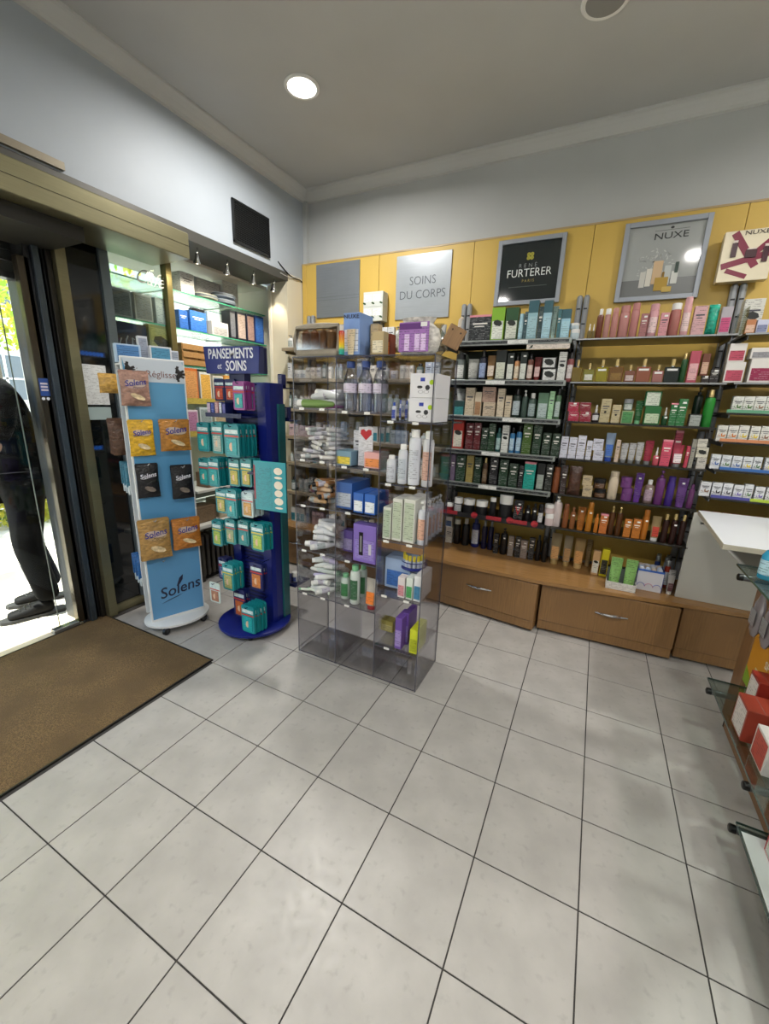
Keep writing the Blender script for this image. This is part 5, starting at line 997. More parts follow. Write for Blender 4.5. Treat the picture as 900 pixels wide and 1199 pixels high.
 ('spray', -1.26, 0.697, 0.414, 0.058, 0.233, 0.058, 'c4cec8', '2c5c3a', 'N', 'front white aerosol with green cap on the middle column, lowest tower shelf', 'TE'),
 ('spray', -1.261, 0.797, 0.414, 0.046, 0.203, 0.046, 'bcc8c0', '3c7a4a', 'N', 'white aerosol with green cap behind the tube on the middle column, lowest tower shelf', 'TE'),
 ('tube', -1.145, 0.697, 0.414, 0.069, 0.178, 0.04, 'd9d3c8', 'e07a2c', 'R', 'white and orange tube with red cap on the middle column, lowest tower shelf', 'TE'),
 ('carton', -0.905, 0.697, 1.447, 0.126, 0.109, 0.2, 'd6d6da', 'd3d5da', '', 'lower white lens wipes box on the right column, second tower shelf', 'TF'),
 ('carton', -0.904, 0.697, 1.5568, 0.126, 0.107, 0.2, 'd6d6da', 'd3d5da', '', 'upper white lens wipes box on the right column, second tower shelf', 'TF'),
 ('bottle', -1.064, 0.727, 1.447, 0.023, 0.086, 0.023, 'c4c8d6', '3c4c9c', 'U', 'leftmost of three: small white bottle with blue cap on the right column, second tower shelf', 'TF'),
 ('bottle', -1.046, 0.767, 1.447, 0.011, 0.099, 0.011, 'c4c8d6', '3c4c9c', 'U', 'second of three: small white bottle with blue cap on the right column, second tower shelf', 'TF'),
 ('bottle', -1.031, 0.807, 1.447, 0.016, 0.096, 0.016, 'b4bad0', '3c4c9c', 'U', 'rightmost of three: small white bottle with blue cap on the right column, second tower shelf', 'TF'),
 ('spray', -1.058, 0.697, 1.142, 0.05, 0.137, 0.05, 'cdd0d6', 'c0c4cc', 'W', 'shortest white water spray on the right column, third tower shelf', 'TG'),
 ('spray', -0.996, 0.697, 1.142, 0.048, 0.196, 0.048, 'cdd0d6', 'b8c0c8', 'W', 'second white water spray from the left on the right column, third tower shelf', 'TG'),
 ('spray', -0.937, 0.697, 1.142, 0.06, 0.268, 0.06, 'cfd1d8', 'c4c8d0', 'W', 'tallest white water spray on the right column, third tower shelf', 'TG'),
 ('spray', -0.867, 0.697, 1.142, 0.053, 0.265, 0.053, 'cfd0d4', 'c9a090', 'W', 'white water spray with coral drawing on the right column, third tower shelf', 'TG'),
 ('carton', -1.062, 0.697, 0.844, 0.044, 0.169, 0.12, 'cfd2c8', 'a8b8a0', 'F', 'short white floral box on the right column, fourth tower shelf', 'TH'),
 ('carton', -1.005, 0.697, 0.844, 0.052, 0.221, 0.14, 'd2d3ca', 'b4bfa8', 'F', 'tall white floral box beside the short one on the right column, fourth tower shelf', 'TH'),
 ('carton', -0.939, 0.697, 0.844, 0.06, 0.226, 0.18, 'd2d3ca', 'b4bfa8', 'F', 'tall white floral box beside the pump on the right column, fourth tower shelf', 'TH'),
 ('pump', -0.872, 0.697, 0.844, 0.054, 0.226, 0.054, 'cdd0d8', 'd8a890', 'W', 'white pump bottle with orange lettering on the right column, fourth tower shelf', 'TH'),
 ('carton', -0.964, 0.697, 0.534, 0.039, 0.115, 0.05, 'd6cfcf', 'c88890', '', 'small white box with pink print on the right column, fifth tower shelf', 'TI'),
 ('carton', -0.918, 0.697, 0.534, 0.036, 0.121, 0.07, 'ced6d0', '4a9a5a', '', 'small white and green box on the right column, fifth tower shelf', 'TI'),
 ('carton', -0.873, 0.697, 0.534, 0.04, 0.14, 0.16, 'd4d6d8', '3c7aa0', '', 'white and blue box at the corner on the right column, fifth tower shelf', 'TI'),
 ('carton', -1.027, 0.782, 0.534, 0.152, 0.174, 0.12, '9db4d4', '3c6cb4', '', 'large pale blue cup box on the right column, fifth tower shelf', 'TI'),
 ('carton', -1.099, 0.827, 0.224, 0.077, 0.069, 0.06, 'a89c50', 'c4b87c', '', 'faded yellow box at the back on the right column, lowest tower shelf', 'TJ'),
 ('carton', -0.968, 0.697, 0.224, 0.04, 0.185, 0.12, '6a4a9c', '9c88c4', '', 'violet box at the left on the right column, lowest tower shelf', 'TJ'),
 ('carton', -0.951, 0.757, 0.224, 0.033, 0.192, 0.12, '6a4a9c', '8c78b8', '', 'violet box in the middle on the right column, lowest tower shelf', 'TJ'),
 ('carton', -0.878, 0.697, 0.224, 0.044, 0.14, 0.14, 'c9d02c', 'a8b020', '', 'lemon yellow box at the corner on the right column, lowest tower shelf', 'TJ'),
 ('pump', -2.642, 1.885, 1.961, 0.056, 0.104, 0.056, 'd9d9d6', 'b0b8b4', 'C', 'left of two: white pump bottle on the top wood edged shelf in the corner bay', 'A0'),
 ('pump', -2.582, 1.885, 1.961, 0.056, 0.104, 0.056, 'd9d9d6', 'b0b8b4', 'C', 'right of two: white pump bottle on the top wood edged shelf in the corner bay', 'A0'),
 ('carton', -2.505, 1.885, 1.961, 0.037, 0.115, 0.04, 'cfc9bd', '', 'S', 'leftmost of three: off-white box on the top wood edged shelf in the corner bay', 'A0'),
 ('carton', -2.464, 1.885, 1.961, 0.037, 0.115, 0.04, 'cfc9bd', '', 'S', 'second of three: off-white box on the top wood edged shelf in the corner bay', 'A0'),
 ('carton', -2.423, 1.885, 1.961, 0.037, 0.115, 0.04, 'cfc9bd', '', 'S', 'rightmost of three: off-white box on the top wood edged shelf in the corner bay', 'A0'),
 ('carton', -2.354, 1.885, 1.961, 0.045, 0.083, 0.04, 'c4c6c8', '7f8fb0', '', 'pale grey box on the top wood edged shelf in the corner bay', 'A0'),
 ('carton', -2.279, 1.885, 1.961, 0.05, 0.134, 0.04, 'd3b8bc', '', '', 'leftmost of three: pale pink box on the top wood edged shelf in the corner bay', 'A0'),
 ('carton', -2.225, 1.885, 1.961, 0.05, 0.134, 0.04, 'd3b8bc', '', '', 'second of three: pale pink box on the top wood edged shelf in the corner bay', 'A0'),
 ('carton', -2.171, 1.885, 1.961, 0.05, 0.134, 0.04, 'd3b8bc', '', '', 'rightmost of three: pale pink box on the top wood edged shelf in the corner bay', 'A0'),
 ('carton', -2.098, 1.885, 1.961, 0.05, 0.127, 0.04, 'd4d4d0', '3c8c9c', '', 'teal-edged box on the top wood edged shelf in the corner bay', 'A0'),
 ('carton', -2.651, 1.885, 1.711, 0.037, 0.13, 0.04, 'd2d3d2', '', '', 'white box on the second wood edged shelf in the corner bay', 'A1'),
 ('jar', -2.575, 1.885, 1.711, 0.06, 0.071, 0.06, 'cfd0cc', 'b0b8c0', 'W', 'left of two: white jar on the second wood edged shelf in the corner bay', 'A1'),
 ('jar', -2.511, 1.885, 1.711, 0.06, 0.071, 0.06, 'cfd0cc', 'b0b8c0', 'W', 'right of two: white jar on the second wood edged shelf in the corner bay', 'A1'),
 ('carton', -2.447, 1.885, 1.711, 0.05, 0.09, 0.04, 'cfc9bd', '', 'S', 'leftmost of four: off-white box on the second wood edged shelf in the corner bay', 'A1'),
 ('carton', -2.393, 1.885, 1.711, 0.05, 0.09, 0.04, 'cfc9bd', '', 'S', 'second of four: off-white box on the second wood edged shelf in the corner bay', 'A1'),
 ('carton', -2.339, 1.885, 1.711, 0.05, 0.09, 0.04, 'cfc9bd', '', 'S', 'third of four: off-white box on the second wood edged shelf in the corner bay', 'A1'),
 ('bottle', -2.287, 1.885, 1.711, 0.04, 0.138, 0.04, '5a6a66', 'c8ccc8', 'K', 'dark bottle on the second wood edged shelf in the corner bay', 'A1'),
 ('carton', -2.231, 1.885, 1.711, 0.046, 0.095, 0.04, 'cfc9bd', '', 'S', 'rightmost of four: off-white box on the second wood edged shelf in the corner bay', 'A1'),
 ('bottle', -2.163, 1.885, 1.711, 0.035, 0.116, 0.035, 'b8c4c0', 'd8dad6', 'W', 'left of two: grey bottle on the second wood edged shelf in the corner bay', 'A1'),
 ('bottle', -2.124, 1.885, 1.711, 0.035, 0.116, 0.035, 'b8c4c0', 'd8dad6', 'W', 'right of two: grey bottle on the second wood edged shelf in the corner bay', 'A1'),
 ('bottle', -2.654, 1.885, 1.456, 0.032, 0.142, 0.032, '5a6a66', 'c8ccc8', 'K', 'dark bottle on the third wood edged shelf in the corner bay', 'A2'),
 ('bottle', -2.603, 1.885, 1.456, 0.059, 0.11, 0.059, 'b8c4c0', 'd8dad6', 'W', 'left of two: grey bottle on the third wood edged shelf in the corner bay', 'A2'),
 ('bottle', -2.539, 1.885, 1.456, 0.059, 0.11, 0.059, 'b8c4c0', 'd8dad6', 'W', 'right of two: grey bottle on the third wood edged shelf in the corner bay', 'A2'),
 ('carton', -2.462, 1.885, 1.456, 0.054, 0.105, 0.04, 'cfc9bd', '', 'S', 'left of two: off-white box on the third wood edged shelf in the corner bay', 'A2'),
 ('carton', -2.404, 1.885, 1.456, 0.054, 0.105, 0.04, 'cfc9bd', '', 'S', 'right of two: off-white box on the third wood edged shelf in the corner bay', 'A2'),
 ('carton', -2.334, 1.885, 1.456, 0.059, 0.092, 0.04, 'd2d3d2', '', '', 'leftmost of four: white box on the third wood edged shelf in the corner bay', 'A2'),
 ('carton', -2.263, 1.885, 1.456, 0.034, 0.095, 0.04, 'd2d3d2', '', '', 'second of four: white box on the third wood edged shelf in the corner bay', 'A2'),
 ('carton', -2.225, 1.885, 1.456, 0.034, 0.095, 0.04, 'd2d3d2', '', '', 'third of four: white box on the third wood edged shelf in the corner bay', 'A2'),
 ('carton', -2.187, 1.885, 1.456, 0.034, 0.095, 0.04, 'd2d3d2', '', '', 'rightmost of four: white box on the third wood edged shelf in the corner bay', 'A2'),
 ('pump', -2.126, 1.885, 1.456, 0.046, 0.11, 0.046, 'd9d9d6', 'b0b8b4', 'C', 'white pump bottle on the third wood edged shelf in the corner bay', 'A2'),
 ('carton', -2.64, 1.885, 1.214, 0.06, 0.104, 0.04, 'd3b8bc', '', '', 'leftmost of five: pale pink box on the fourth wood edged shelf in the corner bay', 'A3'),
 ('carton', -2.578, 1.885, 1.214, 0.033, 0.104, 0.04, 'd3b8bc', '', '', 'second of five: pale pink box on the fourth wood edged shelf in the corner bay', 'A3'),
 ('carton', -2.522, 1.885, 1.214, 0.055, 0.095, 0.04, 'd3b8bc', '', '', 'third of five: pale pink box on the fourth wood edged shelf in the corner bay', 'A3'),
 ('carton', -2.462, 1.885, 1.214, 0.055, 0.095, 0.04, 'd3b8bc', '', '', 'fourth of five: pale pink box on the fourth wood edged shelf in the corner bay', 'A3'),
 ('carton', -2.403, 1.885, 1.214, 0.055, 0.095, 0.04, 'd3b8bc', '', '', 'rightmost of five: pale pink box on the fourth wood edged shelf in the corner bay', 'A3'),
 ('carton', -2.344, 1.885, 1.214, 0.05, 0.131, 0.04, 'd4d4d0', '3c8c9c', '', 'left of two: teal-edged box on the fourth wood edged shelf in the corner bay', 'A3'),
 ('pump', -2.286, 1.885, 1.214, 0.036, 0.146, 0.036, 'd9d9d6', 'b0b8b4', 'C', 'left of two: white pump bottle on the fourth wood edged shelf in the corner bay', 'A3'),
 ('pump', -2.247, 1.885, 1.214, 0.036, 0.146, 0.036, 'd9d9d6', 'b0b8b4', 'C', 'right of two: white pump bottle on the fourth wood edged shelf in the corner bay', 'A3'),
 ('bottle', -2.202, 1.885, 1.214, 0.037, 0.111, 0.037, 'b8c4c0', 'd8dad6', 'W', 'grey bottle on the fourth wood edged shelf in the corner bay', 'A3'),
 ('carton', -2.153, 1.885, 1.214, 0.039, 0.101, 0.04, 'd4d4d0', '3c8c9c', '', 'right of two: teal-edged box on the fourth wood edged shelf in the corner bay', 'A3'),
 ('carton', -2.092, 1.885, 1.214, 0.038, 0.15, 0.04, 'b9c3d0', '', 'S', 'pale blue box on the fourth wood edged shelf in the corner bay', 'A3'),
 ('bottle', -2.653, 1.885, 0.976, 0.033, 0.086, 0.033, 'b8c4c0', 'd8dad6', 'W', 'grey bottle on the fifth wood edged shelf in the corner bay', 'A4'),
 ('carton', -2.577, 1.885, 0.976, 0.053, 0.1, 0.04, 'cfc9bd', '', 'S', 'leftmost of four: off-white box on the fifth wood edged shelf in the corner bay', 'A4'),
 ('carton', -2.521, 1.885, 0.976, 0.053, 0.1, 0.04, 'cfc9bd', '', 'S', 'second of four: off-white box on the fifth wood edged shelf in the corner bay', 'A4'),
 ('carton', -2.464, 1.885, 0.976, 0.053, 0.1, 0.04, 'cfc9bd', '', 'S', 'third of four: off-white box on the fifth wood edged shelf in the corner bay', 'A4'),
 ('carton', -2.386, 1.885, 0.976, 0.046, 0.143, 0.04, 'd4d4d0', '3c8c9c', '', 'teal-edged box on the fifth wood edged shelf in the corner bay', 'A4'),
 ('bottle', -2.311, 1.885, 0.976, 0.038, 0.102, 0.038, 'd6d6d2', 'a9b4ae', 'W', 'left of two: white bottle on the fifth wood edged shelf in the corner bay', 'A4'),
 ('carton', -2.233, 1.885, 0.976, 0.053, 0.101, 0.04, 'cfc9bd', '', 'S', 'rightmost of four: off-white box on the fifth wood edged shelf in the corner bay', 'A4'),
 ('carton', -2.173, 1.885, 0.976, 0.033, 0.107, 0.04, 'd2d3d2', '', '', 'left of two: white box on the fifth wood edged shelf in the corner bay', 'A4'),
 ('carton', -2.136, 1.885, 0.976, 0.033, 0.107, 0.04, 'd2d3d2', '', '', 'right of two: white box on the fifth wood edged shelf in the corner bay', 'A4'),
 ('bottle', -2.081, 1.885, 0.976, 0.035, 0.14, 0.035, 'd6d6d2', 'a9b4ae', 'W', 'right of two: white bottle on the fifth wood edged shelf in the corner bay', 'A4'),
 ('bottle', -2.644, 1.885, 0.701, 0.053, 0.13, 0.053, '5a6a66', 'c8ccc8', 'K', 'left of two: dark bottle on the sixth wood edged shelf in the corner bay', 'A5'),
 ('pump', -2.557, 1.885, 0.701, 0.057, 0.155, 0.057, 'd9d9d6', 'b0b8b4', 'C', 'left of two: white pump bottle on the sixth wood edged shelf in the corner bay', 'A5'),
 ('pump', -2.496, 1.885, 0.701, 0.057, 0.155, 0.057, 'd9d9d6', 'b0b8b4', 'C', 'right of two: white pump bottle on the sixth wood edged shelf in the corner bay', 'A5'),
 ('bottle', -2.445, 1.885, 0.701, 0.034, 0.139, 0.034, '5a6a66', 'c8ccc8', 'K', 'right of two: dark bottle on the sixth wood edged shelf in the corner bay', 'A5'),
 ('carton', -2.397, 1.885, 0.701, 0.034, 0.14, 0.04, 'c4c6c8', '7f8fb0', '', 'left of two: pale grey box on the sixth wood edged shelf in the corner bay', 'A5'),
 ('carton', -2.359, 1.885, 0.701, 0.034, 0.14, 0.04, 'c4c6c8', '7f8fb0', '', 'right of two: pale grey box on the sixth wood edged shelf in the corner bay', 'A5'),
 ('carton', -2.285, 1.885, 0.701, 0.053, 0.144, 0.04, 'd3b8bc', '', '', 'pale pink box on the sixth wood edged shelf in the corner bay', 'A5'),
 ('jar', -2.197, 1.885, 0.701, 0.06, 0.075, 0.06, 'cfd0cc', 'b0b8c0', 'W', 'white jar on the sixth wood edged shelf in the corner bay', 'A5'),
 ('bottle', -2.107, 1.885, 0.701, 0.058, 0.148, 0.058, 'b8c4c0', 'd8dad6', 'W', 'grey bottle on the sixth wood edged shelf in the corner bay', 'A5'),
 ('carton', -2.645, 1.885, 0.401, 0.051, 0.138, 0.04, 'd4d4d0', '3c8c9c', '', 'leftmost of four: teal-edged box on the counter in the corner bay', 'A6'),
 ('carton', -2.59, 1.885, 0.401, 0.051, 0.138, 0.04, 'd4d4d0', '3c8c9c', '', 'second of four: teal-edged box on the counter in the corner bay', 'A6'),
 ('carton', -2.536, 1.885, 0.401, 0.051, 0.138, 0.04, 'd4d4d0', '3c8c9c', '', 'third of four: teal-edged box on the counter in the corner bay', 'A6'),
 ('carton', -2.471, 1.885, 0.401, 0.035, 0.168, 0.04, 'c4c6c8', '7f8fb0', '', 'left of two: pale grey box on the counter in the corner bay', 'A6'),
 ('carton', -2.403, 1.885, 0.401, 0.041, 0.128, 0.04, 'd3b8bc', '', '', 'leftmost of three: pale pink box on the counter in the corner bay', 'A6'),
 ('carton', -2.357, 1.885, 0.401, 0.041, 0.128, 0.04, 'd3b8bc', '', '', 'second of three: pale pink box on the counter in the corner bay', 'A6'),
 ('carton', -2.312, 1.885, 0.401, 0.041, 0.128, 0.04, 'd3b8bc', '', '', 'rightmost of three: pale pink box on the counter in the corner bay', 'A6'),
 ('carton', -2.239, 1.885, 0.401, 0.047, 0.118, 0.04, 'c4c6c8', '7f8fb0', '', 'right of two: pale grey box on the counter in the corner bay', 'A6'),
 ('carton', -2.19, 1.885, 0.401, 0.038, 0.132, 0.04, 'd2d3d2', '', '', 'white box on the counter in the corner bay', 'A6'),
 ('pump', -2.129, 1.885, 0.401, 0.039, 0.122, 0.039, 'd9d9d6', 'b0b8b4', 'C', 'white pump bottle on the counter in the corner bay', 'A6'),
 ('carton', -2.082, 1.885, 0.401, 0.038, 0.15, 0.04, 'd4d4d0', '3c8c9c', '', 'rightmost of four: teal-edged box on the counter in the corner bay', 'A6'),
 ('pump', -1.937, 1.885, 1.961, 0.046, 0.097, 0.046, 'd9d9d6', 'b0b8b4', 'C', 'left of two: white pump bottle on the top wood edged shelf behind the clear tower', 'B0'),
 ('carton', -1.865, 1.885, 1.961, 0.05, 0.129, 0.04, 'cfc9bd', '', 'S', 'off-white box on the top wood edged shelf behind the clear tower', 'B0'),
 ('carton', -1.796, 1.885, 1.961, 0.058, 0.086, 0.04, 'd4d4d0', '3c8c9c', '', 'leftmost of five: teal-edged box on the top wood edged shelf behind the clear tower', 'B0'),
 ('carton', -1.722, 1.885, 1.961, 0.052, 0.126, 0.04, 'd2d3d2', '', '', 'left of two: white box on the top wood edged shelf behind the clear tower', 'B0'),
 ('carton', -1.666, 1.885, 1.961, 0.052, 0.126, 0.04, 'd2d3d2', '', '', 'right of two: white box on the top wood edged shelf behind the clear tower', 'B0'),
 ('pump', -1.613, 1.885, 1.961, 0.04, 0.127, 0.04, 'd9d9d6', 'b0b8b4', 'C', 'right of two: white pump bottle on the top wood edged shelf behind the clear tower', 'B0'),
 ('carton', -1.555, 1.885, 1.961, 0.046, 0.12, 0.04, 'b9c3d0', '', 'S', 'left of two: pale blue box on the top wood edged shelf behind the clear tower', 'B0'),
 ('carton', -1.505, 1.885, 1.961, 0.046, 0.12, 0.04, 'b9c3d0', '', 'S', 'right of two: pale blue box on the top wood edged shelf behind the clear tower', 'B0'),
 ('carton', -1.43, 1.885, 1.961, 0.045, 0.126, 0.04, 'd4d4d0', '3c8c9c', '', 'second of five: teal-edged box on the top wood edged shelf behind the clear tower', 'B0'),
 ('carton', -1.379, 1.885, 1.961, 0.033, 0.111, 0.04, 'd4d4d0', '3c8c9c', '', 'third of five: teal-edged box on the top wood edged shelf behind the clear tower', 'B0'),
 ('carton', -1.342, 1.885, 1.961, 0.033, 0.111, 0.04, 'd4d4d0', '3c8c9c', '', 'fourth of five: teal-edged box on the top wood edged shelf behind the clear tower', 'B0'),
 ('carton', -1.296, 1.885, 1.961, 0.033, 0.102, 0.04, 'd4d4d0', '3c8c9c', '', 'rightmost of five: teal-edged box on the top wood edged shelf behind the clear tower', 'B0'),
 ('tube', -1.251, 1.885, 1.961, 0.039, 0.125, 0.04, 'd8d8d4', '9aa8a4', 'C', 'white tube on the top wood edged shelf behind the clear tower', 'B0'),
 ('carton', -1.938, 1.885, 1.711, 0.045, 0.155, 0.04, 'c4c6c8', '7f8fb0', '', 'left of two: pale grey box on the second wood edged shelf behind the clear tower', 'B1'),
 ('carton', -1.889, 1.885, 1.711, 0.045, 0.155, 0.04, 'c4c6c8', '7f8fb0', '', 'right of two: pale grey box on the second wood edged shelf behind the clear tower', 'B1'),
 ('carton', -1.815, 1.885, 1.711, 0.055, 0.102, 0.04, 'cfc9bd', '', 'S', 'leftmost of five: off-white box on the second wood edged shelf behind the clear tower', 'B1'),
 ('carton', -1.756, 1.885, 1.711, 0.055, 0.102, 0.04, 'cfc9bd', '', 'S', 'second of five: off-white box on the second wood edged shelf behind the clear tower', 'B1'),
 ('pump', -1.701, 1.885, 1.711, 0.047, 0.102, 0.047, 'd9d9d6', 'b0b8b4', 'C', 'white pump bottle on the second wood edged shelf behind the clear tower', 'B1'),
 ('jar', -1.635, 1.885, 1.711, 0.06, 0.064, 0.06, 'cfd0cc', 'b0b8c0', 'W', 'white jar on the second wood edged shelf behind the clear tower', 'B1'),
 ('carton', -1.56, 1.885, 1.711, 0.034, 0.099, 0.04, 'cfc9bd', '', 'S', 'third of five: off-white box on the second wood edged shelf behind the clear tower', 'B1'),
 ('carton', -1.521, 1.885, 1.711, 0.034, 0.099, 0.04, 'cfc9bd', '', 'S', 'fourth of five: off-white box on the second wood edged shelf behind the clear tower', 'B1'),
 ('carton', -1.483, 1.885, 1.711, 0.034, 0.099, 0.04, 'cfc9bd', '', 'S', 'rightmost of five: off-white box on the second wood edged shelf behind the clear tower', 'B1'),
 ('bottle', -1.42, 1.885, 1.711, 0.057, 0.115, 0.057, '5a6a66', 'c8ccc8', 'K', 'dark bottle on the second wood edged shelf behind the clear tower', 'B1'),
 ('carton', -1.343, 1.885, 1.711, 0.054, 0.121, 0.04, 'b9c3d0', '', 'S', 'left of two: pale blue box on the second wood edged shelf behind the clear tower', 'B1'),
 ('carton', -1.285, 1.885, 1.711, 0.054, 0.121, 0.04, 'b9c3d0', '', 'S', 'right of two: pale blue box on the second wood edged shelf behind the clear tower', 'B1'),
 ('carton', -1.943, 1.885, 1.456, 0.035, 0.097, 0.04, 'cfc9bd', '', 'S', 'off-white box on the third wood edged shelf behind the clear tower', 'B2'),
 ('carton', -1.865, 1.885, 1.456, 0.059, 0.1, 0.04, 'c4c6c8', '7f8fb0', '', 'leftmost of three: pale grey box on the third wood edged shelf behind the clear tower', 'B2'),
 ('carton', -1.801, 1.885, 1.456, 0.059, 0.1, 0.04, 'c4c6c8', '7f8fb0', '', 'second of three: pale grey box on the third wood edged shelf behind the clear tower', 'B2'),
 ('carton', -1.725, 1.885, 1.456, 0.042, 0.086, 0.04, 'd2d3d2', '', '', 'white box on the third wood edged shelf behind the clear tower', 'B2'),
 ('bottle', -1.663, 1.885, 1.456, 0.054, 0.142, 0.054, 'b8c4c0', 'd8dad6', 'W', 'left of two: grey bottle on the third wood edged shelf behind the clear tower', 'B2'),
 ('bottle', -1.606, 1.885, 1.456, 0.054, 0.142, 0.054, 'b8c4c0', 'd8dad6', 'W', 'right of two: grey bottle on the third wood edged shelf behind the clear tower', 'B2'),
 ('carton', -1.546, 1.885, 1.456, 0.044, 0.095, 0.04, 'c4c6c8', '7f8fb0', '', 'rightmost of three: pale grey box on the third wood edged shelf behind the clear tower', 'B2'),
 ('bottle', -1.488, 1.885, 1.456, 0.045, 0.144, 0.045, 'd6d6d2', 'a9b4ae', 'W', 'left of two: white bottle on the third wood edged shelf behind the clear tower', 'B2'),
 ('bottle', -1.439, 1.885, 1.456, 0.045, 0.144, 0.045, 'd6d6d2', 'a9b4ae', 'W', 'right of two: white bottle on the third wood edged shelf behind the clear tower', 'B2'),
 ('carton', -1.38, 1.885, 1.456, 0.034, 0.112, 0.04, 'd3b8bc', '', '', 'left of two: pale pink box on the third wood edged shelf behind the clear tower', 'B2'),
 ('carton', -1.318, 1.885, 1.456, 0.048, 0.117, 0.04, 'd3b8bc', '', '', 'right of two: pale pink box on the third wood edged shelf behind the clear tower', 'B2'),
 ('carton', -1.245, 1.885, 1.456, 0.039, 0.144, 0.04, 'b9c3d0', '', 'S', 'pale blue box on the third wood edged shelf behind the clear tower', 'B2'),
 ('carton', -1.941, 1.885, 1.214, 0.038, 0.155, 0.04, 'd4d4d0', '3c8c9c', '', 'leftmost of six: teal-edged box on the fourth wood edged shelf behind the clear tower', 'B3'),
 ('carton', -1.879, 1.885, 1.214, 0.046, 0.126, 0.04, 'd4d4d0', '3c8c9c', '', 'second of six: teal-edged box on the fourth wood edged shelf behind the clear tower', 'B3'),
 ('carton', -1.83, 1.885, 1.214, 0.046, 0.126, 0.04, 'd4d4d0', '3c8c9c', '', 'third of six: teal-edged box on the fourth wood edged shelf behind the clear tower', 'B3'),
 ('carton', -1.78, 1.885, 1.214, 0.046, 0.126, 0.04, 'd4d4d0', '3c8c9c', '', 'fourth of six: teal-edged box on the fourth wood edged shelf behind the clear tower', 'B3'),
 ('carton', -1.716, 1.885, 1.214, 0.043, 0.125, 0.04, 'd4d4d0', '3c8c9c', '', 'fifth of six: teal-edged box on the fourth wood edged shelf behind the clear tower', 'B3'),
 ('carton', -1.661, 1.885, 1.214, 0.035, 0.137, 0.04, 'd4d4d0', '3c8c9c', '', 'rightmost of six: teal-edged box on the fourth wood edged shelf behind the clear tower', 'B3'),
 ('carton', -1.615, 1.885, 1.214, 0.045, 0.108, 0.04, 'b9c3d0', '', 'S', 'leftmost of three: pale blue box on the fourth wood edged shelf behind the clear tower', 'B3'),
 ('carton', -1.566, 1.885, 1.214, 0.045, 0.108, 0.04, 'b9c3d0', '', 'S', 'second of three: pale blue box on the fourth wood edged shelf behind the clear tower', 'B3'),
 ('carton', -1.517, 1.885, 1.214, 0.045, 0.108, 0.04, 'b9c3d0', '', 'S', 'rightmost of three: pale blue box on the fourth wood edged shelf behind the clear tower', 'B3'),
 ('bottle', -1.456, 1.885, 1.214, 0.042, 0.125, 0.042, 'd6d6d2', 'a9b4ae', 'W', 'left of two: white bottle on the fourth wood edged shelf behind the clear tower', 'B3'),
 ('bottle', -1.411, 1.885, 1.214, 0.042, 0.125, 0.042, 'd6d6d2', 'a9b4ae', 'W', 'right of two: white bottle on the fourth wood edged shelf behind the clear tower', 'B3'),
 ('bottle', -1.358, 1.885, 1.214, 0.049, 0.099, 0.049, 'b8c4c0', 'd8dad6', 'W', 'left of two: grey bottle on the fourth wood edged shelf behind the clear tower', 'B3'),
 ('bottle', -1.305, 1.885, 1.214, 0.049, 0.099, 0.049, 'b8c4c0', 'd8dad6', 'W', 'right of two: grey bottle on the fourth wood edged shelf behind the clear tower', 'B3'),
 ('jar', -1.93, 1.885, 0.976, 0.06, 0.055, 0.06, 'cfd0cc', 'b0b8c0', 'W', 'leftmost of three: white jar on the fifth wood edged shelf behind the clear tower', 'B4'),
 ('jar', -1.866, 1.885, 0.976, 0.06, 0.055, 0.06, 'cfd0cc', 'b0b8c0', 'W', 'second of three: white jar on the fifth wood edged shelf behind the clear tower', 'B4'),
 ('pump', -1.791, 1.885, 0.976, 0.052, 0.138, 0.052, 'd9d9d6', 'b0b8b4', 'C', 'white pump bottle on the fifth wood edged shelf behind the clear tower', 'B4'),
 ('carton', -1.723, 1.885, 0.976, 0.038, 0.085, 0.04, 'd3b8bc', '', '', 'leftmost of three: pale pink box on the fifth wood edged shelf behind the clear tower', 'B4'),
 ('carton', -1.682, 1.885, 0.976, 0.038, 0.085, 0.04, 'd3b8bc', '', '', 'second of three: pale pink box on the fifth wood edged shelf behind the clear tower', 'B4'),
 ('carton', -1.64, 1.885, 0.976, 0.038, 0.085, 0.04, 'd3b8bc', '', '', 'rightmost of three: pale pink box on the fifth wood edged shelf behind the clear tower', 'B4'),
 ('carton', -1.574, 1.885, 0.976, 0.049, 0.138, 0.04, 'b9c3d0', '', 'S', 'pale blue box on the fifth wood edged shelf behind the clear tower', 'B4'),
 ('carton', -1.506, 1.885, 0.976, 0.047, 0.099, 0.04, 'cfc9bd', '', 'S', 'leftmost of three: off-white box on the fifth wood edged shelf behind the clear tower', 'B4'),
 ('jar', -1.426, 1.885, 0.976, 0.06, 0.057, 0.06, 'cfd0cc', 'b0b8c0', 'W', 'rightmost of three: white jar on the fifth wood edged shelf behind the clear tower', 'B4'),
 ('carton', -1.363, 1.885, 0.976, 0.038, 0.14, 0.04, 'cfc9bd', '', 'S', 'second of three: off-white box on the fifth wood edged shelf behind the clear tower', 'B4'),
 ('carton', -1.319, 1.885, 0.976, 0.036, 0.1, 0.04, 'cfc9bd', '', 'S', 'rightmost of three: off-white box on the fifth wood edged shelf behind the clear tower', 'B4'),
 ('bottle', -1.27, 1.885, 0.976, 0.047, 0.097, 0.047, 'b8c4c0', 'd8dad6', 'W', 'grey bottle on the fifth wood edged shelf behind the clear tower', 'B4'),
 ('carton', -1.943, 1.885, 0.701, 0.035, 0.152, 0.04, 'd2d3d2', '', '', 'left of two: white box on the sixth wood edged shelf behind the clear tower', 'B5'),
 ('carton', -1.904, 1.885, 0.701, 0.035, 0.152, 0.04, 'd2d3d2', '', '', 'right of two: white box on the sixth wood edged shelf behind the clear tower', 'B5'),
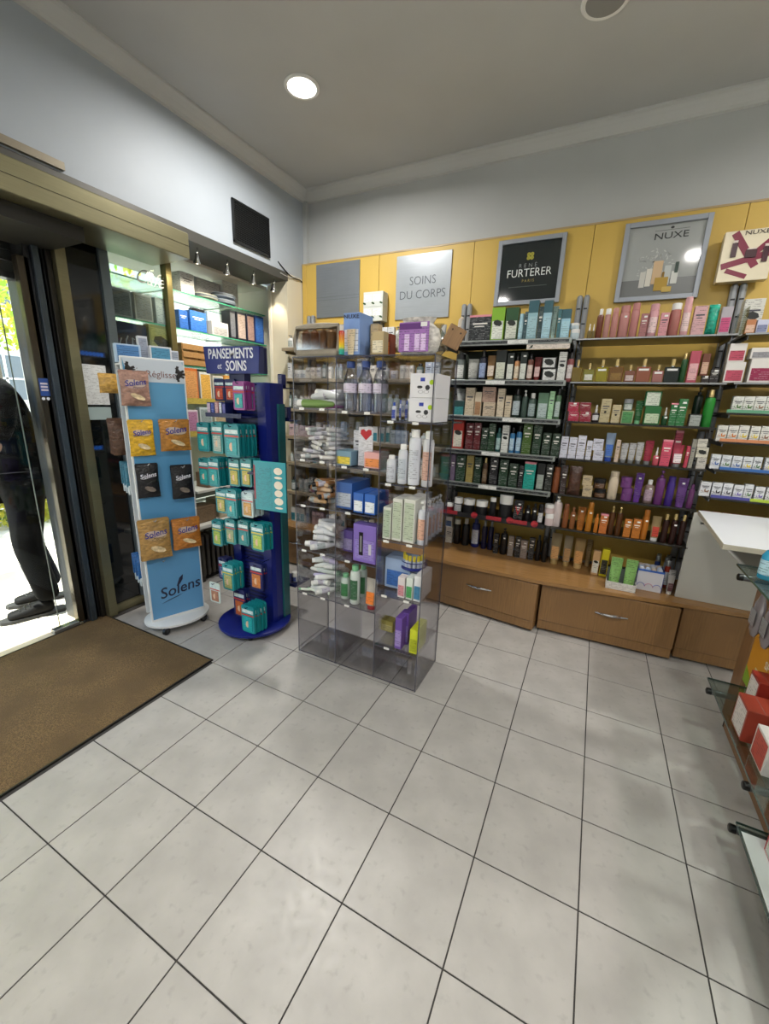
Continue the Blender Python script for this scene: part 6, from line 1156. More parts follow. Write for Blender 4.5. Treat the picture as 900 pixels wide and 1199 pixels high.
 ('carton', -1.828, 1.885, 0.701, 0.052, 0.124, 0.04, 'c4c6c8', '7f8fb0', '', 'leftmost of three: pale grey box on the sixth wood edged shelf behind the clear tower', 'B5'),
 ('carton', -1.772, 1.885, 0.701, 0.052, 0.124, 0.04, 'c4c6c8', '7f8fb0', '', 'second of three: pale grey box on the sixth wood edged shelf behind the clear tower', 'B5'),
 ('carton', -1.694, 1.885, 0.701, 0.054, 0.097, 0.04, 'cfc9bd', '', 'S', 'leftmost of four: off-white box on the sixth wood edged shelf behind the clear tower', 'B5'),
 ('carton', -1.636, 1.885, 0.701, 0.054, 0.097, 0.04, 'cfc9bd', '', 'S', 'second of four: off-white box on the sixth wood edged shelf behind the clear tower', 'B5'),
 ('carton', -1.577, 1.885, 0.701, 0.054, 0.097, 0.04, 'cfc9bd', '', 'S', 'third of four: off-white box on the sixth wood edged shelf behind the clear tower', 'B5'),
 ('carton', -1.52, 1.885, 0.701, 0.049, 0.1, 0.04, 'b9c3d0', '', 'S', 'leftmost of three: pale blue box on the sixth wood edged shelf behind the clear tower', 'B5'),
 ('carton', -1.467, 1.885, 0.701, 0.049, 0.1, 0.04, 'b9c3d0', '', 'S', 'second of three: pale blue box on the sixth wood edged shelf behind the clear tower', 'B5'),
 ('carton', -1.414, 1.885, 0.701, 0.049, 0.1, 0.04, 'b9c3d0', '', 'S', 'rightmost of three: pale blue box on the sixth wood edged shelf behind the clear tower', 'B5'),
 ('carton', -1.361, 1.885, 0.701, 0.037, 0.157, 0.04, 'cfc9bd', '', 'S', 'rightmost of four: off-white box on the sixth wood edged shelf behind the clear tower', 'B5'),
 ('carton', -1.287, 1.885, 0.701, 0.048, 0.154, 0.04, 'c4c6c8', '7f8fb0', '', 'rightmost of three: pale grey box on the sixth wood edged shelf behind the clear tower', 'B5'),
 ('carton', -1.939, 1.885, 0.401, 0.041, 0.127, 0.04, 'c4c6c8', '7f8fb0', '', 'leftmost of six: pale grey box on the counter behind the clear tower', 'B6'),
 ('carton', -1.894, 1.885, 0.401, 0.041, 0.127, 0.04, 'c4c6c8', '7f8fb0', '', 'second of six: pale grey box on the counter behind the clear tower', 'B6'),
 ('carton', -1.849, 1.885, 0.401, 0.041, 0.127, 0.04, 'c4c6c8', '7f8fb0', '', 'third of six: pale grey box on the counter behind the clear tower', 'B6'),
 ('carton', -1.789, 1.885, 0.401, 0.049, 0.142, 0.04, 'cfc9bd', '', 'S', 'leftmost of five: off-white box on the counter behind the clear tower', 'B6'),
 ('carton', -1.741, 1.885, 0.401, 0.037, 0.122, 0.04, 'cfc9bd', '', 'S', 'second of five: off-white box on the counter behind the clear tower', 'B6'),
 ('carton', -1.7, 1.885, 0.401, 0.037, 0.122, 0.04, 'cfc9bd', '', 'S', 'third of five: off-white box on the counter behind the clear tower', 'B6'),
 ('carton', -1.659, 1.885, 0.401, 0.037, 0.122, 0.04, 'cfc9bd', '', 'S', 'fourth of five: off-white box on the counter behind the clear tower', 'B6'),
 ('carton', -1.601, 1.885, 0.401, 0.049, 0.133, 0.04, 'cfc9bd', '', 'S', 'rightmost of five: off-white box on the counter behind the clear tower', 'B6'),
 ('carton', -1.545, 1.885, 0.401, 0.054, 0.137, 0.04, 'c4c6c8', '7f8fb0', '', 'fourth of six: pale grey box on the counter behind the clear tower', 'B6'),
 ('carton', -1.486, 1.885, 0.401, 0.054, 0.137, 0.04, 'c4c6c8', '7f8fb0', '', 'fifth of six: pale grey box on the counter behind the clear tower', 'B6'),
 ('carton', -1.428, 1.885, 0.401, 0.054, 0.137, 0.04, 'c4c6c8', '7f8fb0', '', 'rightmost of six: pale grey box on the counter behind the clear tower', 'B6'),
 ('carton', -1.361, 1.885, 0.401, 0.06, 0.116, 0.04, 'd4d4d0', '3c8c9c', '', 'left of two: teal-edged box on the counter behind the clear tower', 'B6'),
 ('carton', -1.298, 1.885, 0.401, 0.06, 0.116, 0.04, 'd4d4d0', '3c8c9c', '', 'right of two: teal-edged box on the counter behind the clear tower', 'B6'),
]
for k, x, y, z, w, h, d, b, a, fl, lab, row in GOODS:
    product(k, x, y, z, w, h, d, 0, b, a or None, fl, lab, GROUPS[row])

# ------------------------------------------------------------------ trays along the right-end shelves
for z, c, x0, x1, lab in ((1.541, '#5f9a78', .47, .80, 'green'), (1.381, '#c8845a', .47, .80, 'orange'), (1.221, '#3a68a8', .50, .80, 'blue'), (1.055, '#4a4a90', .49, .67, 'purple'), (1.055, '#a8c03c', .673, .80, 'lime')):
    t = thing('display_tray', '%s printed card tray strip holding white herbal boxes at right end' % lab, 'tray', ((x0+x1)/2, 1.862, z))
    obj('tray_front', G().box(-(x1-x0)/2, (x1-x0)/2, -.004, .0, .0, .017), mat(c, .4), t); obj('tray_base', G().box(-(x1-x0)/2, (x1-x0)/2, 0, .006, .0, .0015), mat(c, .4), t)
for k in range(7):
    tag(obj('magenta_carton', G().bbox(-.022, .022, -.03, .03, 0, .055, .001), mat('#a03a5c', .4, kind='print'), None, (.50+.05*k, 1.90, .905)), 'low magenta box in the row behind the white table top', 'box', 'magenta boxes behind the white table')
dv = tag(obj('shelf_divider', G().box(-.001, .001, -.0, .24, 0, .13), GC, None, (.462, 1.852, 1.958)), 'clear glass divider standing on the top shelf at the right upright', 'divider')
# hanging shelf talker
tk = tag(obj('shelf_sign', G().box(-.13, .13, -.001, .001, -.03, .0), mat('#d9cfc4', .5, kind='printd'), None, (-.52, 1.832, 1.926)), 'cream printed strip hanging under the top shelf rail', 'sign')
obj('leaf_print', G().xzprism([(-.115, -.024), (-.1, -.005), (-.09, -.003), (-.095, -.02)], -.0018, -.001), mat('#2b3a2c', .5), tk)
# red promotional discs and strips on the sixth shelf
ps = thing('promo_strip', 'black promotional strip with red discs along the sixth shelf edge', 'sign', (-.77, 1.835, .733))
obj('strip', G().box(-.37, .37, -.003, -.001, -.022, .014), mat('#141416', .4), ps)
for x in (-.12, .14, .31): obj('red_disc', G().lathe([(.0001, 0), (.024, 0), (.024, .002)], 18), mat('#b02a34', .4, kind='print'), ps, (x, -.004, .008), (PI/2, 0, 0))
for x0, x1 in ((-.36, -.25), (-.03, .08), (.16, .26)): obj('red_panel', G().box(x0, x1, -.005, -.003, -.01, .018), mat('#a3262f', .4, kind='print'), ps)
# white tray with two green tubes on the counter, and the display box of balls
tr = thing('counter_tray', 'white card tray holding two bright green tubes on the counter', 'tray', (.12, 1.77, .401))
obj('tray_front', G().box(-.085, .085, -.003, .0, 0, .05), mat('#cfcfca', .5, kind='printd'), tr); obj('tray_base', G().box(-.085, .085, 0, .075, 0, .003), mat('#cfcfca', .5), tr)
obj('tray_side', G().box(-.085, -.083, 0, .075, 0, .05), mat('#cfcfca', .5), tr); obj('tray_side', G().box(.083, .085, 0, .075, 0, .05), mat('#cfcfca', .5), tr)
obj('tray_back', G().box(-.085, .085, .075, .078, 0, .12), mat('#5c6460', .5), tr)
product('tube', .078, 1.777, .405, .066, .205, .045, 0, 'a8dc84', None, '', 'left bright green tube standing in the white counter tray', 'green tubes in the counter tray')
product('tube', .163, 1.777, .405, .066, .205, .045, 0, 'a8dc84', None, '', 'right bright green tube standing in the white counter tray', 'green tubes in the counter tray')
db = thing('display_box', 'white and blue card display box with arc pattern full of bottles', 'box', (.283, 1.86, .401))
WC = mat('#d3d3da', .5); obj('box_front', G().box(-.072, .07, -.001, .002, 0, .14), WC, db); obj('blue_rim', G().box(-.072, .07, -.003, .002, .13, .142), mat('#3c66b8', .4), db)
obj('box_side', G().box(.07, .073, .0, .13, 0, .14), mat('#1c3a8c', .4), db); obj('box_side', G().box(-.074, -.072, .0, .13, 0, .14), mat('#1c3a8c', .4), db); obj('box_back', G().box(-.072, .07, .13, .133, 0, .14), WC, db); obj('box_base', G().box(-.072, .07, .002, .13, 0, .003), WC, db)
for k in range(3):
    pts = [(-.045+.045*k+.022*math.cos(PI*q/8), -.002, .028+.022*math.sin(PI*q/8)) for q in range(9)]
    obj('arc_print', G().tube(pts, .0025, 4), mat('#6a78b8' if k % 2 == 0 else '#c08aa0', .4), db)
for i in range(4):
    for j in range(3):
        t = thing('roll_on_bottle', 'small white roll-on bottle with round cap in the blue rimmed box', 'bottle', (.283-.052+.034*i, 1.882+.036*j, .404), 0, 'roll-on bottles in the blue rimmed box')
        part('bottle_body', ('rb',), lambda: G().lathe([(.014, 0), (.015, .12)], 12), mat('#c8ccd6', .3), t); part('round_cap', ('rc',), lambda: G().lathe([(.0155, .12), (.0155, .135), (.012, .147), (.0001, .151)], 12), mat(['#c9ccd4', '#b8c8e0', '#c8b8a8'][(i+j) % 3], .25), t)
for k, (x, y, c) in enumerate(((.335, 2.06, '#2c4480'), (.385, 2.05, '#8a98a4'), (.345, 2.11, '#33508c'), (.40, 2.11, '#7c8894'), (.385, 1.985, '#8c3020'))):
    product('bottle', x, y-.016, .401, .032, .19, .032, 0, c[1:], 'c8ccd4', 'CB', ['round topped blue bottle behind the blue rimmed box', 'round topped grey bottle beside the white table panel', 'farther blue bottle behind the blue rimmed box', 'farther grey bottle by the white table panel', 'red brown bottle behind the blue rimmed box'][k], None)
product('tube', .398, 1.86, .401, .036, .13, .03, 0, 'd3d0cc', '5a3034', 'W', 'white tube with dark disc print against the white panel', None)
product('tube', .405, 1.91, .401, .036, .15, .03, 0, 'd8d6d2', '', 'W', 'plain white tube just behind the one against the panel', None)

# ------------------------------------------------------------------ clear tower: extras
red = mat('#b02028', .35)
ht = thing('heart_card', 'white leaflet card with a red heart on the middle column', 'card', (-1.215, .735, 1.205))
obj('card', G().box(-.045, .04, -.001, .001, 0, .2), mat('#d0d0d6', .5, kind='printd'), ht)
obj('heart_print', G().xzprism([(0, .135), (.032, .165), (.03, .185), (.014, .19), (0, .178), (-.014, .19), (-.03, .185), (-.032, .165)], -.003, -.001), red, ht)
def water_bottle(x, y, z, label):
    t = thing('water_bottle', label, 'bottle', (x, y, z), 0, 'clear water bottles on the tower')
    part('bottle_wall', ('wb',), lambda: G().lathe([(.030, 0), (.036, .006), (.036, .06), (.034, .075), (.036, .09), (.036, .14), (.034, .165), (.018, .205), (.015, .21), (.015, .222)], 18, cap=False), mat('#f4f5f9', .06, kind='clearpack'), t)
    part('water', ('ww',), lambda: G().lathe([(.0001, .003), (.033, .005), (.033, .14), (.030, .16), (.0001, .16)], 14), mat('#e4e8f2', .03, kind='clearpack'), t)
    part('label', ('wl',), lambda: G().lathe([(.0366, .092), (.0366, .138)], 18, cap=False), mat('#cfc6d8', .4, kind='print'), t)
    part('blue_cap', ('wc',), lambda: G().lathe([(.021, .212), (.0215, .24), (.019, .243)], 16), mat('#3c5290', .35), t)
for x, y, lab in ((-1.315, .74, 'clear water bottle with blue cap, leftmost of the front three'), (-1.225, .735, 'clear water bottle with blue cap, middle of the front three'), (-1.145, .74, 'clear water bottle with blue cap, right of the front three'), (-1.19, .84, 'clear water bottle standing behind the front three'), (-1.29, .85, 'clear water bottle standing behind at the left')):
    water_bottle(x, y, 1.480, lab)
# heaps of tubes on the left column
def heap(z, cols, n, r, ln, label, group, x0=-1.62, x1=-1.385, cap='W', seed=1):
    rn = random.Random(seed); lay = 0; k = 0; rows = max(2, int(.24/(r*1.9)))
    while k < n:
        m = max(2, rows-lay*2)
        for i in range(m):
            for s_ in range(2):
                if k >= n: break
                a = rn.choice([rn.uniform(-28, 28), rn.uniform(150, 210), rn.uniform(30, 60)])
                w = ln*rn.uniform(.85, 1.1); xx = x0+ln*.62+(x1-x0-ln*1.15)*(s_ if rows > 3 else rn.random())+rn.uniform(-.004, .004)
                yy = .70+r*.5+.22*(i+.5)/m*(1-.08*lay)+.008*lay
                product('lying', xx, yy-.02, z+lay*r*1.02+.001+s_*.002, w, r, .04, a, rn.choice(cols), rn.choice(['a8b0b0', 'b8b4c0', '', '']), cap, label, group, lean=rn.uniform(-9, 9) if lay else 0)
                k += 1
        lay += 1
heap(1.488, ['c9ccd0', 'd6d8d8'], 8, .045, .15, 'large white tube heaped on the second tower shelf, left column', 'large white tubes on the left column', seed=2)
product('lying', -1.50, .70, 1.489, .19, .045, .04, 5, '6f8f4a', None, 'W', 'green tube lying at the front of the second tower shelf', None)
product('lying', -1.46, .735, 1.489, .17, .022, .04, 12, 'a85a9c', None, 'o', 'mauve sachet lying beside the green tube', None)
heap(1.214, ['d4d2d2', 'c6c6ca', 'd6d2cc'], 34, .024, .085, 'tiny white sample tube heaped on the third tower shelf, left column', 'tiny sample tubes on the left column', seed=3)
heap(.956, ['b08a5c', 'a87848', 'c4a888', 'b8906c'], 18, .032, .11, 'beige make-up tube with black cap heaped on the fourth tower shelf', 'make-up tubes on the left column', cap='K', seed=4)
heap(.687, ['d0d2d4', 'c4c8cc', 'dadada'], 17, .038, .125, 'plain white tube heaped on the fifth tower shelf, left column', 'plain white tubes on the left column', seed=5)
heap(.413, ['cfd4d0', 'c0cac4', 'd8dad6', 'b8b0cc'], 26, .034, .12, 'white and pale tube heaped on the lowest tower shelf', 'pale tubes on the lowest tower shelf', cap='W', seed=6)
for k in range(4): product('lying', -1.59+.045*k, .69+.012*k, .414, .07, .016, .04, 20-k*25, 'd4dccc', None, 'N', 'slim white tube with green cap at the heap front, lowest shelf', 'slim green capped tubes')
# things on top of the tower
tb = thing('toiletry_bag', 'beige canvas bag with a clear window showing copper bottles', 'bag', (-1.50, .69, 1.747))
CV = mat('#9a9284', .8, 0, 'cloth')
obj('bag_frame', G().bbox(-.13, .14, 0, .12, 0, .035, .012), CV, tb); obj('bag_top_roll', G().tube([(-.125, .02, .135), (-.05, .01, .142), (.05, .01, .142), (.13, .02, .138)], .014, 8), CV, tb, smooth=True)
obj('bag_side', G().tube([(-.125, .01, .02), (-.135, .015, .08), (-.12, .02, .14)], .012, 8), CV, tb, smooth=True); obj('bag_side', G().tube([(.135, .01, .02), (.14, .015, .08), (.13, .02, .14)], .012, 8), CV, tb, smooth=True)
obj('clear_window', G().box(-.12, .13, .004, .006, .03, .135), mat('#e6e0d8', .1, kind='clearpack'), tb); obj('bag_back', G().bbox(-.13, .14, .1, .11, .02, .14, .004), CV, tb)
for k, (x, w, c) in enumerate(((-.09, .045, '#a06a3c'), (-.035, .045, '#9c6434'), (.02, .04, '#a87a4c'), (.07, .05, '#b89468'), (.112, .03, '#a8835c'))):
    t = thing('copper_bottle', 'copper coloured bottle inside the window of the canvas bag', 'bottle', (-1.50+x, .74, 1.783), 0, 'copper bottles in the canvas bag'); obj('bottle_body', G().lathe([(w*.48, 0), (w*.5, .004), (w*.5, .08), (w*.3, .09)], 14), mat(c, .3, .3), t, smooth=True); obj('bottle_cap', G().lathe([(w*.22, .09), (w*.22, .102)], 10), mat('#c8a070', .3, .4), t, smooth=True)
tg2 = thing('paper_pouch', 'brown paper pouch slumped left of the canvas bag', 'bag', (-1.665, .80, 1.75))
tg2.location.x = -1.60; tg2.location.y = .86
obj('pouch_body', G().xzprism([(-.07, 0), (.02, 0), (.03, .07), (.0, .13), (-.045, .10)], -.015, .015), mat('#a08a68', .7, 0, 'cloth'), tg2)
product('bottle', -1.47, .84, 1.748, .025, .17, .025, 0, 'd0d4d4', 'b8c0c4', 'W', 'white nozzle bottle poking up behind the canvas bag', None)
product('pouch', -1.415, .85, 1.748, .10, .175, .04, 0, 'b4bcc4', None, 'z', 'crumpled clear packet behind the canvas bag', None)
SUNBOX = next(o for o in bpy.data.objects if o.get('label', '').startswith('tall pale blue sun care gift box'))
text('lettering', 'NUXE', .026, mat('#272a44', .5), SUNBOX, (0, -.0675, .172), depth=.0005, sx=1.25)
orb = thing('sun_spray', 'small red to yellow to teal spray bottle beside the pale blue box', 'bottle', (-1.325, .668, 1.747))
obj('spray_body', G().lathe([(.013, 0), (.014, .004), (.014, .1), (.011, .108)], 14), ramp_mat('sun_gradient', ((0, '#2a9a94'), (.22, '#3aa88c'), (.35, '#d8c828'), (.6, '#e09a20'), (1, '#b83018')), 0, .1, .25), orb, smooth=True); obj('spray_cap', G().lathe([(.010, .108), (.010, .132)], 12), mat('#d6d2cc', .3), orb, smooth=True)
sp_ = tag(obj('printed_tube', G().xzprism([(-.012, 0), (.018, 0), (.026, .115), (-.018, .115)], -.002, .002), mat('#d8c8a8', .35, kind='print'), None, (-1.288, .688, 1.749)), 'cream tube picture card in front of the pale blue box', 'card')
fb = thing('gift_bag', 'white frilled gift bag with a violet label on top of the tower', 'bag', (-.965, .70, 1.747))
obj('frilled_cloth', G().lathe([(.075, 0), (.10, .02), (.112, .07), (.10, .11), (.07, .135), (.085, .16)], 30, 1, .45, 0, .06, cap=False), mat('#c9c6be', .8, 0, 'crinkle'), fb, smooth=True)
obj('violet_label', G().box(-.07, .075, .0, .003, .01, .135), mat('#9a6cb0', .4, kind='print'), fb, (0, .0, 0)); obj('label_band', G().box(-.07, .04, -.001, .0, .105, .13), mat('#5c2c74', .4), fb)
for x in (-.03, .02, .05): obj('printed_tube', G().box(x-.012, x+.012, -.001, .0, .015, .085), mat('#d8bfe4', .4, kind='print'), fb)
obj('price_sticker', G().box(.035, .065, -.0015, -.0005, .115, .133), mat('#e6e6e2', .5), fb)
wtg = thing('wooden_tag', 'tilted brown wooden tag at the right corner of the tower top', 'tag', (-.80, .72, 1.775), (0, .45, .2))
obj('tag_plate', G().bbox(-.04, .04, -.006, .006, .0, .09, .004), mat('#8a6a48', .6, 0, 'wood'), wtg)
for x in (-.02, .02): obj('tag_hole', G().lathe([(.0001, 0), (.004, 0), (.004, .001)], 8), mat('#3a2a1c', .7), wtg, (x, -.0065, .07), (PI/2, 0, 0))
obj('ribbon', G().tube([(0, 0, .09), (-.01, .0, .115), (-.005, .0, .13)], .008, 6), mat('#c8beb0', .7), wtg)
pp = thing('clear_packet', 'clear cellophane packet slumped under the wooden tag', 'packet', (-.885, .80, 1.747)); obj('packet_film', G().lathe([(.02, 0), (.05, .03), (.045, .08), (.015, .12), (.03, .14)], 18, 1, .6, cap=False), mat('#d6d6d0', .12, kind='clearpack'), pp, smooth=True)
# lens wipes details
for nm in ('lower', 'upper'):
    par = next(o for o in bpy.data.objects if o.get('label', '').startswith(nm+' white lens wipes'))
    for c in list(par.children):
        if c.name.startswith(('printed_panel', 'title_print')): bpy.data.objects.remove(c)
    t = obj('printed_front', G().box(-.06, .06, -.0006, .0, .002, .094), mat('#d9d9dc', .45), par, (0, -.1003, 0))
    obj('logo_square', G().box(-.012, .01, -.0014, -.0006, .072, .088), mat('#2c3c9c', .4), t); obj('green_dot', G().lathe([(.0001, 0), (.011, 0), (.011, .0005)], 14), mat('#a8c818', .4), t, (.043, -.0006, .068), (PI/2, 0, 0))
    obj('camera_print', G().lathe([(.0001, 0), (.012, 0), (.012, .0005)], 7), mat('#26272a', .5), t, (.024, -.0006, .045), (PI/2, 0, 0)); obj('glasses_print', G().lathe([(.0001, 0), (.01, 0), (.01, .0005)], 6, 1.5, .7), mat('#2c2d30', .5), t, (-.014, -.0006, .047), (PI/2, 0, 0))
    for s in (-1, 1): obj('outline_print', G().lathe([(.009, 0), (.0105, 0)], 14, 1.2, .7, cap=False), mat('#6c6e70', .5), t, (.005+.014*s, -.0008, .026), (PI/2, 0, 0))
# violet case slots
VC = next(o for o in bpy.data.objects if o.get('label', '').startswith('large violet case'))
vc = obj('case_window', G().box(-.012, .012, -.002, .0, .03, .16), mat('#1c1a24', .2), VC, (-.02, -.036, .01)); obj('slot_item', G().box(-.006, .006, -.003, -.002, .05, .14), mat('#8c8c90', .3, .5), vc)
obj('case_window', G().box(-.008, .008, -.002, .0, .04, .10), mat('#bfbcc8', .3), VC, (.035, -.036, .01))
# round stand of tiny bottles on the blue cup box
rc = thing('round_tray', 'dark blue round tray of tiny yellow topped bottles on the cup box', 'tray', (-.955, .835, .662))
obj('tray_disc', G().lathe([(.07, 0), (.074, .004), (.074, .018), (.07, .018), (.068, .005), (.0001, .005)], 28), mat('#1c2878', .35), rc, smooth=True)
obj('tray_ring', G().lathe([(.071, .04), (.074, .043), (.071, .046), (.068, .043), (.071, .04)], 28, cap=False), mat('#1c2878', .35), rc, smooth=True)
for k in range(8):
    a = PI+.2+PI*k/7.*1.0; t = thing('tiny_bottle', 'tiny white bottle with yellow top in the round blue tray', 'bottle', (-.955+.052*math.cos(a), .835+.052*math.sin(a), .668), 0, 'tiny bottles in the round blue tray')
    part('bottle_body', ('tbb',), lambda: G().lathe([(.0095, 0), (.010, .045)], 10), mat('#c6ccd8', .3), t); part('yellow_cap', ('tbc',), lambda: G().lathe([(.0085, .045), (.009, .07), (.006, .075)], 10), mat('#c9b82c', .35), t)
for k in range(4): product('pump', -.875, .79+.055*k, .845, .042, .21, .042, 0, 'cdd0d8', 'd8a890', 'W', 'white pump bottle queued behind the front pump bottle', 'pump bottles queued on the tower')

# ------------------------------------------------------------------ sweets stand: bags and hooks
WM = Matrix.Translation((-2.545, .53, 0)) @ Matrix.Rotation(ang, 4, 'Z')
def bag(u, z, w, h, d, off, body, acc, label, group=None, n=1, side=-1):
    for k in range(n):
        p = WM @ Vector((u, side*(off+.014-.02*k), z-.002*k)); r = ang if side < 0 else ang+PI
        t = thing('sweets_bag', label if k == 0 else label.replace('front', 'inner'), 'bag', p, r, group)
        key = ('bag', w, h, d, k % 2)
        product_bag(t, w, h, d, body, acc, key)
def product_bag(t, w, h, d, body, acc, key):
    q = product('bag', 0, -d/2, 0, w, h, d, 0, body, acc, 'z', 'tmp', None)
    for c in list(q.children): c.parent = t
    bpy.data.objects.remove(q)
for u, z, ln in ((-.12, 1.655, .1), (.10, 1.64, .05), (-.11, 1.375, .06), (.065, 1.377, .09), (-.10, 1.118, .05), (.084, 1.098, .09), (-.105, .775, .08), (.08, .755, .085), (-.07, .49, .03)): hook(u, z, ln)
bag(-.118, 1.463, .152, .19, .04, .03, 'a07c6c', 'c8a8a0', 'rose brown sweets bag on the top left hook')
bag(-.11, 1.175, .135, .205, .03, .017, 'd0a428', None, 'bright yellow sweets bag on the left, second row')
bag(.066, 1.20, .17, .185, .03, .055, 'b07830', 'c89850', 'thick golden front sweets bag on the right, second row', 'golden sweets bags on the second row', 2)
bag(-.103, .918, .125, .205, .03, .017, '17161a', None, 'black sweets bag on the left, third row')
bag(.084, .895, .125, .21, .025, .05, '17161a', None, 'black front sweets bag on the right, third row', 'black sweets bags on the right', 2)
bag(-.105, .525, .178, .255, .035, .045, 'a8844c', 'c0a070', 'large kraft sweets pouch on the left, fourth row', 'kraft pouches on the fourth row', 2)
bag(.08, .56, .172, .20, .03, .055, 'b0702c', 'c48c4c', 'thick amber front sweets bag on the right, fourth row', 'amber sweets bags on the fourth row', 2)
for z in (1.36, 1.10, .76, .49): hook(-.13, z, .17, st, 1, .16); hook(.10, z, .14, st, 1, .16)
for k in range(3): bag(-.15, 1.15, .13, .22, .04, .24+.05*k, '5a4030', None, 'dark brown sweets bag on the rear face of the stand', 'brown bags on the rear face', 1, 1)
for j, (z, c) in enumerate(((.90, '#3a7f98'), (.26, '#2c6cb0'))):
    for k in range(5):
        p = WM @ Vector((-.155+.012*(k % 2), .20+.035*k, z)); t = thing('bottle_sachet', ['teal and white sachet hanging on the upper rear hook', 'blue and white sachet hanging on the lower rear hook'][j], 'sachet', p, ang, ['upper rear sachets', 'lower rear sachets'][j])
        part('sachet_body', ('sc', j), lambda: G().bbox(-.022, .022, -.008, .008, .05, .20, .004), mat(c, .35, 0, 'print'), t); part('white_end', ('se', j), lambda: G().bbox(-.016, .016, -.010, .010, .0, .06, .004), mat('#c9d6dc', .3), t)
for k, (u, y, w, h, d, c, a, lab) in enumerate(((-.115, .03, .13, .10, .04, 'a8c0d8', '4a7cb0', 'pale blue carton lying on top of the sweets stand'), (-.03, .05, .05, .155, .04, 'c8ccd2', '9098a8', 'tall white carton standing on top of the sweets stand'), (.055, .03, .12, .105, .05, 'd0d2d4', '4c8cac', 'wide white carton on top of the sweets stand'), (.135, .04, .045, .09, .04, 'c6ccd4', 'a0a8b4', 'small white carton at the right of the stand top'))):
    p = WM @ Vector((u, y+.02, 1.702)); q = product('carton', 0, -d/2, 0, w, h, d, 0, c, a, 'F', lab, None); q.location = p; q.rotation_euler = (0, 0, ang)
bag(-.20, 1.53, .10, .11, .03, .20, 'c49a4c', None, 'small yellow packet sticking out behind the stand top', None, 1, 1)

# ------------------------------------------------------------------ plaster stand: hanging packs
PK = [('r1', -1.99, .64, 1.462, .085, .155, 6, 'top row', 'violet and teal', '8a3c84', '2a9a9c'), ('r2a', -2.328, .66, 1.200, .10, .175, 5, 'second row, left', 'teal', '0f8088', '14a0a0'), ('r2b', -2.212, .665, 1.195, .09, .19, 5, 'second row, middle', 'teal and cream', '2a8a8c', 'a8b8ac'), ('r2c', -2.055, .63, 1.189, .115, .19, 10, 'second row, right', 'teal', '0f7c84', '149aa0'),
      ('r3a', -2.345, .66, .985, .085, .17, 3, 'third row, far left', 'teal', '0f7c80', '18a09c'), ('r3b', -2.235, .64, .99, .09, .18, 7, 'third row, left', 'teal', '0f8088', '18a0a0'), ('r3c', -2.083, .66, 1.007, .085, .168, 6, 'third row, middle', 'teal and yellow', '1c7c80', 'b8a840'), ('r3d', -1.985, .66, 1.018, .085, .165, 6, 'third row, right', 'teal and yellow', '1c7c80', 'b8a840'),
      ('r4a', -2.21, .66, .82, .09, .155, 5, 'fourth row, left', 'teal and yellow', '2a8890', 'b8b060'), ('r4b', -2.09, .63, .812, .085, .18, 4, 'fourth row, middle', 'teal', '14828a', '1c9ca0'), ('r4c', -1.988, .66, .827, .09, .158, 7, 'fourth row, right', 'white and orange', 'b8ccd0', 'd09a50'),
      ('r5a', -2.245, .64, .600, .085, .17, 4, 'fifth row, far left', 'teal and lime', '14828a', 'a0b84c'), ('r5b', -2.148, .66, .622, .085, .165, 7, 'fifth row, left', 'teal', '1c888c', '9aa87c'), ('r5c', -2.035, .66, .636, .085, .16, 5, 'fifth row, middle', 'teal', '12787c', '1c8c90'), ('r5d', -1.92, .66, .62, .10, .175, 6, 'fifth row, right', 'teal and lime', '12848a', 'a8c04c'),
      ('r6a', -2.15, .62, .319, .095, .18, 7, 'sixth row, left', 'teal and yellow', '1c9096', 'b0b070'), ('r6b', -1.945, .66, .352, .10, .178, 4, 'sixth row, right', 'navy and orange', '16205c', 'c87a3c'), ('r7a', -2.105, .66, .116, .10, .20, 4, 'lowest row, left', 'navy and orange', '16205c', 'b85c28'), ('r7b', -1.975, .60, .069, .105, .19, 9, 'lowest row, right', 'teal', '14868c', '18a0a4'), ('w', -2.21, .56, .24, .09, .14, 1, 'bottom hook, left', 'white and teal', 'c0d0cc', 'a8745c'), ('n', -2.262, .68, .342, .075, .155, 5, 'sixth row, far left', 'navy', '141c54', '3c4c88')]
for nm, x, y, z, w, h, n, where, colr, b, a in PK:
    obj('hook', G().tube([(x+2.09, y-.78-.015, z+h*.93), (x+2.09, .03, z+h*.93)], .0025, 5).tube([(x+2.09-.0, y-.795, z+h*.93), (x+2.09, y-.80, z+h*.99)], .0025, 5), mat('#22284a', .4, .4), bs)
    for k in range(n):
        yy = y+.0125*k
        if yy > .79: break
        lab = '%s plaster pack, front one on the %s hook' % (colr, where) if k == 0 else '%s plaster pack behind the front one, %s hook' % (colr, where)
        product('pack', x+.003*k*(1 if k % 2 else .6), yy, z+random.Random(k*7+int(x*100)).uniform(-.003, .003), w, h, .004, random.Random(k).uniform(-6, 2), b, a, 'R' if 'yellow' not in colr and 'lime' not in colr else '', lab, 'plaster packs on the blue stand')
for k, (x, w, h, b, a) in enumerate(((-2.265, .03, .075, '26306c', 'c8b4c4'), (-2.232, .028, .075, '1a2460', '3c4c9c'), (-2.20, .028, .08, 'a8686c', 'c8a0a0'), (-2.168, .024, .08, '26306c', 'c8ccd8'), (-2.14, .026, .075, '16205c', '5c5ca0'))):
    product('carton', x, .665, 1.422, w, h, .05, 0, b, a, 'F', 'small %s box on the top tray of the plaster stand' % ['lilac fronted', 'navy', 'dusty pink', 'navy and white', 'dark indigo'][k], 'small boxes on the top tray')
for k, x in enumerate((-2.245, -2.155)):
    product('pack', x, .735, 1.505, .085, .13, .012, 0, '141c50', 'c8502c', 'R', ['left', 'right'][k]+' orange and navy pack hanging above the top tray', 'orange and navy packs above the top tray')
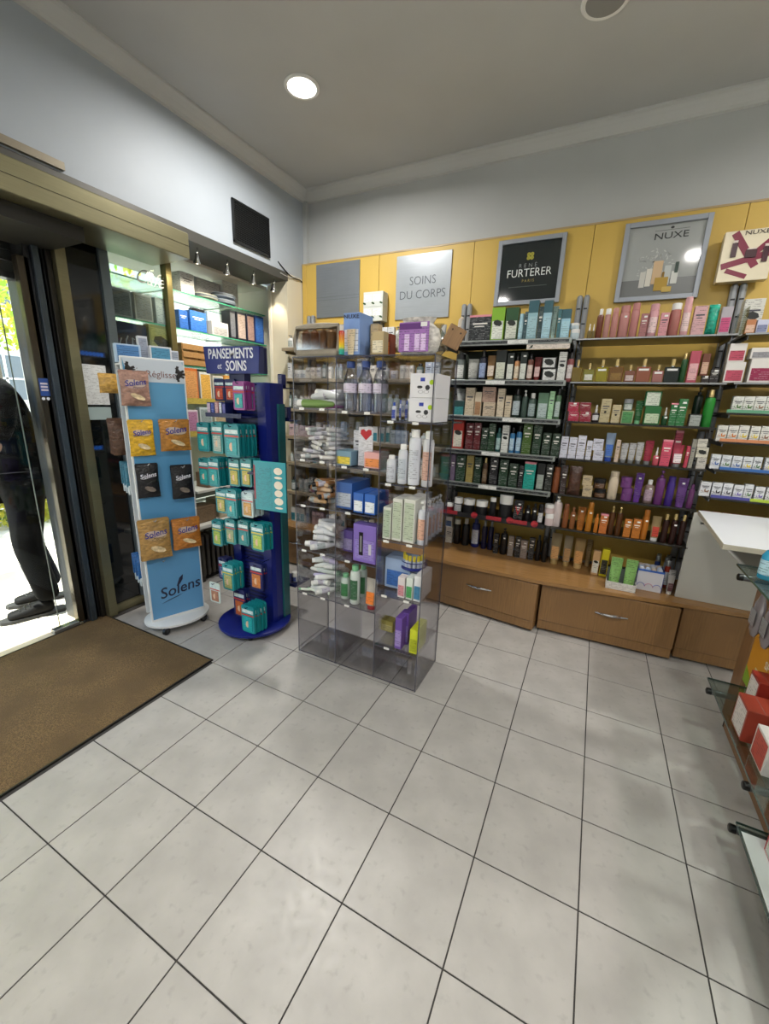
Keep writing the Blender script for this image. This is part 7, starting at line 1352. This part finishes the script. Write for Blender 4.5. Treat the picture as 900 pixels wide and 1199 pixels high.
for k, (x, z) in enumerate(((-2.08, 1.402), (-2.02, 1.402), (-1.965, 1.402), (-2.0, 1.602))):
    product('carton', x, 1.0, z, .035, .08, .04, 0, '16205c', 'c0c4d4', 'F', ['leftmost', 'second', 'third', 'topmost'][k]+' navy box on the rear trays of the plaster stand', 'navy boxes on the rear trays')
product('jar', -1.95, 1.02, .262, .05, .07, .05, 0, 'c8ccd0', '3c4c8c', 'W', 'white pot on the low rear tray of the plaster stand', None)

# ------------------------------------------------------------------ display window goods (facing the shop)
def wgood(kind, y, w, z, h, b, a, fl, label, d=.12, x=-3.09, group='boxes in the display window'):
    q = product(kind, 0, 0, 0, w, h, d, 90, b, a, fl, label, group); q.location = (x-d/2, y, z); return q
wgood('carton', 1.26, .12, 2.286, .14, 'c4c6c4', '', '', 'white box on the top glass shelf next to the bronze post')
wgood('carton', 1.55, .26, 2.286, .17, '8c8e90', 'a8aaac', 'F', 'large grey printed box at the back of the top glass shelf', .1, -3.2)
wgood('carton', 1.79, .17, 2.286, .22, 'b8bab8', 'c4c4c0', 'F', 'tall pale box at the far end of the top glass shelf', .12, -3.2)
for k, (y, z, c) in enumerate(((1.47, 2.288, 'a8ada0'), (1.66, 2.288, '7c8a9c'), (1.66, 2.335, '8c98a8'))):
    t = thing('folded_cushion', ['pale folded cushion on the top glass shelf', 'lower blue grey cushion on the top glass shelf', 'upper blue grey cushion on the top glass shelf'][k], 'cushion', (-3.15, y, z))
    obj('cushion_body', G().lathe([(.03, 0), (.10, .008), (.11, .022), (.10, .036), (.03, .045)], 20, .75, 1), mat('#'+c, .8, 0, 'cloth'), t, smooth=True); obj('printed_band', G().lathe([(.1102, .016), (.1102, .028)], 20, .75, 1, cap=False), mat('#5a6470', .6), t)
for k, (y, w) in enumerate(((.735, .13), (.885, .13), (1.035, .12))):
    wgood('carton', y, w, 2.027, .17, '9a9c9e' if k < 2 else 'a8aaa8', '6c7074' if k < 2 else 'b8bab8', 'F', ['left black and white picture box on the middle glass shelf', 'second black and white picture box on the middle glass shelf', 'white lined box on the middle glass shelf'][k], .1)
wgood('carton', 1.20, .075, 2.027, .13, '2c64b4', '', '', 'slim blue box on the middle glass shelf'); wgood('carton', 1.335, .15, 2.027, .145, '3470c4', '', '', 'wide blue box on the middle glass shelf')
wgood('carton', 1.475, .11, 2.027, .2, '16181c', '', '', 'black box behind the small white one', .06, -3.24)
wgood('carton', 1.55, .17, 2.027, .105, 'c9c9c8', 'a8a8a8', '', 'small white box with print on the middle glass shelf')
for k, (y, w, b, a) in enumerate(((1.69, .06, '2a2c34', '6c7078'), (1.79, .10, '262a36', 'b0a098'), (1.90, .09, '20243a', '9c8078'), (2.01, .11, '1c3470', '3c6cb8'))):
    wgood('carton', y, w, 2.027, .22+.005*k, b, a, 'F', ['narrow dark box at the left of the tall four', 'tall dark box with pale picture, second of the tall four', 'tall dark box with reddish picture, third of the tall four', 'tall blue box at the end of the middle glass shelf'][k], .1)
po = thing('window_poster', 'navy poster panel with white figures standing on the lower glass shelf', 'poster', (-3.12, .79, 1.764)); obj('poster_sheet', G().bbox(-.004, .004, -.12, .12, 0, .235, .001), mat('#1a2342', .4), po)
for k in range(5): obj('figure_print', G().tube([(.0045, -.09+.045*k, .04), (.0045, -.085+.045*k, .10+.02*(k % 3)), (.0045, -.07+.045*k, .13+.02*(k % 2))], .005, 5), mat('#9aa0b0', .4), po)
wgood('carton', .995, .18, 1.764, .25, '8c8a58', 'a8a468', 'FM', 'olive yellow lettered box on the lower glass shelf', .06)
for k, (y, w, h) in enumerate(((1.31, .29, .16), (1.53, .13, .16))):
    t = thing('crate', ['wide wooden crate on the lower glass shelf', 'small dark wooden crate beside the wide crate'][k], 'crate', (-3.18, y, 1.764)); cm = mat(['#9a7444', '#6a4a30'][k], .6, 0, 'woodh')
    for z in (0, h*.36, h*.72): obj('slat', G().bbox(.085, .095, -w/2, w/2, z, z+h*.26, .001), cm, t); obj('slat', G().bbox(-.095, -.085, -w/2, w/2, z, z+h*.26, .001), cm, t)
    for s in (-1, 1): obj('crate_end', G().bbox(-.09, .09, s*w/2-.005, s*w/2+.005, 0, h, .001), cm, t)
    obj('crate_base', G().box(-.085, .085, -w/2, w/2, 0, .006), cm, t)
gs2 = thing('low_glass_shelf_set', 'two lower glass shelves with yellow edge strips behind the stands', 'glass shelves', (-3.2, 1.4, 1.50))
for z in (.0, -.26):
    glass_plate('glass_shelf', gs2, -.2, .11, -.3, .60, z)
    obj('yellow_strip', G().box(.111, .114, -.24, .24, -.03+z, .015+z), mat('#b5a34c', .4, kind='printd'), gs2)
for k, (y, w, h, b, a) in enumerate(((1.22, .13, .24, 'b8602c', 'c89058'), (1.36, .11, .22, 'c8ccc8', 'd8a850'), (1.49, .11, .2, 'c8c4b8', '6a8a9c'), (1.62, .12, .21, 'c48a3c', 'd0b070'), (1.76, .12, .2, 'b8bcc4', '3c4c8c'))):
    wgood('carton', y, w, 1.502, h, b, a, 'F', ['orange brown packet', 'white and yellow packet', 'grey packet', 'amber packet', 'white and navy packet'][k]+' on the upper low glass shelf', .05)
for k, (y, w, h, b, a) in enumerate(((1.2, .12, .18, 'c4b8c0', 'a87898'), (1.34, .12, .2, 'b8c4c4', '8c9c9c'), (1.5, .14, .17, 'c8c4b4', 'b0a080'), (1.66, .12, .2, 'b4b4bc', '8c94a4'), (1.8, .1, .18, 'c8ccd0', '8090a0'))):
    wgood('carton', y, w, 1.242, h, b, a, 'F', ['lilac', 'pale grey', 'cream', 'grey', 'white'][k]+' packet on the bottom low glass shelf', .05)
gs3 = thing('sill_glass_shelf', 'white edged shelf low in the display window above the sill', 'shelf', (-3.05, 1.45, .80)); obj('shelf_board', G().bbox(-.25, .14, -.4, .52, -.02, 0, .002), mat('#d0d2cc', .4), gs3)
for k, (y, w, h, b, a) in enumerate(((1.3, .22, .12, '7c6048', '8c7058'), (1.55, .2, .14, 'c0b8a4', 'a89c88'), (1.78, .16, .16, 'b8bcb4', '98a09c'))):
    wgood('carton', y, w, .802, h, b, a, 'F', ['flat brown parcel', 'cream parcel', 'grey white parcel'][k]+' on the low white shelf behind the stands', .14, -2.95)
for k, (y, w, h, b, a) in enumerate(((1.12, .2, .13, '6c5844', '7c6850'), (1.38, .24, .16, 'a89c80', 'b8ac94'), (1.68, .2, .14, 'b4b8b8', '8c9494'))):
    wgood('carton', y, w, .532, h, b, a, 'F', ['dark parcel', 'beige parcel', 'pale parcel'][k]+' on the window sill above the radiator', .16, -2.92)
lbl = tag(obj('numbered_label', G().box(-.03, .03, -.001, .001, 0, .05), mat('#d6d6d2', .5), None, (-2.66, 1.758, .255)), 'small white numbered label on the corner drawer', 'label'); text('lettering', '7', .035, mat('#2a2c30', .5), lbl, (.0, -.0015, .024), depth=.0004)

# ------------------------------------------------------------------ gondola goods
pst = thing('product_card', 'orange and green printed card leaning on the gondola back board', 'poster', (.612, .93, .337), (0, .0, -PI/2))
obj('card', G().bbox(-.19, .26, -.003, .003, 0, .245, .001), mat('#c4841c', .45), pst); obj('green_corner', G().xzprism([(-.19, 0), (-.03, 0), (-.19, .08)], -.004, -.003), mat('#7c9c20', .45), pst)
text('lettering', 'SP', .05, mat('#e0dccc', .5), pst, (.0, -.0042, .18), depth=.0004)
for k in range(3): obj('card_text', G().box(-.10, .10, -.0045, -.003, .06+.026*k, .068+.026*k), mat('#d8c89c', .5), pst)
def gcart(x, y, z, w, h, d, b, a, label, fl='F', rot=-90):
    q = product('carton', 0, 0, 0, w, h, d, rot, b, a, fl, label, 'boxes on the right gondola'); q.location = (x, y, z); return q
gcart(.535, .70, .336, .12, .135, .10, '8c3424', 'd0c8c4', 'red brown box with white side nearest the shelf edge')
gcart(.585, .855, .336, .10, .17, .06, '8a2820', 'd4ccc8', 'taller red and white box at the back of the lower shelf')
gcart(.555, .54, .336, .12, .12, .10, 'c8c4c0', 'b84838', 'white box with red print following the red brown one')
gcart(.565, .36, .336, .12, .13, .10, 'c0c4c0', 'b06850', 'white box with brown print farther along the lower shelf')
gcart(.56, .30, .156, .13, .11, .08, 'a82c34', 'c8d0c8', 'white green and red box on the bottom glass shelf', 'F1')
gcart(.565, .10, .156, .13, .12, .08, 'c4c4c0', 'b8645c', 'pale box farther along the bottom glass shelf')
sh_ = tag(obj('white_liner', G().box(-.085, .08, -.6, .40, 0, .002), mat('#d6d8d8', .5), None, (.555, .0, .1555)), 'white liner sheet lying on the bottom glass shelf', 'sheet')
mb = thing('mouthwash_bottle', 'white capped bottle with blue liquid on the upper glass shelf', 'bottle', (.53, .92, .901))
obj('bottle_body', G().lathe([(.036, 0), (.04, .005), (.04, .095), (.03, .115), (.016, .12)], 20, 1, .8), mat('#2f8fb4', .15), mb, smooth=True); obj('white_cap', G().lathe([(.022, .118), (.022, .155), (.018, .158)], 16), mat('#dfe1e2', .3), mb, smooth=True); obj('label', G().lathe([(.0405, .02), (.0405, .08)], 20, 1, .8, cap=False), mat('#a8ccd8', .3, kind='print'), mb)
gcart(.56, .74, .901, .12, .11, .07, 'c8ccd0', '4c8ca8', 'white and blue box on the upper glass shelf')
for k in range(3):
    t = thing('hanging_packet', 'dark clear packet hanging under the upper glass shelf', 'packet', (.57+.01*k, 1.04-.10*k, .60), (0, 0, -PI/2), 'packets under the upper glass shelf')
    part('packet_film', ('hp',), lambda: G().lathe([(.02, 0), (.04, .03), (.042, .14), (.01, .2)], 12, 1, .4), mat('#7c7478', .15), t); part('packet_label', ('hl',), lambda: G().box(-.03, .03, -.018, -.017, .05, .12), mat('#8c8c90', .3, kind='print'), t)

# ================================================================== PEOPLE OUTSIDE THE DOOR
def skin_body(name, joints, bones, m, parent, root=0, sub=2):
    me = bpy.data.meshes.new(name); me.from_pydata([j[0] for j in joints], bones, []); me.update(); me.materials.append(m)
    o = bpy.data.objects.new(name, me); COL.objects.link(o); o.parent = parent
    sk = o.modifiers.new('skin', 'SKIN'); sk.use_smooth_shade = True
    lay = me.skin_vertices if me.skin_vertices else None
    if not lay:
        bm = bmesh.new(); bm.from_mesh(me); bm.verts.layers.skin.verify(); bm.to_mesh(me); bm.free()
    for i, j in enumerate(joints):
        r = j[1]; sv = me.skin_vertices[0].data[i]; sv.radius = r if isinstance(r, tuple) else (r, r); sv.use_root = (i == root)
    s = o.modifiers.new('sub', 'SUBSURF'); s.levels = sub; s.render_levels = sub
    return o
SKIN = mat('#b98a70', .5)
def person(label, loc, rz, seed, shirt, trousers):
    t = thing('person', label, 'person', loc, rz)
    # local frame: facing -y, left hand at +x ; lengths in metres
    CL = mat(shirt, .9, 0, 'cloth', .08); TR = mat(trousers, .9, 0, 'cloth', .08); SH = mat('#08080a', .7, 0, '', .15)
    J = [((0, .05, .84), (.195, .19)), ((0, .045, 1.06), (.185, .165)), ((0, .04, 1.22), (.19, .155)), ((0, .045, 1.37), (.19, .14)), ((0, -.03, 1.48), (.085, .08)), ((0, -.02, 1.58), (.05, .052)),
         ((.20, .03, 1.41), .07), ((.245, .02, 1.27), .062), ((.26, -.04, 1.14), .057), ((-.20, .03, 1.41), .07), ((-.245, .02, 1.27), .062), ((-.26, -.04, 1.14), .057)]
    E_ = [(0, 1), (1, 2), (2, 3), (3, 4), (4, 5), (3, 6), (6, 7), (7, 8), (3, 9), (9, 10), (10, 11)]
    skin_body('shirt', J[:5]+J[6:], [(0, 1), (1, 2), (2, 3), (3, 4), (3, 5), (5, 6), (6, 7), (3, 8), (8, 9), (9, 10)], CL, t)
    for s in (-1, 1):
        a = [((s*.26, -.03, 1.16), .044), ((s*.26, -.06, 1.09), .042), ((s*.24, -.20, 1.08), .033), ((s*.215, -.29, 1.09), .026)]
        skin_body('arm', a, [(0, 1), (1, 2), (2, 3)], SKIN, t)
        hx, hy, hz = s*.21, -.305, 1.09; F = [((hx, hy, hz), (.028, .016)), ((hx, hy-.045, hz-.01), (.036, .015))]; B_ = [(0, 1)]
        for k, (dz, ln) in enumerate(((.028, .062), (.01, .072), (-.009, .067), (-.026, .052))):
            i = len(F); F += [((hx, hy-.075, hz-.01+dz), .010), ((hx-s*.012, hy-.075-ln*.5, hz-.014+dz), .0085), ((hx-s*.034, hy-.075-ln*.75, hz-.018+dz), .0075)]
            B_ += [(1, i), (i, i+1), (i+1, i+2)]
        i = len(F); F += [((hx-s*.01, hy-.03, hz+.022), .011), ((hx-s*.022, hy-.06, hz+.042), .0095), ((hx-s*.03, hy-.085, hz+.05), .008)]; B_ += [(0, i), (i, i+1), (i+1, i+2)]
        skin_body('hand', F, B_, SKIN, t, sub=1)
    L = [((0, .04, .96), (.15, .15)), ((.10, .05, .86), (.115, .14)), ((.11, .04, .68), (.098, .115)), ((.115, .015, .48), (.08, .088)), ((.115, .05, .27), (.075, .085)), ((.115, .075, .09), (.07, .082)),
         ((-.10, .05, .86), (.115, .14)), ((-.11, .05, .68), (.098, .115)), ((-.12, .03, .48), (.08, .088)), ((-.125, .08, .27), (.075, .085)), ((-.125, .12, .09), (.07, .082))]
    skin_body('trousers', L, [(0, 1), (1, 2), (2, 3), (3, 4), (4, 5), (0, 6), (6, 7), (7, 8), (8, 9), (9, 10)], TR, t)
    for s, oy in ((.115, .0), (-.125, .05)):
        S_ = [((s, .10+oy, .055), (.042, .048)), ((s, .04+oy, .06), (.046, .052)), ((s, -.06+oy, .045), (.05, .036)), ((s, -.15+oy, .036), (.044, .028))]
        sh = skin_body('shoe', S_, [(0, 1), (1, 2), (2, 3)], SH, t)
        g = G(); g.prism([(s+dx*(.95), dy+oy) for dx, dy in ((-.04, .14), (-.046, .05), (-.05, -.06), (-.05, -.13), (-.03, -.18), (.0, -.195), (.03, -.18), (.05, -.13), (.05, -.06), (.046, .05), (.04, .14), (.0, .155))], .0, .022)
        obj('shoe_sole', g, mat('#1c1c1e', .7), sh)
        lc = G(); [lc.tube([(s-.03, -.03-.025*k+oy, .088-.010*k), (s, -.035-.025*k+oy, .098-.011*k), (s+.03, -.03-.025*k+oy, .088-.010*k)], .003, 5) for k in range(4)]; obj('laces', lc, BLACK, sh)
    # head on its neck
    skin_body('neck', [((0, -.03, 1.48), .055), ((0, -.08, 1.56), .052), ((0, -.11, 1.61), .055)], [(0, 1), (1, 2)], SKIN, t, sub=1)
    g = G(); prof = []
    hc = Vector((0, -.03, 1.70)); v = []; f = []; n, m_ = 20, 14
    for j in range(m_+1):
        ph = PI*j/m_
        for i in range(n):
            th = 2*PI*i/n; x = .076*math.sin(ph)*math.cos(th); yy = .096*math.sin(ph)*math.sin(th); zz = -.118*math.cos(ph)
            if zz < 0: x *= 1+zz*2.2; yy = yy*(1+zz*1.0) - .012*(-zz/.118)
            if yy < -.06 and abs(x) < .02 and -.045 < zz < .015: yy -= .018*(1-abs(x)/.02)      # nose
            if yy < -.05 and .015 < abs(x) < .045 and .0 < zz < .03: yy += .007                  # eye sockets
            if yy < -.05 and abs(x) < .03 and -.075 < zz < -.05: yy -= .004                      # lips
            v.append(hc+Vector((x, yy, zz)))
    for j in range(m_):
        for i in range(n): f.append((j*n+i, j*n+(i+1)%n, j*n+n+(i+1)%n, j*n+n+i))
    g.add(v, f); hd_ = obj('head', g, SKIN, t, (0, -.10, -.01), smooth=True)
    for s in (-1, 1):
        obj('ear', G().lathe([(.0001, -.006), (.018, -.006), (.02, .0), (.012, .006)], 10, .6, 1), SKIN, hd_, (s*.077, -.02, 1.70), (0, s*PI/2, .0), smooth=True)
        obj('eye', G().sphere((s*.029, -.112, 1.712), .0115), mat('#e5e0da', .2), hd_, smooth=True); obj('iris', G().sphere((s*.029, -.120, 1.712), .0055), mat('#2b1c14', .2), hd_, smooth=True)
    obj('mouth', G().tube([(-.022, -.114, 1.640), (0, -.122, 1.642), (.022, -.114, 1.640)], [.002, .005, .002], 6), mat('#96574c', .5), hd_, smooth=True)
    g = G(); v = []; f = []
    for j in range(8):
        ph = PI*.5*j/7*1.15
        for i in range(n):
            th = 2*PI*i/n; q = 1.08; drop = 1.0 if math.sin(th) > -.35 else .62
            p_ = ph*drop; v.append(hc+Vector((.078*q*math.sin(p_)*math.cos(th), .098*q*math.sin(p_)*math.sin(th), .120*q*math.cos(p_))))
    for j in range(7):
        for i in range(n): f.append((j*n+i, j*n+n+i, j*n+n+(i+1)%n, j*n+(i+1)%n))
    g.add(v, f); obj('hair', g, mat('#1b1512', .7, 0, 'cloth'), hd_, smooth=True)
    t.scale = (1.07, 1.07, 1.07); return t
person('person in a black short-sleeved top and dark trousers standing just outside the door', (-3.60, .155, -.002), -.32, 1, '#030304', '#08090b')
person('person in dark clothes farther left outside, only a shoe and leg showing', (-4.5, -.06, -.002), .6, 2, '#15161a', '#121317')
